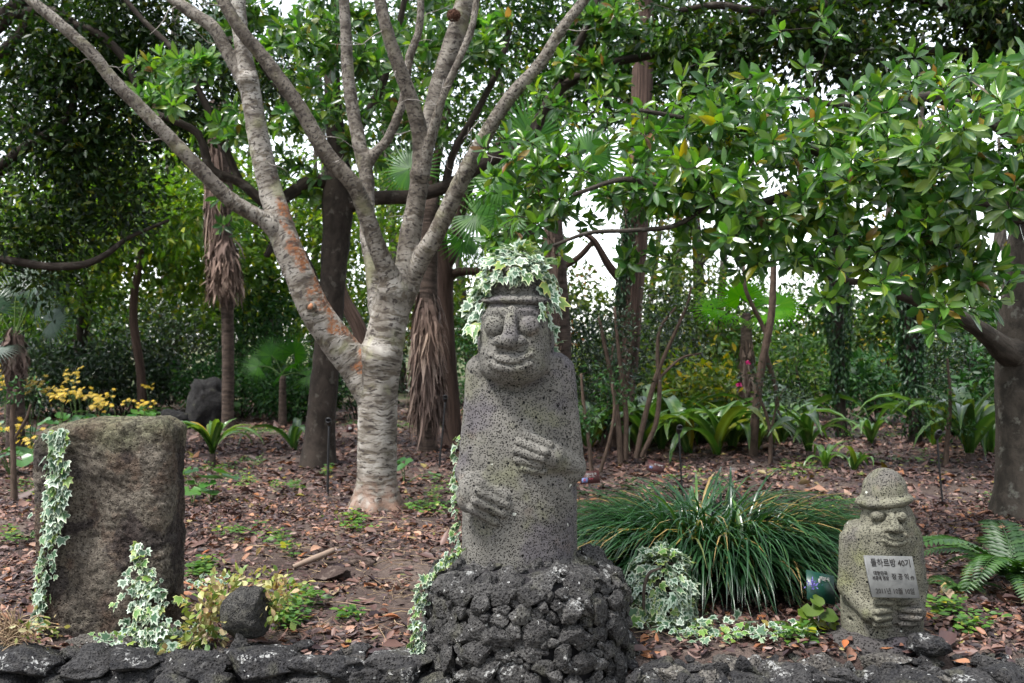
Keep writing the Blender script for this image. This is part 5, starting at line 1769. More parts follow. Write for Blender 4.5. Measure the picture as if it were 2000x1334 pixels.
tree('canopy_tree', 'dark small-leaved tree arching over the standing stone', [
    [(-240, 905, 12.0, 40), (-220, 700, 12.0, 36), (-180, 400, 12.0, 32), (-120, 200, 12.0, 26), (-60, 90, 12.0, 22), (0, 40, 12.0, 18), (60, -10, 12, 15), (110, -60, 12, 12)],
    [(-100, 180, 12, 14), (-20, 120, 12, 13), (35, 75, 12, 11), (55, 30, 12, 9), (60, -20, 12, 8)],
    [(-180, 420, 12, 16), (-80, 370, 12, 13), (0, 322, 12, 10), (60, 280, 12, 8.5), (110, 250, 12.1, 8), (140, 210, 12.2, 6), (150, 150, 12.2, 5)],
    [(-200, 560, 12, 14), (-90, 520, 12, 11), (0, 507, 12, 8.5), (90, 520, 12, 8), (165, 516, 12, 7.5), (210, 495, 12.1, 6), (250, 465, 12.2, 4.5), (330, 430, 12.3, 3)],
    [(0, 40, 12, 10), (90, 20, 11.9, 10), (150, 50, 11.8, 9), (190, 65, 11.8, 9), (240, 110, 11.8, 8), (262, 160, 11.8, 7), (280, 230, 11.9, 5)],
    [(-90, 370, 12, 9), (0, 340, 12.2, 7), (80, 260, 12.3, 6), (200, 215, 12.4, 4), (300, 200, 12.4, 3)],
], [
    (60, 120, 12.2, 130, 110, 0.9, 150), (200, 90, 12.4, 130, 100, 0.9, 150), (100, 270, 12.4, 160, 80, 0.9, 150), (280, 200, 12.6, 110, 90, 0.8, 110), (330, 60, 12.6, 120, 80, 0.9, 110), (450, 130, 13, 120, 110, 0.9, 90), (60, 400, 12.4, 130, 80, 0.8, 90), (220, 400, 12.6, 120, 60, 0.7, 60),
    (150, -120, 12.2, 300, 110, 1.4, 130), (70, 520, 12.4, 120, 40, 0.6, 34),
], dict(t=T_FAR, mat='leaf_dark', size=0.115, n=22, spread=0.17), 16, 'bark_dark', 'bark_branch')

tree('canopy_tree', 'dark tree whose leafy boughs fill the top behind the statue hat', [
    [(1010, 850, 17, 22), (1015, 640, 17, 19), (1030, 440, 17, 17), (1060, 300, 17, 15), (1110, 180, 17, 13), (1160, 60, 17, 11), (1190, -60, 17, 9)],
    [(1040, 400, 17, 10), (1100, 320, 17, 9), (1200, 230, 17, 8), (1320, 150, 16.8, 7), (1400, 110, 16.6, 5)],
], [
    (1100, 60, 14.8, 160, 90, 1.2, 130), (1250, 70, 14.6, 160, 90, 1.2, 130), (1340, 130, 14.6, 130, 70, 1.2, 80), (1050, 190, 15.2, 120, 80, 1.0, 70), (1220, 180, 15, 150, 60, 1.0, 70),
    (1150, -120, 15, 330, 100, 1.5, 120), (980, 20, 15, 130, 80, 1.2, 80), (800, 60, 15.5, 120, 80, 1.2, 60), (720, 180, 15.5, 100, 80, 1.2, 50), (880, 190, 15.5, 90, 80, 1.2, 40),
], dict(t=T_FAR, mat='leaf_mid', size=0.14, n=18, spread=0.22), 17, 'bark_dark', 'bark_branch')

# ------------------------------------------------------------------ trees farther back
FAR = dict(t=T_FAR, mat='leaf_far', size=0.18, n=24, spread=0.3)
tree('woodland_tree', 'light green tree with loose foliage above the yellow flowers', [
    [(150, 800, 20, 14), (160, 650, 20, 12), (190, 500, 20, 10), (230, 380, 20, 8), (260, 280, 20, 6)],
    [(190, 500, 20, 6), (120, 440, 20, 5), (60, 380, 20, 4)], [(230, 390, 20, 6), (300, 360, 20, 5), (380, 340, 20, 4)],
], [(120, 400, 19, 150, 100, 1.6, 110), (280, 380, 19.5, 140, 100, 1.6, 110), (360, 490, 19, 110, 60, 1.2, 60), (60, 540, 19, 110, 60, 1.2, 50), (200, 520, 19.5, 120, 60, 1.2, 50), (330, 300, 21, 130, 60, 1.5, 50), (110, 470, 17.5, 130, 50, 1.0, 60), (330, 420, 17.5, 100, 60, 1.0, 50)], dict(FAR, mat='leaf_light'), 18)
tree('woodland_tree', 'yellowish green tree between the dark trunk and the shaggy palm', [
    [(520, 800, 22, 12), (525, 600, 22, 10), (530, 450, 22, 8), (540, 330, 22, 6)],
], [(450, 420, 21, 110, 80, 1.4, 70), (560, 430, 22, 100, 100, 1.4, 80), (700, 480, 22, 110, 90, 1.4, 70), (780, 400, 23, 100, 80, 1.4, 60), (480, 540, 21, 100, 60, 1.2, 50)], dict(FAR, mat='leaf_light'), 19)
tree('woodland_tree', 'pale far tree seen under the big-leaved boughs', [
    [(1360, 800, 26, 14), (1365, 600, 26, 12), (1360, 450, 26, 10), (1340, 300, 26, 8), (1330, 150, 26, 6)],
    [(1362, 520, 26, 7), (1420, 460, 26, 6), (1480, 400, 26, 4)],
], [(1390, 560, 25, 90, 50, 1.4, 40), (1330, 330, 26, 110, 90, 1.6, 40), (1460, 260, 26, 120, 90, 1.6, 40), (1420, 640, 25, 90, 40, 1.2, 40), (1275, 470, 24, 40, 80, 1.2, 34), (1300, 590, 22, 60, 50, 1.2, 46), (1085, 570, 22, 32, 50, 1.0, 26), (1150, 600, 23, 40, 18, 1.0, 22)], dict(FAR), 20)
tree('woodland_tree', 'far tree with thin foliage against the white sky at the right', [
    [(1740, 800, 24, 10), (1735, 640, 24, 9), (1730, 500, 24, 8), (1740, 380, 24, 6)],
    [(1735, 600, 24, 5), (1690, 540, 24, 4), (1660, 480, 24, 3)],
], [(1700, 620, 23, 90, 70, 1.4, 80), (1740, 520, 24, 110, 80, 1.5, 60), (1850, 640, 23, 110, 80, 1.4, 90), (1880, 560, 24, 110, 60, 1.4, 50), (1560, 640, 24, 80, 60, 1.2, 50)], dict(FAR, mat='leaf_mid'), 21)

# distant wood that reads as one mass
def far_wood():
    rng = np.random.default_rng(33)
    P_, M_, S_ = [], [], []
    def blob(px, py, d, rpx, rpy, rd, n, size=0.26):
        pos = region(px, py, d, rpx, rpy, rd, n, rng)
        P_.append(pos)
        S_.append(size * rng.uniform(0.6, 1.2, n))
    for px in range(-60, 1000, 70):
        blob(px + rng.uniform(-20, 20), rng.uniform(580, 660), rng.uniform(25, 31), 75, 80, 2, 900)
        blob(px + rng.uniform(-20, 20), rng.uniform(380, 520), rng.uniform(28, 36), 75, 90, 2, 560)
        if rng.random() < 0.8:
            blob(px, rng.uniform(180, 360), rng.uniform(30, 38), 70, 90, 2, 330)
        if px > 600:
            blob(px, rng.uniform(20, 160), rng.uniform(30, 38), 60, 80, 2, 90)
    for px in range(1000, 2100, 70):
        if not 1090 < px < 1210:
            blob(px, rng.uniform(640, 690), rng.uniform(26, 34), 75, 45, 2, 420)
            blob(px, rng.uniform(420, 560), rng.uniform(30, 38), 70, 80, 2, 50 if px < 1560 else 110)
        blob(px, rng.uniform(690, 740), rng.uniform(24, 30), 75, 40, 2, 380)
        blob(px, rng.uniform(160, 330), rng.uniform(32, 40), 80, 110, 2, 50)
    for px in range(-60, 760, 60):
        blob(px, rng.uniform(60, 220), rng.uniform(28, 36), 60, 110, 2, 300)
    # unseen ring of leaves added round the viewer to block low sky light
    for a in np.linspace(R(62), R(298), 30):
        r = rng.uniform(15, 21)
        c = np.array([math.sin(a) * r, math.cos(a) * r, rng.uniform(4.5, 6.0)])
        k = 420
        P_.append(ellipsoid_pts(c, (2.8, 2.8, 5.5), k, rng)); S_.append(rng.uniform(0.4, 0.75, k))
    pos = np.vstack(P_); sc = np.concatenate(S_)
    n = len(pos)
    M = frames(rand_dirs(n, rng), np.array([0, 0, 1.0]) + rng.normal(size=(n, 3)) * 0.6)
    V, F, A = scatter(T_FAR[0], T_FAR[1], pos, M, sc)
    mb = MB(); mb.add(V, F)
    o = mb.build('distant_wood_and_sky_block', MAT['leaf_far'], None, True, 'stuff')
    o['label'] = 'hazy green mass of distant woodland, plus an unseen leaf ring blocking low sky'
    o['category'] = 'woodland'
    mb = MB()
    for i in range(34):
        px = rng.uniform(-50, 2050); d = rng.uniform(25, 36)
        if 1110 < px < 1190: continue
        a = P(px, 0, d); gx = a[0]
        h = rng.uniform(5, 12)
        ln = rng.normal() * 0.5
        add_tube(mb, smooth_path([(gx, d, -0.1, 0.16), (gx + ln * 0.4, d, h * 0.4, 0.13), (gx + ln, d, h, 0.06)], 4), 7)
    t = mb.build('distant_trunks', MAT['bark_grey'], o, True, 'stuff')
far_wood()
# ------------------------------------------------------------------ palms
def fan_template(nseg=34, span=R(300), drop=0.25, fold=0.018):
    V, F = [], []
    for i in range(nseg):
        a = -span / 2 + span * (i + 0.5) / nseg
        hw = span / nseg * 0.52
        ln = 1.0 - 0.12 * abs(a) / (span / 2) + 0.03 * math.sin(i * 2.3)
        d = np.array([math.sin(a), math.cos(a), 0]); e = np.array([math.cos(a), -math.sin(a), 0])
        rs = (0.03, 0.42, 0.75, 1.0)
        for k, r in enumerate(rs):
            r *= ln
            w = hw * min(r, 0.46 * ln) * (1 if r <= 0.46 * ln else max(0.04, (1.0 - r / ln) / 0.62))
            z = -drop * r * r * (0.6 + 0.4 * abs(math.sin(a))) - (0.05 * (r / ln - 0.8) if r > 0.8 else 0)
            c = d * r + np.array([0, 0, z])
            V += [c - e * w + np.array([0, 0, fold * r]), c, c + e * w + np.array([0, 0, fold * r])]
        b = i * 12
        for k in range(3):
            a0 = b + 3 * k
            F += [(a0, a0 + 1, a0 + 4, a0 + 3), (a0 + 1, a0 + 2, a0 + 5, a0 + 4)]
    return np.array(V), [np.array(F)]
FAN = fan_template()

def fan_palm(name, label, crown, d, fans, mat, trunk=None, seed=1, fan_r=0.55, skirt=None, cat='palm'):
    """crown (px,py); fans: rows (px,py,depth offset,radius m,tilt toward viewer); trunk rows like limbs; skirt (py_top,py_bot,r_px,n)"""
    rng = np.random.default_rng(seed)
    c = P(*crown, d)
    x = trunk[0][0] if trunk else crown[0]
    b = P(x, 0, d); gz = float(ground_z(b[0], d))
    root = thing(name, label, cat, (b[0], d, gz))
    if trunk:
        pth = pxpath([(a, b_, d, r) for a, b_, r in trunk], 5)
        pth = np.vstack([np.append([pth[0, 0], pth[0, 1], gz - 0.1], pth[0, 3] * 1.15), pth])
        V, F, A = tube(pth, 12, 0.1)
        part('trunk', V, F, MAT['bark_palm'], root, True, A)
    me = mk_mesh('fan_leaf', FAN[0], FAN[1], MAT[mat], False)
    for (px, py, dd, fr, yaw, tilt) in fans:
        q = P(px, py, d + dd)
        out = unit(q - c + np.array([0, 0, 0.001]))
        nrm = np.array([math.sin(yaw), -math.cos(yaw) * math.cos(tilt), math.sin(tilt)])
        M = frames(out[None], nrm[None])[0]
        place('fan_leaf', me, root, q, M * fr)
        pt = smooth_path([np.append(c, 0.012), np.append((c + q) / 2 + (0, 0, 0.06), 0.009), np.append(q, 0.006)], 4)
        V, F, A = tube(pt, 5)
        part('petiole', V, F, MAT['stem_green'], root, True, A)
    if skirt:
        for (y0, y1, rp, n, rb) in skirt:
            mb = MB()
            top, bot = P(crown[0] if not trunk else np.interp(y0, [t[1] for t in trunk][::-1], [t[0] for t in trunk][::-1]), y0, d), None
            H_ = S(y1 - y0, d)
            for i in range(n):
                a = rng.uniform(0, 6.28)
                z0 = rng.uniform(0, 1) ** 0.8 * 0.75
                L_ = H_ * rng.uniform(0.2, 0.75) * (1 - z0 * 0.45)
                r0 = S(rp, d) * (0.55 + 0.45 * z0); r1 = S(rb, d) * rng.uniform(0.55, 1.15)
                rr = r0 + (r1 - r0) * np.linspace(0, 1, 5) ** 0.8
                aa = a + np.linspace(0, 1, 5) * rng.normal() * 0.25
                zz = top[2] - H_ * z0 - L_ * np.linspace(0, 1, 5)
                zz = np.maximum(zz, gz + 0.02)
                cc = np.column_stack([top[0] + rr * np.cos(aa), top[1] + rr * np.sin(aa), zz])
                e = np.column_stack([-np.sin(aa), np.cos(aa), 0 * aa]) + rng.normal(size=3) * 0.5
                cc[1:, :2] += rng.normal(size=(4, 2)) * 0.018
                w = rng.uniform(0.008, 0.022) * np.array([1, 1.1, 1.0, 0.7, 0.15])
                Vv = np.vstack([cc - e * w[:, None], cc + e * w[:, None]])
                mb.add(Vv, [np.array([(k, k + 1, k + 6, k + 5) for k in range(4)])])
            mb.build('dead_fronds', MAT['frond_dead'], root, False, 'stuff')
    return root

fan_palm('fan_palm', 'dark fan palm with wide hand-shaped leaves left of the yellow flowers', (28, 660), 13.0,
         [(100, 628, -.2, 0.42, 0.2, 0.5), (70, 590, 0.1, 0.46, -0.1, 0.9), (-20, 600, 0, 0.5, 0, 0.7), (30, 580, 0.2, 0.45, 0.2, 0.6), (-10, 680, -.2, 0.4, -0.3, 0.6), (70, 545, 0.4, 0.5, 0.3, 1.0)], 'leaf_palm_grey',
         [(30, 880, 18), (30, 760, 16), (28, 660, 14)], 51, skirt=[(640, 740, 16, 180, 26)])
fan_palm('fan_palm', 'small bright fan palm at the hedge behind the lava pillar', (552, 735), 17.0,
         [(530, 695, 0, 0.42, -0.3, 0.4), (575, 690, 0, 0.42, 0.6, 0.2), (600, 735, -.1, 0.36, 0.3, 0.8), (555, 725, -.3, 0.34, 0, 0.6), (505, 715, 0, 0.36, -0.4, 0.6)], 'leaf_palm',
         [(552, 815, 8), (552, 760, 7), (552, 735, 6)], 52)
fan_palm('fan_palm', 'young fan palm with a bright backlit leaf under the boughs', (1458, 612), 14.5,
         [(1446, 580, -.1, 0.44, -0.15, 0.15), (1475, 582, 0.2, 0.42, 0.4, 0.1), (1520, 596, 0, 0.46, 0.3, 0.7), (1400, 602, 0, 0.42, -0.4, 0.7), (1500, 612, -.2, 0.4, 0.2, 0.8), (1420, 612, -.2, 0.36, -0.2, 1.0)], 'leaf_palm_bright',
         [(1460, 860, 15), (1460, 740, 13), (1458, 640, 11), (1458, 612, 8)], 53, skirt=[(640, 800, 12, 240, 15)])
fan_palm('shaggy_palm', 'palm with a brown skirt of dead fronds hanging to the ground behind the pale tree', (838, 380), 13.2,
         [(930, 420, -.2, 0.6, 0.4, 0.4), (905, 470, -.1, 0.5, 0.6, 0.7), (800, 330, 0.2, 0.6, -0.3, 0.4), (960, 370, 0.1, 0.6, 0.4, 0.4)], 'leaf_palm',
         [(835, 850, 20), (836, 700, 19), (836, 550, 18), (838, 380, 17)], 54, skirt=[(545, 815, 17, 840, 40)])
fan_palm('shaggy_palm', 'shaggy palm trunk with a short hanging frond skirt above the hedge', (425, 200), 16.0,
         [(380, 120, 0, 0.8, 0, 0.4), (480, 130, 0, 0.8, 0, 0.4), (430, 60, 0, 0.8, 0, 0.3), (340, 180, 0, 0.7, -0.3, 0.6)], 'leaf_palm_grey',
         [(445, 800, 12), (445, 650, 12), (440, 480, 14), (432, 330, 20), (425, 200, 20)], 55, skirt=[(455, 580, 24, 520, 38), (200, 470, 22, 520, 26)])
fan_palm('shaggy_palm', 'shaggy fibrous palm trunk just right of the statue hat', (1072, 330), 12.6,
         [(980, 350, 0, 0.62, -0.3, 0.3), (1000, 420, -.1, 0.55, -0.4, 0.6), (1040, 270, 0, 0.7, 0, 0.3), (1150, 300, 0.1, 0.65, 0.3, 0.4)], 'leaf_palm',
         [(1102, 880, 20), (1098, 740, 20), (1092, 600, 20), (1082, 450, 18), (1072, 330, 17)], 56, skirt=[(400, 760, 19, 720, 24)])

# ------------------------------------------------------------------ strap-leaved lilies
STRAPS = [strap(0.10, 0.85, 1.15, 9, lift=1.3), strap(0.09, 0.75, 0.55, 9, lift=1.25), strap(0.105, 0.95, 1.5, 9, lift=1.1), strap(0.085, 0.6, 0.1, 8, lift=1.4)]
STRAP_ME = [mk_mesh('leaf', s_[0], s_[1], MAT['leaf_strap'], True, s_[2]) for s_ in STRAPS]
def lily(label, px, py, n, size, seed, group=None, stalk=0.0):
    d = CAMZ * FPX / (py - 667.0)
    rng = np.random.default_rng(seed)
    x = P(px, 0, d)[0]; gz = float(ground_z(x, d))
    root = thing('strap_leaf_lily', label, 'lily plant', (x, d, gz), group)
    c = np.array([x, d, gz - 0.01])
    if stalk:
        V, F, A = tube(smooth_path([np.append(c, 0.05), np.append(c + (0, 0, stalk), 0.035)], 4), 8, 0.1)
        part('stem', V, F, MAT['bark_palm'], root, True, A)
    for i in range(n):
        a = i * 2.4 + rng.normal() * 0.3
        k = 3 if i > n * 0.75 else rng.integers(0, 3)
        s_ = size * 1.32 * rng.uniform(0.75, 1.15)
        M = rotz(a) @ rot_axis((1, 0, 0), rng.normal() * 0.12) @ rot_axis((0, 1, 0), rng.normal() * 0.15)
        place('leaf', STRAP_ME[k], root, c + (0, 0, stalk), M * s_)
    return root
lily('large strap-leaved lily on bare leaf litter beside the standing stone', 415, 912, 13, 0.72, 601, stalk=0.18)
lily('few-leaved lily sprouting left of the dark trunk', 575, 880, 6, 0.75, 602)
lily('tall strap-leaved lily near the edge trunk behind the small statue', 1893, 905, 14, 1.25, 603, stalk=0.12)
lily('lily with yellowed lower leaves standing forward of the lily bed', 1580, 893, 12, 0.9, 604, stalk=0.1)
lily('lily at the open end of the bed in front of the thin sapling', 1478, 880, 12, 0.85, 605)
lily('small lily between the two ivy-clad trunks', 1700, 868, 9, 0.8, 606)
lily('small lily at the foot of the first ivy-clad trunk', 1612, 915, 8, 0.5, 607)
lily('low lily seedling right of the first ivy-clad trunk', 1668, 918, 8, 0.5, 608)
lily('lily by the yellow-leaved shrub base', 1385, 868, 12, 0.9, 609)
rg = np.random.default_rng(9)
ORD = ['first', 'second', 'third', 'fourth', 'fifth', 'sixth', 'seventh', 'eighth', 'ninth', 'tenth']
BED = {'front row': [(1255, 884), (1292, 880), (1345, 884), (1430, 880), (1400, 888)], 'middle row': [(1240, 866), (1275, 866), (1322, 866), (1365, 862), (1412, 864), (1450, 862), (1525, 866)],
       'back row': [(1262, 848), (1300, 846), (1340, 846), (1385, 846), (1425, 846), (1462, 848), (1500, 850), (1540, 852)]}
q_ = 620
for row, lst in BED.items():
    for i, (px, py) in enumerate(sorted(lst)):
        q_ += 1
        lily('strap-leaved lily, %s from the cedar in the %s of the lily bed' % (ORD[i], row), px, py, 13, rg.uniform(0.95, 1.25), q_, 'lilies massed in the bed')
for px, py, lb in ((1150, 880, 'strap-leaved lily between the tall statue and the cedar'), (1178, 868, 'strap-leaved lily at the cedar foot on the statue side'), (1808, 852, 'strap-leaved lily at the foot of the second ivy-clad trunk'),
                   (1826, 872, 'strap-leaved lily just left of the thin straight sapling'), (1868, 850, 'strap-leaved lily behind the thin straight sapling'), (1932, 886, 'strap-leaved lily nearest the edge trunk')):
    q_ += 1
    lily(lb, px, py, 12, rg.uniform(0.95, 1.2), q_, 'lilies massed in the bed')

# ------------------------------------------------------------------ undergrowth
LF = lambda mat, size, n, spread, t=T_FAR, **k: dict(t=t, mat=mat, size=size, n=n, spread=spread, **k)
shrub('clipped_hedge', 'dense green hedge behind the black lava pillar', 470, 19.0, 2.6, 1.15, LF('leaf_hedge', 0.105, 30, 0.12), 701, 6, 170, 'hedge')
shrub('clipped_hedge', 'dark hedge between the yellow flowers and the lava pillar', 240, 19.5, 2.8, 1.35, LF('leaf_camellia', 0.115, 30, 0.12), 702, 6, 170, 'hedge')
shrub('clipped_hedge', 'low hedge by the dark trunk foot', 580, 18.0, 1.5, 0.95, LF('leaf_hedge', 0.105, 30, 0.1), 703, 5, 110, 'hedge')
shrub('clipped_hedge', 'dark hedge behind the yellow flowers at the picture edge', 60, 18.5, 2.8, 1.5, LF('leaf_camellia', 0.115, 30, 0.13), 704, 6, 170, 'hedge')
shrub('undergrowth_shrub', 'dim leafy thicket beyond the shaggy palm skirt', 330, 22.5, 3.4, 2.6, LF('leaf_camellia', 0.11, 20, 0.2), 705, 6, 170)
shrub('undergrowth_shrub', 'dim thicket above the dark hedge', 130, 23.0, 3.6, 2.8, LF('leaf_mid', 0.18, 14, 0.22), 706, 6, 160)
shrub('undergrowth_shrub', 'ivy-green thicket right of the hanging frond skirt', 510, 20.5, 1.5, 2.9, LF('leaf_hedge', 0.14, 18, 0.14, T_MID), 707, 4, 130)
shrub('undergrowth_shrub', 'shadowy bush between the pale trunk and the shaggy palm', 700, 18.5, 2.0, 1.9, LF('leaf_camellia', 0.1, 20, 0.15), 708, 5, 130)
shrub('undergrowth_shrub', 'bush peeping between shaggy palm and statue', 935, 19.0, 2.0, 1.9, LF('leaf_hedge', 0.1, 20, 0.15), 709, 5, 120)
shrub('camellia_bush', 'glossy dark camellia bush beside the cedar', 1150, 15.5, 1.5, 1.95, LF('leaf_camellia', 0.09, 22, 0.11), 710, 6, 150)
shrub('camellia_bush', 'glossy bush right of the cedar trunk', 1290, 16.5, 1.6, 2.0, LF('leaf_camellia', 0.085, 18, 0.12), 711, 6, 110)
shrub('yellow_shrub', 'shrub with yellowing autumn leaves above the lily bed', 1375, 15.0, 1.5, 1.25, LF('leaf_yellowgreen', 0.15, 13, 0.12, T_MID), 712, 6, 105)
shrub('yellow_shrub', 'pale lime shrub left of the yellow autumn one', 1310, 15.8, 1.0, 1.1, LF('leaf_weed', 0.12, 12, 0.12, T_MID), 713, 5, 50)
shrub('undergrowth_shrub', 'dense dark shrub behind the young fan palm', 1520, 20, 2.2, 1.7, LF('leaf_mid', 0.17, 10, 0.16, T_MID), 714, 5, 110)
shrub('undergrowth_shrub', 'big-leaved low bush between ivy-clad trunks', 1720, 17.5, 1.7, 1.2, LF('leaf_hedge', 0.17, 14, 0.13, T_MID), 715, 5, 80)
shrub('undergrowth_shrub', 'yellow-green sunlit shrub far behind the second ivy-clad trunk', 1730, 23, 2.6, 2.2, LF('leaf_yellowgreen', 0.13, 16, 0.2), 716, 5, 80)
shrub('undergrowth_shrub', 'dark bushy understorey right of the second ivy-clad trunk', 1870, 15.5, 1.5, 1.9, LF('leaf_camellia', 0.09, 20, 0.13), 717, 6, 120)
shrub('undergrowth_shrub', 'shrub filling the gap below the edge tree limb', 1960, 14.0, 1.4, 1.7, LF('leaf_hedge', 0.16, 12, 0.13, T_MID), 718, 5, 90)
shrub('undergrowth_shrub', 'grey-green bush between young palm and first ivy-clad trunk', 1580, 18.5, 1.4, 1.6, LF('leaf_mid', 0.14, 12, 0.14, T_MID), 719, 5, 80)
shrub('undergrowth_shrub', 'loose bush beyond the lily bed near the cedar', 1230, 21, 2.4, 1.3, LF('leaf_far', 0.1, 18, 0.18), 720, 5, 90)

def sapling(label, rows, leafmat, n_tips, seed, regions, name='sapling', bark='stem_sapling', size=0.06, nl=7, **k):
    return tree(name, label, rows, regions, dict(t=T_FAR, mat=leafmat, size=size, n=nl, spread=0.05), seed, bark, 'bark_twig', 'sapling', nseg=7, flare=1.15, r_tip=0.0015, **k)
D = 12.6
sapling('pinkish twin-stemmed sapling in front of the young fan palm', [
    [(1470, 890, D, 9), (1472, 845, D, 9), (1480, 770, D, 8.5), (1488, 711, D, 8), (1506, 617, D, 7.5), (1510, 535, D, 6.5), (1512, 440, D, 5)],
    [(1495, 690, D, 5.5), (1515, 760, D + .1, 5), (1520, 830, D + .1, 5)],
    [(1503, 670, D, 5), (1487, 632, D, 4.5), (1457, 568, D - .1, 4), (1452, 516, D - .1, 3)]], 'leaf_mid', 0, 801, [(1510, 430, D, 60, 40, 0.3, 14)])
D = 12.0
sapling('thin sapling with tiny glossy leaves in front of the lily bed', [
    [(1504, 908, D, 4.5), (1505, 860, D, 4), (1498, 815, D, 3.5), (1482, 770, D, 3), (1475, 730, D, 2)],
    [(1504, 850, D, 3), (1515, 800, D, 2), (1530, 760, D, 1.5)]], 'leaf_camellia', 0, 802, [(1500, 770, D, 55, 60, 0.3, 42), (1530, 800, D, 30, 30, 0.2, 12)])
sapling('thin straight sapling beside the tall lily near the edge trunk', [
    [(1847, 915, 11.4, 5), (1850, 860, 11.4, 4.5), (1856, 780, 11.4, 3.5), (1850, 700, 11.4, 2.5)]], 'leaf_hedge', 0, 803, [(1845, 780, 11.4, 60, 80, 0.3, 50)])
D = 11.8
sapling('cluster of slender brown stems forking in front of the cedar', [
    [(1212, 900, D, 6), (1208, 830, D, 5.5), (1196, 750, D, 5), (1180, 670, D, 4), (1170, 620, D, 3)],
    [(1222, 898, D, 5.5), (1222, 800, D, 5), (1210, 700, D - .1, 4), (1200, 600, D - .1, 3)],
    [(1242, 895, D, 6), (1258, 820, D, 5.5), (1280, 740, D, 5), (1300, 690, D, 4), (1340, 600, D, 3), (1350, 560, D, 2)],
    [(1252, 892, D, 5), (1280, 830, D, 5), (1288, 760, D, 4.5), (1284, 690, D, 4), (1290, 640, D, 3), (1320, 600, D, 2)],
    [(1286, 740, D, 3), (1330, 700, D, 2.5), (1370, 690, D, 2)]], 'leaf_camellia', 0, 804, [(1190, 640, D, 70, 70, 0.4, 60), (1330, 600, D, 80, 60, 0.4, 60), (1360, 690, D, 50, 30, 0.3, 20), (1160, 760, D, 40, 70, 0.3, 40), (1220, 740, D, 50, 50, 0.3, 24)])
D = 10.6
sapling('pair of thin stems rising beside the brown sign near the statue', [
    [(1155, 920, D, 4.5), (1150, 860, D, 4), (1140, 790, D, 3.5), (1135, 730, D, 2.5)],
    [(1172, 922, D, 4), (1190, 860, D, 3.5), (1200, 800, D, 3), (1195, 750, D, 2)]], 'leaf_hedge', 0, 805, [(1150, 770, D, 40, 70, 0.3, 40), (1200, 770, D, 30, 40, 0.3, 20)])
D = 9.0
sapling('thin bare-stemmed sapling left of the standing stone', [
    [(28, 985, D, 6), (26, 900, D, 5.5), (24, 820, D, 5), (30, 760, D, 4)],
    [(26, 860, D, 3), (50, 820, D, 2.5), (60, 790, D, 2)]], 'leaf_hedge', 0, 806, [(30, 770, D, 40, 30, 0.2, 12)])
D = 18.0
tree('leaning_tree', 'thin leaning trunk with pale upper bark above the dark hedge', [
    [(278, 800, D, 9), (274, 720, D, 9), (262, 640, D, 8.5), (262, 580, D, 8), (272, 520, D, 7), (277, 480, D, 6), (282, 440, D, 4)]], [(270, 470, D, 60, 40, 0.4, 20)], dict(t=T_FAR, mat='leaf_mid', size=0.09, n=12, spread=0.12), 807, 'bark_red', nseg=8)
D = 15.0
tree('leaning_tree', 'mottled pink leaning stem behind the pale tree crotch', [
    [(735, 850, D, 17), (722, 720, D, 16), (700, 640, D, 15), (672, 585, D, 13), (660, 540, D, 11), (655, 480, D, 9)]], [], None, 808, 'bark_cedar', nseg=10)

# ------------------------------------------------------------------ trunks wrapped in dark ivy
def ivy_trunk(label, rows, seed, y_lo, nleaf, size=0.075):
    rng = np.random.default_rng(seed)
    root = tree('ivy_clad_tree', label, [rows], [], None, seed, 'bark_dark', nseg=10)
    pth = pxpath(rows, 8)
    n = nleaf
    k = rng.uniform(0, len(pth) - 1.01, n)
    i = k.astype(int); f = (k - i)[:, None]
    p = pth[i] * (1 - f) + pth[i + 1] * f
    a = rng.uniform(0, 6.28, n)
    rad = np.column_stack([np.cos(a), np.sin(a), 0 * a])
    lump = 1.5 + 0.6 * gnoise(p[:, :3] * 1.3 + rad * 0.6) + rng.uniform(0, 0.4, n)
    z_lo = CAMZ - (y_lo - 667) / FPX * p[:, 1]
    keep = (p[:, 2] > z_lo) | (rng.random(n) < 0.22)
    pos = p[:, :3] + rad * (p[:, 3] * lump)[:, None]
    pos, rad = pos[keep], rad[keep]
    d = np.column_stack([rng.normal(size=len(pos)) * 0.5, rng.normal(size=len(pos)) * 0.5, -np.ones(len(pos))])
    M = frames(unit(d), rad + rng.normal(size=rad.shape) * 0.4)
    foliage('ivy_leaves', T_FAR, pos, M, size * rng.uniform(0.7, 1.2, len(pos)), 'leaf_ivy_dark', root)
    return root
ivy_trunk('first ivy-clad trunk, thin, behind the lilies', [(1645, 858, 15, 9), (1642, 780, 15, 9), (1640, 700, 15, 10), (1636, 620, 15, 12), (1634, 540, 15, 14), (1640, 440, 15, 12), (1645, 300, 15, 10)], 821, 770, 2400, 0.09)
ivy_trunk('second ivy-clad trunk, thicker, right of the fallen log', [(1788, 850, 14, 11), (1784, 770, 14, 11), (1780, 690, 14, 12), (1776, 610, 14, 15), (1772, 540, 14, 16), (1768, 450, 14, 14), (1764, 300, 14, 12)], 822, 765, 3200, 0.09)
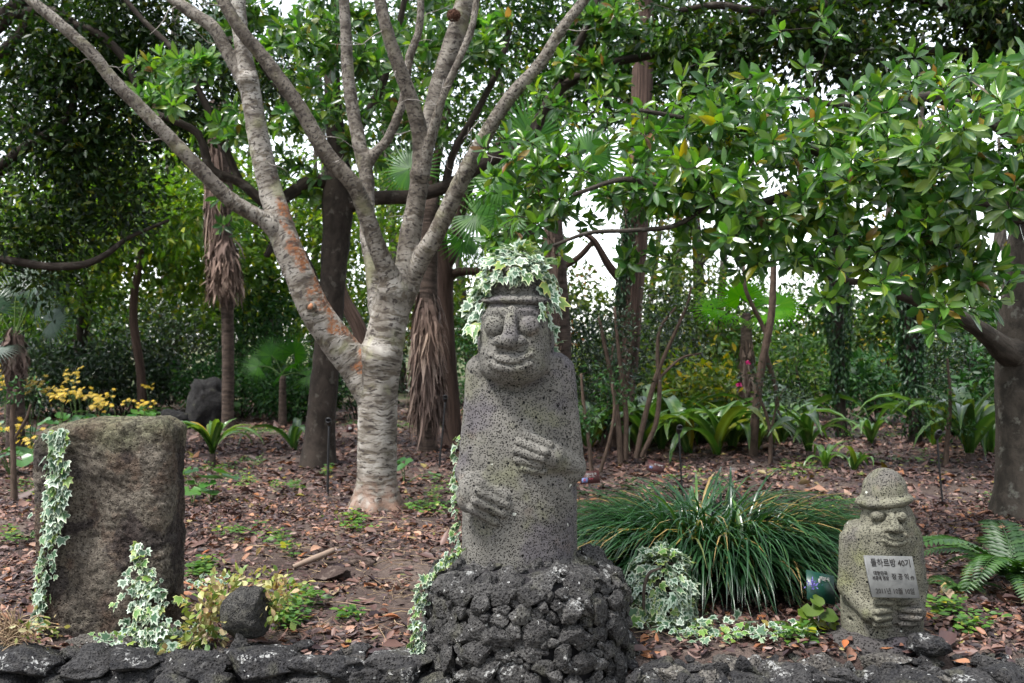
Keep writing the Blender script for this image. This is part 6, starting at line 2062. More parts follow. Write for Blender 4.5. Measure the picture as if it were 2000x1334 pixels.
def cedar_ivy():
    rng = np.random.default_rng(823)
    root = bpy.data.objects['cedar_tree']
    n = 2600
    y = rng.uniform(280, 840, n)
    x = np.interp(y, [240, 480, 680, 885], [1252, 1238, 1222, 1205]) - rng.uniform(-8, 28, n) + 10 * gnoise(np.stack([y / 60, y * 0, y * 0 + 3], -1))
    pos = np.array([P(a, b, 13.5 - 0.19 + abs(rng.normal()) * 0.05) for a, b in zip(x, y)])
    d = np.column_stack([rng.normal(size=n) * 0.5, rng.normal(size=n) * 0.5, -np.ones(n)])
    M = frames(unit(d), np.array([-0.5, -1, 0.3]) + rng.normal(size=(n, 3)) * 0.4)
    foliage('ivy_leaves', T_FAR, pos, M, 0.07 * rng.uniform(0.7, 1.2, n), 'leaf_ivy_dark', root)
cedar_ivy()
# autumn leaves hanging behind
def autumn_sprays():
    rng = np.random.default_rng(825)
    o = thing('autumn_branch', 'sparse spray of orange autumn leaves beyond the statue hat', 'branch', tuple(P(1150, 540, 16)))
    tips = np.vstack([region(1145, 535, 16, 25, 40, 0.3, 10, rng), region(1310, 420, 16, 60, 40, 0.3, 12, rng), region(1120, 640, 15, 12, 30, 0.2, 5, rng)])
    paths, dirs = grow(pxpath([(1180, 300, 16.2, 4), (1190, 420, 16.2, 4), (1160, 500, 16.1, 3)], 4), tips, rng, 0.002)
    twig_mesh(o, paths, 'bark_twig')
    pos, M, sc = leaves_at(tips, dirs, 5, 0.07, rng, 0.07, 'spray')
    foliage('leaves', T_FAR, pos, M, sc, 'leaf_orange', o)
autumn_sprays()
# fallen log
mb = MB(); add_tube(mb, pxpath([(1690, 800, 17.5, 6), (1750, 792, 17.3, 6.5), (1830, 779, 17, 6)], 4), 8, 0.1)
o = mb.build('fallen_log', MAT['bark_grey']); tag(o, 'grey fallen log lying across between ivy-clad trunks', 'log')

# ------------------------------------------------------------------ yellow-flowered leopard plants
ROUND_ME = mk_mesh('leaf', T_ROUND[0], T_ROUND[1], MAT['leaf_round'], True, T_ROUND[2])
def leopard(label, px, py, h, seed, stalks=4, leaves=9, size=0.2, group=None):
    d = CAMZ * FPX / (py - 667.0)
    rng = np.random.default_rng(seed)
    x = P(px, 0, d)[0]; gz = float(ground_z(x, d))
    root = thing('leopard_plant', label, 'flowering plant', (x, d, gz), group)
    c = np.array([x, d, gz])
    mb = MB()
    for i in range(leaves):
        a = i * 2.4; r = rng.uniform(0.05, 0.28); hh = rng.uniform(0.1, 0.32)
        q = c + (math.cos(a) * r, math.sin(a) * r, hh)
        add_tube(mb, smooth_path([np.append(c, 0.005), np.append((c + q) / 2 + (0, 0, 0.03), 0.004), np.append(q, 0.003)], 3), 4)
        M = frames(np.array([[math.cos(a), math.sin(a), -0.25]]), np.array([[math.cos(a) * 0.3, math.sin(a) * 0.3 - 0.2, 1.0]]) + rng.normal(size=(1, 3)) * 0.25)[0]
        place('leaf', ROUND_ME, root, q, M * size * rng.uniform(0.7, 1.15))
    for i in range(stalks):
        a = rng.uniform(0, 6.28)
        t = c + (math.cos(a) * rng.uniform(0.05, 0.2), math.sin(a) * 0.12, h * rng.uniform(0.78, 1.05))
        st = MB()
        add_tube(st, smooth_path([np.append(c, 0.006), np.append((c + t) / 2 + rng.normal(size=3) * 0.02, 0.005), np.append(t, 0.003)], 3), 4)
        P_, D_ = [], []
        for k in range(rng.integers(5, 9)):
            q = t + rng.normal(size=3) * np.array([0.07, 0.05, 0.04]) + (0, 0, 0.03)
            add_tube(st, np.column_stack([np.array([t - (0, 0, 0.03), (t + q) / 2, q]), [0.002, 0.002, 0.0015]]), 4)
            m = 9
            an = np.arange(m) * 6.283 / m
            nrm = unit(np.array([rng.normal() * 0.4, -0.5, 0.8]))
            u = unit(np.cross(nrm, (1, 0, 0))); v = np.cross(nrm, u)
            dd = u * np.cos(an)[:, None] + v * np.sin(an)[:, None]
            P_.append(np.repeat(q[None], m, 0)); D_.append((dd, np.repeat(nrm[None], m, 0)))
        s_ = st.build('flower_stalk', MAT['stem_green'], root)
        pos = np.vstack(P_); M = frames(np.vstack([x_[0] for x_ in D_]), np.vstack([x_[1] for x_ in D_]))
        V, F, A = scatter(T_NEEDLE[0] * np.array([1.9, 1, 1]), T_NEEDLE[1], pos, M, np.full(len(pos), 0.042))
        part('flower_head', V, F, MAT['petal_yellow'], s_, kind='stuff')
    mb.build('petioles', MAT['stem_green'], root)
for i, (px, py, h, n, lb) in enumerate([
    (15, 872, 0.95, 6, 'yellow-flowered leopard plant at the picture edge behind the ivied slab'),
    (60, 880, 0.85, 6, 'second yellow-flowered leopard plant from the picture edge'),
    (115, 862, 0.72, 5, 'leopard plant with a broad spray of yellow daisies behind the slab ivy'),
    (150, 842, 0.95, 3, 'tall-stalked leopard plant rising above its neighbours by the hedge'),
    (165, 850, 0.62, 7, 'leopard plant with the fullest yellow flower cluster'),
    (195, 862, 0.55, 4, 'short leopard plant above the slab top corner'),
    (232, 842, 0.6, 2, 'sparse leopard plant with greenish yellow buds'),
    (272, 838, 0.45, 2, 'small lone leopard plant toward the lava pillar'),
    (300, 828, 0.75, 1, 'single-stalked leopard plant beside the low dark rock'),
    (402, 818, 0.22, 2, 'tiny leopard plant in front of the black lava pillar'),
    (432, 822, 0.2, 2, 'tiny leopard plant at the lava pillar foot'),
    (20, 930, 0.45, 3, 'low leopard plant near the thin bare sapling'),
    (75, 910, 0.4, 2, 'low leafy leopard plant hidden beside the slab')]):
    leopard(lb, px, py, h, 850 + i, n, 10)
for i, (px, py, s_, lb) in enumerate([(376, 990, 0.26, 'large round glossy leaf plant beside the standing stone'), (412, 985, 0.2, 'smaller round-leaved plant right of the glossy one'), (385, 945, 0.2, 'round-leaved seedling under the large lily'), (790, 945, 0.2, 'round leaf standing upright beside the pale trunk')]):
    leopard(lb, px, py, 0.2, 870 + i, 0, 3 if i else 4, s_)
# ------------------------------------------------------------------ liriope clump
def grass_clump():
    rng = np.random.default_rng(91)
    root = thing('grass_clump', 'big arching clump of dark green strappy grass between the statues', 'grass clump', (P(1395, 0, 5.9)[0], 5.9, 0))
    T = strap(0.0165, 1.0, 1.15, 8, lift=1.25)
    T2 = strap(0.0165, 1.0, 0.75, 8, lift=1.3)
    mbp = []
    pos, M, sc, which = [], [], [], []
    n = 4000
    u = rng.uniform(-1, 1, n); v = rng.uniform(-1, 1, n)
    ok = u * u + v * v < 1
    u, v = u[ok], v[ok]
    cx, cy_ = P(1395, 0, 5.9)[0], 5.9
    x = cx + u * 0.5; y = cy_ + v * 0.28
    a = np.arctan2(v * 0.6 + rng.normal(size=len(u)) * 0.35, u + rng.normal(size=len(u)) * 0.35)
    z = ground_z(x, y)
    pos = np.column_stack([x, y, z])
    lean = rng.normal(size=len(u)) * 0.16 + 0.12 * np.sqrt(u * u + v * v)
    ca, sa = np.cos(a), np.sin(a)
    # local Y -> outward dir, Z -> up, tilted by lean
    Yd = np.column_stack([ca * np.cos(lean), sa * np.cos(lean), -np.sin(lean)])
    Zd = np.column_stack([ca * np.sin(lean), sa * np.sin(lean), np.cos(lean)])
    Xd = np.cross(Yd, Zd)
    Mx = np.stack([Xd, Yd, Zd], -1)
    s_ = 0.88 * rng.uniform(0.65, 1.2, len(u)) * (1.05 - 0.15 * (u * u + v * v))
    wsc = np.column_stack([np.full(len(u), 1.0) * rng.uniform(0.7, 1.15, len(u)), s_, s_])
    sel = rng.random(len(u)) < 0.6
    mb = MB()
    for T_, m in ((T, sel), (T2, ~sel)):
        V, F, A = scatter(T_[0], T_[1], pos[m], Mx[m], wsc[m], T_[2])
        V[:, 2] = np.maximum(V[:, 2], 0.012 + 0.02 * rng.random(len(V)))
        mb.add(V, F, **A)
    mb.build('blades', MAT['leaf_grass'], root, True, 'stuff')
    for k in range(3):
        q = [(1450, 965, 0.5), (1330, 930, 0.4), (1580, 1040, 0.5)][k]
        p = P(q[0], q[1], 5.5)
        T_ = strap(0.035, 0.5, 0.1, 7, lift=1.45)
        me = mk_mesh('broad_blade', T_[0], T_[1], MAT['leaf_strap'], True, T_[2])
        place('broad_blade', me, root, np.array([p[0], 5.5, p[2] - 0.42]), rotz(k * 2.0) * 1.0)
grass_clump()

# ------------------------------------------------------------------ variegated ivy
IVY_ME = {}
def ivy(label, pos, nrm, size, seed, mat='leaf_ivy', stems=None, down=(0, 0, -1), singles=300, name='ivy_plant', jit=0.45):
    rng = np.random.default_rng(seed)
    pos = np.asarray(pos, float); nrm = unit(nrm)
    n = len(pos)
    root = thing(name, label, 'ivy', tuple(pos[np.argmin(pos[:, 2])]))
    dn = np.asarray(down, float) + rng.normal(size=(n, 3)) * jit
    d = dn - nrm * np.sum(dn * nrm, 1, keepdims=True)
    M = frames(unit(d + nrm * 0.25), unit(nrm + rng.normal(size=(n, 3)) * 0.5))
    sc = size * rng.uniform(0.45, 1.0, n) ** 1.0 * np.where(rng.random(n) < 0.15, 1.45, 1.05)
    sc = np.column_stack([sc * rng.uniform(0.75, 1.15, n), sc, sc * rng.uniform(-0.5, 3.0, n)])
    foliage('foliage', T_IVY, pos, M, sc, mat, root, singles=singles)
    mb = MB()
    if stems is None:
        stems = []
        for k in range(max(4, n // 14)):
            i = rng.integers(n)
            dd = np.linalg.norm(pos - pos[i], axis=1)
            j = np.argsort(dd)[min(n - 1, 6)]
            a, b = pos[i] - nrm[i] * 0.012, pos[j] - nrm[j] * 0.012
            stems.append([np.append(a, 0.0022), np.append((a + b) / 2 - nrm[i] * 0.004, 0.002), np.append(b, 0.0015)])
    for s_ in stems:
        add_tube(mb, smooth_path(s_, 3), 4)
    mb.build('stems', MAT['bark_twig'], root, True, 'stuff')
    return root

def ivy_hat():
    rng = np.random.default_rng(61)
    c = np.array([WL['stone_statue'][0] + HC[0] + 0.004, STY - 0.06, STZ + 1.215])
    n = 300
    d = unit(rng.normal(size=(n * 3, 3)) + np.array([0, -0.25, 0.35]))
    d = d[d[:, 2] > -0.05][:n]
    # bare stone at the low front
    fr = (d[:, 1] < -0.35) & (d[:, 2] < 0.22) & (np.abs(d[:, 0]) < 0.6)
    d = d[~fr]
    rad = np.array([0.170, 0.175, 0.185])
    p = c + d * rad * rng.uniform(0.92, 1.15, (len(d), 1)) + (0, 0, 0.03)
    nn = d.copy()
    P_, N_ = [p], [nn]
    # hanging tresses
    for (px, y0, y1, m, dd, sx) in ((938, 560, 640, 26, -0.13, 9), (925, 570, 615, 12, -0.02, 7), (1070, 570, 645, 20, -0.14, 8), (1082, 560, 600, 12, -0.02, 8), (1052, 590, 622, 5, -0.24, 4), (1078, 620, 690, 14, 0.02, 8), (945, 640, 700, 8, 0.03, 5)):
        q = np.array([P(px + rng.normal() * sx, rng.uniform(y0, y1), STY + dd + rng.normal() * 0.02) for _ in range(m)])
        P_.append(q)
        s_ = -1 if px < 1008 else 1
        N_.append(np.tile([s_ * 0.5, -0.8, 0.25], (m, 1)))
    return ivy('wreath of variegated ivy over the tall statue hat', np.vstack(P_), np.vstack(N_), 0.066, 62, 'leaf_ivy_pale')
ivy_hat()

def ivy_slab():
    rng = np.random.default_rng(63)
    P_, N_ = [], []
    # strip down the left edge of the standing stone
    for i in range(330):
        y = rng.uniform(838, 1215)
        xc = np.interp(y, [838, 900, 960, 1010, 1080, 1150, 1215], [118, 112, 112, 108, 95, 88, 82])
        hw = np.interp(y, [838, 900, 960, 1010, 1080, 1150, 1215], [18, 22, 28, 30, 16, 13, 16])
        x = xc - 3 + rng.normal() * hw * 0.45
        d = 4.80 - 0.015 + (0.10 if x < 100 else 0.0) * rng.random()
        P_.append(P(x, y, d)); N_.append((-0.45 if x < 100 else -0.1, -0.9, 0.2))
    return ivy('curtain of variegated ivy down the edge of the standing stone', P_, np.array(N_), 0.056, 64)
ivy_slab()

def ivy_column():
    rng = np.random.default_rng(65)
    P_, N_ = [], []
    for i in range(230):
        y = 1060 + 215 * rng.random() ** 0.75
        xc = np.interp(y, [1060, 1100, 1140, 1180, 1230, 1275], [270, 273, 278, 288, 288, 290])
        hw = np.interp(y, [1060, 1100, 1125, 1150, 1180, 1225, 1275], [5, 12, 30, 34, 34, 28, 45]) * (1 + 0.5 * math.sin(y * 0.13))
        x = xc + np.clip(rng.normal(), -1.8, 1.8) * hw * 0.8
        d = np.interp(y, [1060, 1275], [4.77, 4.60]) - 0.04 * rng.random()
        P_.append(P(x, y, d)); N_.append((0.2 * (x - xc) / 30, -0.8, 0.45))
    return ivy('ivy spike climbing the front of the standing stone foot', P_, np.array(N_), 0.05, 66, 'leaf_ivy_pale')
ivy_column()

def ivy_mound():
    rng = np.random.default_rng(67)
    c = P(1290, 1195, 5.15); gz = 0.0
    cx, cy_ = c[0], 5.12
    n = 950
    d = unit(rng.normal(size=(n * 2, 3)))
    d = d[(d[:, 2] > -0.25)][:n]
    lump = 1 + 0.18 * gnoise(d * 2.2 + 4)
    rad = np.array([0.165, 0.16, 0.30])
    p = np.array([cx, cy_, 0.08]) + d * rad * lump[:, None] * rng.uniform(0.9, 1.06, (len(d), 1))
    p[:, 2] = np.maximum(p[:, 2], 0.02)
    k = 90
    q = np.column_stack([cx + rng.normal(size=k) * 0.17, 4.98 + rng.normal(size=k) * 0.07, np.full(k, 0.04) + rng.random(k) * 0.03])
    root = ivy('rounded mound of variegated ivy left of the strappy grass', np.vstack([p, q]), np.vstack([d, np.tile([0, -0.4, 1], (k, 1))]), 0.058, 68, 'leaf_ivy_pale')
    g = Field((-0.25, -0.25, -0.1), (0.25, 0.25, 0.42), 0.02)
    g.ell((0, 0, 0.06), (0.135, 0.13, 0.27), 0)
    V, Q = g.mesh(); V = V + vnormals(V, Q) * (0.03 * fbm(V * 9, 3))[:, None]
    part('stump', V + np.array([cx, cy_, 0.0]), [Q], MAT['bark_dark'], root)
    # arching dead stem on it
    V, F, A = tube(pxpath([(1257, 1190, 4.95, 3), (1258, 1150, 4.94, 3.5), (1268, 1120, 4.94, 3.5), (1290, 1110, 4.95, 2.5)], 4), 6, 0.1)
    part('dead_stem', V, F, MAT['bark_twig'], root, True, A)
ivy_mound()

def ivy_patch(label, spots, n, size, seed, mat='leaf_ivy', sp=(26, 8)):
    rng = np.random.default_rng(seed)
    P_ = []
    for i in range(n):
        px, py = spots[rng.integers(len(spots))]
        px += rng.normal() * sp[0]; py += rng.normal() * sp[1]
        d = CAMZ * FPX / (py - 667.0)
        p = P(px, py, d); p[2] = ground_z(p[0], p[1]) + rng.uniform(0.015, 0.05)
        P_.append(p)
    return ivy(label, P_, np.tile([0, -0.35, 1.0], (n, 1)) + rng.normal(size=(n, 3)) * 0.2, size, seed + 1, mat, down=(0, -1, 0), jit=0.9)
ivy_patch('ivy runner creeping over the ground toward the small statue base', [(1380, 1245), (1430, 1250), (1480, 1252), (1530, 1250), (1560, 1245), (1340, 1250)], 190, 0.045, 71)
ivy_patch('ivy carpet at the foot of the ivy spike', [(240, 1262), (290, 1262), (340, 1255), (370, 1250), (200, 1268)], 130, 0.045, 73)
ivy_patch('sprig of pale ivy behind the yellow vine', [(400, 1140), (430, 1135), (380, 1150)], 46, 0.05, 75)

def ivy_plinth():
    rng = np.random.default_rng(77)
    P_, N_ = [], []
    for i in range(150):
        t = rng.random()
        y = 1070 + t * 230
        xc = np.interp(y, [1070, 1090, 1115, 1150, 1200, 1300], [900, 880, 850, 826, 818, 816])
        x = xc + rng.normal() * 7
        d = np.interp(y, [1070, 1115, 1300], [4.62, 4.58, 4.55])
        P_.append(P(x, y, d)); N_.append((-0.8, -0.6, 0.4))
    for i in range(60):
        y = rng.uniform(850, 1080)
        x = np.interp(y, [850, 900, 960, 1080], [897, 893, 890, 892]) + rng.normal() * 5
        P_.append(P(x, y, 4.86 + rng.random() * 0.06)); N_.append((-0.9, -0.4, 0.2))
    return ivy('ivy trailing down the shaded flank of the statue and plinth', P_, np.array(N_), 0.04, 78, 'leaf_ivy_pale')
ivy_plinth()

# ------------------------------------------------------------------ yellow trailing vine round the boulder
def yellow_vine():
    rng = np.random.default_rng(81)
    root = thing('trailing_vine', 'pale yellow trailing vine draped beside the round boulder', 'vine', tuple(P(440, 1240, 4.66)))
    tips = []
    for (px, py, d, rx, ry, n) in ((420, 1170, 4.72, 26, 26, 20), (400, 1200, 4.66, 22, 28, 20), (405, 1235, 4.6, 26, 18, 18), (450, 1150, 4.8, 26, 16, 14), (490, 1140, 4.84, 26, 10, 10), (530, 1150, 4.8, 24, 14, 12), (552, 1175, 4.7, 18, 20, 20), (375, 1255, 4.62, 22, 8, 9), (570, 1150, 4.8, 16, 8, 5)):
        tips.append(region(px, py, d, rx, ry, 0.05, n, rng))
    tips = np.vstack(tips)
    paths, dirs = grow(pxpath([(400, 1260, 4.66, 1.5), (420, 1200, 4.68, 1.5), (440, 1160, 4.75, 1.4), (490, 1135, 4.85, 1.4), (540, 1145, 4.8, 1.2), (560, 1190, 4.7, 1)], 4), tips, rng, 0.0014)
    twig_mesh(root, paths, 'straw', 'stems')
    pos, M, sc = leaves_at(tips, dirs, 5, 0.046, rng, 0.034, 'spray', 0.1)
    foliage('foliage', leaf_mid(0.55), pos, M, sc, 'leaf_pale_vine', root, singles=300, tmpl_single=leaf_near(0.55))
yellow_vine()

# ------------------------------------------------------------------ dry spiky tuft on the wall
def dry_tuft():
    rng = np.random.default_rng(83)
    c = P(25, 1250, 4.6)
    root = thing('dry_tuft', 'dry straw-coloured tuft of spidery stems on the wall corner', 'dry plant', tuple(c))
    mb = MB()
    for i in range(110):
        a = rng.uniform(-0.3, math.pi + 0.3); b = rng.normal() * 0.5
        d = unit(np.array([math.cos(a), -0.2 + b * 0.5, abs(math.sin(a)) * 0.8 + 0.1]))
        L_ = rng.uniform(0.08, 0.21)
        p0 = c + rng.normal(size=3) * 0.03
        p1 = p0 + d * L_ * 0.5 + (0, 0, 0.02); p2 = p0 + d * L_ + (rng.normal() * 0.02, rng.normal() * 0.02, -0.03 * rng.random())
        add_tube(mb, smooth_path([np.append(p0, 0.0028), np.append(p1, 0.0022), np.append(p2, 0.001)], 3), 4)
    mb.build('stems', MAT['straw'], root, True, 'stuff')
    tips = ellipsoid_pts(P(70, 1230, 4.55), (0.09, 0.05, 0.06), 26, rng)
    pos, M, sc = leaves_at(tips, rand_dirs(26, rng), 2, 0.035, rng, 0.02, 'spray')
    foliage('foliage', leaf_mid(0.5), pos, M, sc, 'leaf_pale_vine', root)
dry_tuft()

# ------------------------------------------------------------------ fern
def fern(label, px, py, seed, n=11, size=0.7, d=None):
    d = d or CAMZ * FPX / (py - 667.0)
    rng = np.random.default_rng(seed)
    x = P(px, 0, d)[0]; gz = float(ground_z(x, d))
    root = thing('fern', label, 'fern', (x, d, gz))
    S_ = strap(0.02, 1.0, 0.9, 16, lift=1.0)
    rib = S_[0][1::3]
    mb = MB()
    add_tube(mb, np.column_stack([rib, np.linspace(0.006, 0.001, len(rib))]), 4)
    for k in np.linspace(0.12, 0.98, 26):
        i = min(int(k * 15), 14); f = k * 15 - i
        p = rib[i] * (1 - f) + rib[i + 1] * f
        t = unit(rib[i + 1] - rib[i])
        for s_ in (-1, 1):
            ln = 0.16 * math.sin(math.pi * min(1, 0.15 + k * 0.85)) ** 0.8 + 0.01
            dd = unit(np.array([s_ * 1.0, 0, 0]) + t * 0.5)
            M = frames(dd[None], np.array([[0, -t[2], t[1]]]))[0]
            V = (T_NEEDLE[0] * np.array([1.9, 1, 1]) * ln) @ M.T + p
            mb.add(V, T_NEEDLE[1])
    mb.F = {k: v for k, v in mb.F.items()}
    V = np.concatenate(mb.V)
    me = mk_mesh('frond', V, [np.concatenate(v) for v in mb.F.values()], MAT['leaf_fern'])
    for i in range(n):
        a = i * 2.4 + rng.normal() * 0.2
        place('frond', me, root, np.array([x, d, gz]), rotz(a) @ rot_axis((1, 0, 0), rng.normal() * 0.15 - 0.1) * size * rng.uniform(0.7, 1.1))
fern('feathery dark fern by the edge trunk behind the small statue', 1985, 1150, 841, 16, 0.85)
fern('low fern sprig right of the small statue hands', 1870, 1165, 842, 9, 0.3)

# ------------------------------------------------------------------ small signs and stakes
def flat_text(s_, size, mat, parent, org, ex, ey, en, sq=1.0):
    cu = bpy.data.curves.new('lettering', 'FONT')
    cu.body = s_; cu.size = size; cu.extrude = 0.0006; cu.resolution_u = 2
    o = bpy.data.objects.new('tmp_text', cu); C.objects.link(o)
    me = bpy.data.meshes.new_from_object(o.evaluated_get(bpy.context.evaluated_depsgraph_get()))
    bpy.data.objects.remove(o)
    n = len(me.vertices)
    co = np.empty(n * 3, np.float32); me.vertices.foreach_get('co', co); co = co.reshape(-1, 3)
    W_ = org + ex * co[:, :1] * sq + ey * co[:, 1:2] + en * co[:, 2:3]
    me.vertices.foreach_set('co', (W_ - WL[parent.name]).astype(np.float32).ravel())
    me.materials.clear(); me.materials.append(MAT[mat])
    return link('lettering', me, parent)

def quad_box(c, ex, ey, en, w, h, t):
    V = []
    for k in (0, -t):
        for (u, v) in ((-1, -1), (1, -1), (1, 1), (-1, 1)):
            V.append(c + ex * u * w / 2 + ey * v * h / 2 + en * k)
    F = np.array([(0, 1, 2, 3), (7, 6, 5, 4), (0, 4, 5, 1), (1, 5, 6, 2), (2, 6, 7, 3), (3, 7, 4, 0)])
    return np.array(V), [F]

def garden_sign(name, label, px, py, d, wpx, hpx, roll, tilt, mat, lines, pics, yaw=0.0):
    c = P(px, py, d)
    ex = np.array([math.cos(roll) * math.cos(yaw), math.sin(yaw), math.sin(roll)])
    en = unit(np.array([math.sin(yaw) * 0.5, -math.cos(tilt), math.sin(tilt)]))
    en = unit(en - ex * (en @ ex)); ey = np.cross(en, ex)
    w, h = S(wpx, d), S(hpx, d)
    gz = float(ground_z(c[0], d + 0.04))
    root = thing(name, label, 'sign', (c[0], d + 0.04, gz))
    V, F = quad_box(c, ex, ey, en, w, h, 0.006)
    pl = part('plate', V, F, MAT[mat], root, False)
    b = c - en * 0.012
    V, F, A = tube(np.array([[b[0], b[1] + 0.01, gz - 0.08, 0.006], [b[0], b[1] + 0.01, b[2], 0.006], [b[0], b[1], b[2] + h * 0.3, 0.006]]), 6)
    part('stake', V, F, MAT['metal_grey'], root)
    for (s_, u, v, size, m, sq) in lines:
        flat_text(s_, size * h, m, root, c + ex * (u - 0.5) * w + ey * (0.5 - v) * h + en * 0.0022, ex, ey, en, sq)
    for (u, v, a, b_, m) in pics:
        V, F = quad_box(c + ex * (u - 0.5) * w + ey * (0.5 - v) * h + en * 0.003, ex, ey, en, a * w, b_ * h, 0.002)
        part('picture', V, F, MAT[m], root, False)
    return root
garden_sign('plant_sign', 'maroon plant name sign with white heading close beside the tall statue', 1152, 932, 9.6, 38, 25, R(4), R(25), 'sign_brown',
            [('애기동백', 0.30, 0.36, 0.26, 'sign_white', 0.9), ('Camellia sasanqua', 0.32, 0.50, 0.10, 'sign_white', 0.9)],
            [(0.22, 0.72, 0.30, 0.36, 'sign_blue'), (0.22, 0.72, 0.12, 0.24, 'sign_red'), (0.5, 0.64, 0.05, 0.06, 'sign_red'), (0.62, 0.64, 0.05, 0.06, 'sign_red')])
garden_sign('plant_sign', 'tilted maroon plant sign on the litter before the lily bed', 1281, 912, 10.9, 34, 24, R(-16), R(35), 'sign_brown',
            [('애기동백', 0.36, 0.36, 0.22, 'sign_white', 0.9)], [(0.22, 0.66, 0.18, 0.2, 'sign_blue')])
garden_sign('plant_sign', 'tiny square maroon sign behind the pale trunk', 684, 837, 15.0, 14, 15, 0, R(15), 'sign_brown', [], [(0.5, 0.5, 0.5, 0.3, 'sign_white')])
gs = garden_sign('plant_sign', 'dark green plant sign half hidden by the strappy grass', 1603, 1147, 5.02, 60, 58, R(-14), R(30), 'sign_green',
            [('맥문동', 0.45, 0.25, 0.16, 'sign_white', 0.9)], [], yaw=R(10))
def sign_flower():
    rng = np.random.default_rng(3)
    c = P(1588, 1140, 4.98)
    pos = c + rng.normal(size=(40, 3)) * np.array([0.013, 0.003, 0.013])
    M = frames(rand_dirs(40, rng), np.tile([0, -1.0, 0.3], (40, 1)))
    V, F, A = scatter(T_FAR[0], T_FAR[1], pos, M, np.full(40, 0.016))
    part('picture', V, F, MAT['petal_blue'], gs)
sign_flower()
def stake(label, rows, d, head=True):
    pth = pxpath([(a, b, d, r) for a, b, r in rows], 4)
    x = pth[0, 0]; gz = float(ground_z(x, d))
    root = thing('garden_lamp_stake', label, 'garden lamp', (x, d, gz))
    pth[0, 2] = gz - 0.06
    V, F, A = tube(pth, 6)
    part('pole', V, F, MAT['cable_black'], root)
    if head:
        t = pth[-1, :3]
        V, F, A = tube(smooth_path([np.append(t + (0, 0.02, -0.03), 0.016), np.append(t + (0, -0.01, 0.0), 0.026), np.append(t + (0, -0.05, 0.03), 0.028), np.append(t + (0, -0.055, 0.032), 0.02)], 3), 10)
        part('lamp_head', V, F, MAT['cable_black'], root)
    return root
stake('black lamp stake in front of the dark trunk', [(640, 968, 2.5), (641, 900, 2.4), (643, 826, 2.2)], 9.4)
stake('thin black lamp stake leaning in front of the lilies', [(1334, 985, 2), (1330, 920, 2), (1326, 840, 1.8)], 8.9)
stake('thin black stake behind the small statue hat', [(1842, 990, 2), (1836, 930, 2), (1830, 850, 1.8)], 8.7)
stake('thin black stake beside the reddish tree', [(858, 905, 2), (864, 850, 2), (870, 780, 1.8)], 11.2)

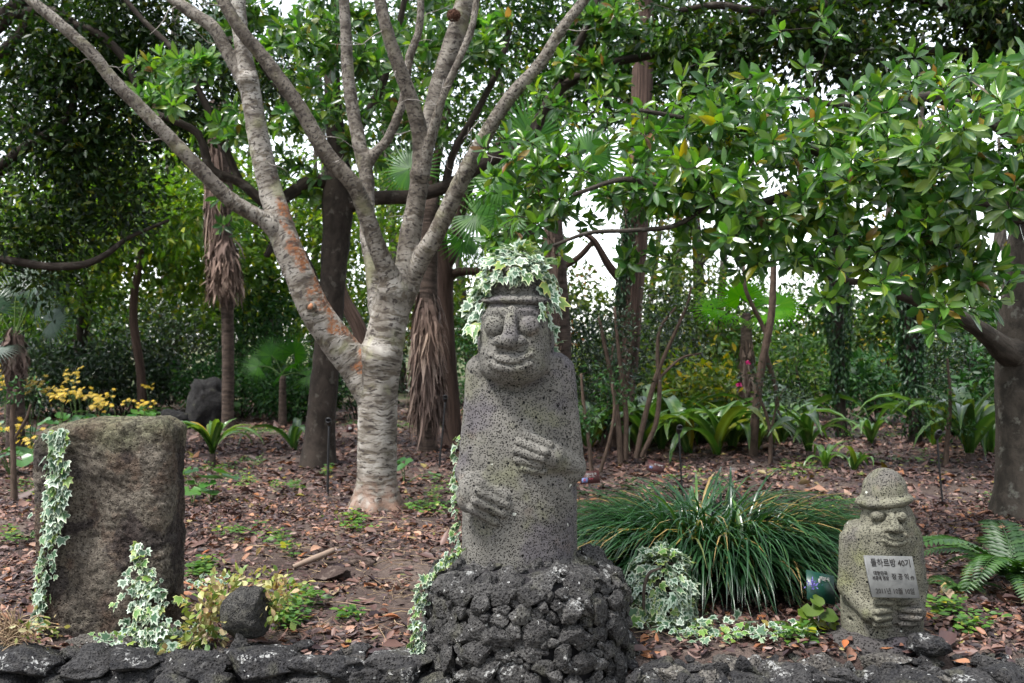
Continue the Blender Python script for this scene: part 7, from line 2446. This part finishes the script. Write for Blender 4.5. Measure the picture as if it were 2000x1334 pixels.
# ------------------------------------------------------------------ litter, twigs, weeds
def px_of(x, y):
    return 1000 + x / y * FPX
def litter():
    rng = np.random.default_rng(95)
    # sample depth so that the density on the ground is even near by and thins far off
    def sample(n, y0, y1):
        y = rng.uniform(y0 ** 2, y1 ** 2, n) ** 0.5
        x = rng.uniform(-0.74, 0.74, n) * y
        return x, y
    X, Y, SZ = [], [], []
    for n, y0, y1, s_ in ((52000, 4.5, 9, 0.052), (35000, 9, 15, 0.08), (20000, 15, 24, 0.11)):
        x, y = sample(n, y0, y1)
        X.append(x); Y.append(y); SZ.append(s_ * np.exp(rng.normal(size=n) * 0.38) * 0.85)
    x, y, sz = np.concatenate(X), np.concatenate(Y), np.concatenate(SZ)
    # bare earth between the pale tree and the plinth, thinner by the wall
    den = 0.86 + 0.7 * gnoise(np.stack([x * 0.9, y * 0.9, x * 0], -1)) + 0.5 * gnoise(np.stack([x * 2.6, y * 2.6, x * 0 + 5], -1))
    bare = np.exp(-(((x + 0.75) / 0.75) ** 2 + ((y - 6.3) / 1.3) ** 2))
    den = den - 0.5 * bare
    keep = rng.random(len(x)) < np.clip(den, 0.1, 1)
    keep &= ~((np.hypot(x - 0.068, y - 4.75) < 0.45))
    x, y, sz = x[keep], y[keep], sz[keep]
    n = len(x)
    pos = np.column_stack([x, y, ground_z(x, y) + 0.006 + 0.018 * rng.random(n)])
    a = rng.uniform(0, 6.28, n)
    d = np.column_stack([np.cos(a), np.sin(a), rng.normal(size=n) * 0.22])
    M = frames(unit(d), np.column_stack([rng.normal(size=n) * 0.4, rng.normal(size=n) * 0.4, np.ones(n)]))
    flip = rng.random(n) < 0.5
    M[flip, :, 2] *= -1; M[flip, :, 0] *= -1
    mb = MB()
    near = y < 9
    kind = rng.integers(3, size=n)
    for k, T in enumerate((leaf_mid(0.46, 0.12, -0.16), leaf_mid(0.36, 0.10, 0.22), leaf_mid(0.58, 0.16, -0.05))):
        m = near & (kind == k)
        V, F, A = scatter(T[0], T[1], pos[m], M[m], sz[m]); mb.add(V, F)
    T = leaf_far(0.5, 0.12)
    V, F, A = scatter(T[0], T[1], pos[~near], M[~near], sz[~near]); mb.add(V, F)
    o = mb.build('leaf_litter', MAT['leaf_litter'], None, True, 'stuff')
    o['label'] = 'brown carpet of fallen leaves on the woodland floor'
    # larger, brighter fallen leaves that can be picked out one by one
    m = 300
    yy = rng.uniform(4.55, 8.2, m) ; xx = rng.uniform(-0.53, 0.53, m) * yy
    ok = np.hypot(xx - 0.068, yy - 4.75) > 0.55
    T2 = leaf_near(0.44, -0.14, 0.22)
    me = [mk_mesh('fallen_leaf', T2[0] * np.array([1, 1, 1]), T2[1], MAT['leaf_fallen'], True, T2[2])]
    T3 = leaf_near(0.5, 0.25, 0.3); me.append(mk_mesh('fallen_leaf', T3[0], T3[1], MAT['leaf_fallen'], True, T3[2]))
    for k in np.nonzero(ok)[0]:
        p = np.array([xx[k], yy[k], float(ground_z(xx[k], yy[k])) + 0.022])
        a = rng.uniform(0, 6.28)
        M = frames(np.array([[math.cos(a), math.sin(a), rng.normal() * 0.12]]), np.array([[rng.normal() * 0.35, rng.normal() * 0.35, 1.0]]))[0]
        place('fallen_leaf', me[int(rng.integers(2))], ground, p, M * rng.uniform(0.07, 0.115))
    # twigs and needles
    mb = MB()
    for k in range(900):
        y = rng.uniform(4.75, 10); x = rng.uniform(-0.55, 0.55) * y
        if rng.random() < 0.5:
            x, y = -0.75 + rng.normal() * 0.7, 6.2 + rng.normal() * 1.0
            if y < 4.75: continue
        L_ = rng.uniform(0.05, 0.2) * (2.0 if rng.random() < 0.05 else 1)
        a = rng.uniform(0, 6.28)
        q = np.array([x, y, float(ground_z(x, y)) + 0.02])
        dv = np.array([math.cos(a), math.sin(a), rng.normal() * 0.06]) * L_
        r = rng.uniform(0.001, 0.0025) * (1.8 if L_ > 0.2 else 1)
        add_tube(mb, np.column_stack([np.array([q, q + dv * 0.5 + rng.normal(size=3) * 0.01, q + dv]), [r, r, r * 0.6]]), 3)
    o = mb.build('twig_litter', MAT['straw'], None, True, 'stuff')
    o['label'] = 'thin dry twigs and needles strewn on the soil'
litter()

def weeds():
    rng = np.random.default_rng(97)
    P_, M_, S_ = [], [], []
    spots = [(480, 945, 30, 12, 24), (560, 955, 30, 14, 20), (450, 1050, 30, 10, 14), (520, 1060, 40, 12, 14), (395, 1115, 22, 12, 40), (560, 1085, 20, 6, 10), (600, 1180, 30, 10, 20), (690, 1030, 20, 8, 14), (830, 1000, 50, 14, 40), (860, 960, 30, 14, 24),
             (480, 910, 40, 10, 20), (640, 925, 20, 6, 10), (1230, 1000, 40, 20, 20), (1850, 1205, 40, 10, 26), (1900, 1240, 40, 10, 20), (1640, 1000, 30, 10, 14), (560, 1220, 30, 10, 26), (680, 1210, 16, 8, 14), (1560, 1260, 50, 8, 30), (1300, 1265, 40, 6, 16),
             (720, 830, 60, 4, 40), (820, 835, 40, 4, 40), (500, 850, 60, 6, 50), (1700, 850, 80, 10, 60), (1560, 920, 60, 14, 30), (430, 925, 30, 10, 20), (300, 815, 80, 5, 40), (60, 960, 40, 20, 30), (30, 1060, 30, 8, 14), (700, 1050, 30, 8, 12), (1960, 985, 40, 20, 14),
             (1340, 960, 80, 20, 30), (1770, 900, 70, 14, 30), (160, 1290, 30, 8, 10), (550, 1205, 40, 14, 30)]
    for (px, py, sx, sy, n) in spots:
        for k in range(n):
            a, b = px + rng.normal() * sx * 0.6, max(py + rng.normal() * sy * 0.6, 800)
            d = CAMZ * FPX / (b - 667.0)
            p = P(a, b, d); p[2] = float(ground_z(p[0], p[1]))
            if p[1] < 4.75: continue
            m = rng.integers(3, 7)
            an = rng.uniform(0, 6.28) + np.arange(m) * 6.283 / m
            h = rng.uniform(0.02, 0.09)
            P_.append(p + np.column_stack([np.cos(an) * 0.012, np.sin(an) * 0.012, np.full(m, h) + rng.normal(size=m) * 0.012]))
            M_.append(frames(np.column_stack([np.cos(an), np.sin(an), np.full(m, 0.15)]), np.array([0, -0.1, 1]) + rng.normal(size=(m, 3)) * 0.25))
            S_.append(rng.uniform(0.028, 0.06, m))
    pos, M, sc = np.vstack(P_), np.concatenate(M_), np.concatenate(S_)
    T = leaf_mid(0.62, 0.05)
    V, F, A = scatter(T[0], T[1], pos, M, sc)
    mb = MB(); mb.add(V, F)
    o = mb.build('ground_weeds', MAT['leaf_weed'], None, True, 'stuff')
    o['label'] = 'scattered low green weeds and seedlings'
weeds()

mb = MB(); add_tube(mb, pxpath([(572, 1108, 6.3, 5), (600, 1096, 6.35, 6), (630, 1084, 6.4, 6.5), (652, 1074, 6.45, 5)], 4), 8, 0.15)
o = mb.build('fallen_stick', MAT['dry_stick']); tag(o, 'pale thick stick lying on the bare soil', 'stick')
mb = MB(); add_tube(mb, pxpath([(690, 1012, 8.2, 3), (760, 1025, 7.9, 3), (830, 1030, 7.7, 2)], 4), 6, 0.15)
o = mb.build('fallen_stick', MAT['bark_twig']); tag(o, 'dark twig lying near the pale trunk foot', 'stick')
p = P(650, 1128, 6.1); single_rock('ground_stone', 'earth-coloured lump half sunk right of the thick stick', (p[0], 6.1, 0.02), (0.11, 0.09, 0.05), 'soil', 905)
p = P(705, 1100, 6.3); single_rock('ground_stone', 'rounded earthy clod below the pale trunk', (p[0], 6.4, 0.03), (0.10, 0.085, 0.05), 'soil', 906)

# broad yellow-green leaves by the green sign
def squash_leaves():
    rng = np.random.default_rng(99)
    root = thing('broadleaf_weed', 'yellow-green broad-leaved weed in front of the green sign', 'weed', (P(1600, 0, 4.95)[0], 4.95, 0))
    me = mk_mesh('leaf', *leaf_round()[:2], MAT['leaf_yellowgreen'], True, leaf_round()[2])
    mb = MB()
    for (px, py, s_) in ((1585, 1185, 0.085), (1612, 1195, 0.09), (1600, 1215, 0.07), (1580, 1212, 0.07), (1628, 1218, 0.06), (1590, 1170, 0.06), (1572, 1195, 0.06)):
        q = P(px, py, 4.93)
        a = rng.uniform(3.6, 5.8)
        M = frames(np.array([[math.cos(a), math.sin(a), -0.5]]), np.array([[rng.normal() * 0.3, -0.8, 0.7]]))[0]
        place('leaf', me, root, q, M * s_ * 1.2)
        b = np.array([WL[root.name][0], 4.96, 0.0])
        add_tube(mb, smooth_path([np.append(b, 0.003), np.append((b + q) / 2 + (0, 0, 0.03), 0.0025), np.append(q, 0.002)], 3), 4)
    mb.build('stems', MAT['stem_green'], root)
squash_leaves()
# two pink camellia blooms
for (px, py, lb) in ((1443, 752, 'single pink bloom among the lilies'), (1462, 707, 'pink bloom near the sapling stem')):
    rng = np.random.default_rng(px)
    c = P(px, py, 12.4)
    M = frames(rand_dirs(9, rng) + (0, -0.3, 0), np.tile([0, -1, 0.5], (9, 1)))
    V, F, A = scatter(T_MID[0] * np.array([1.6, 1, 1]), T_MID[1], np.tile(c, (9, 1)), M, np.full(9, 0.045))
    o = part('flower', V, F, MAT['petal_pink']); tag(o, lb, 'flower')
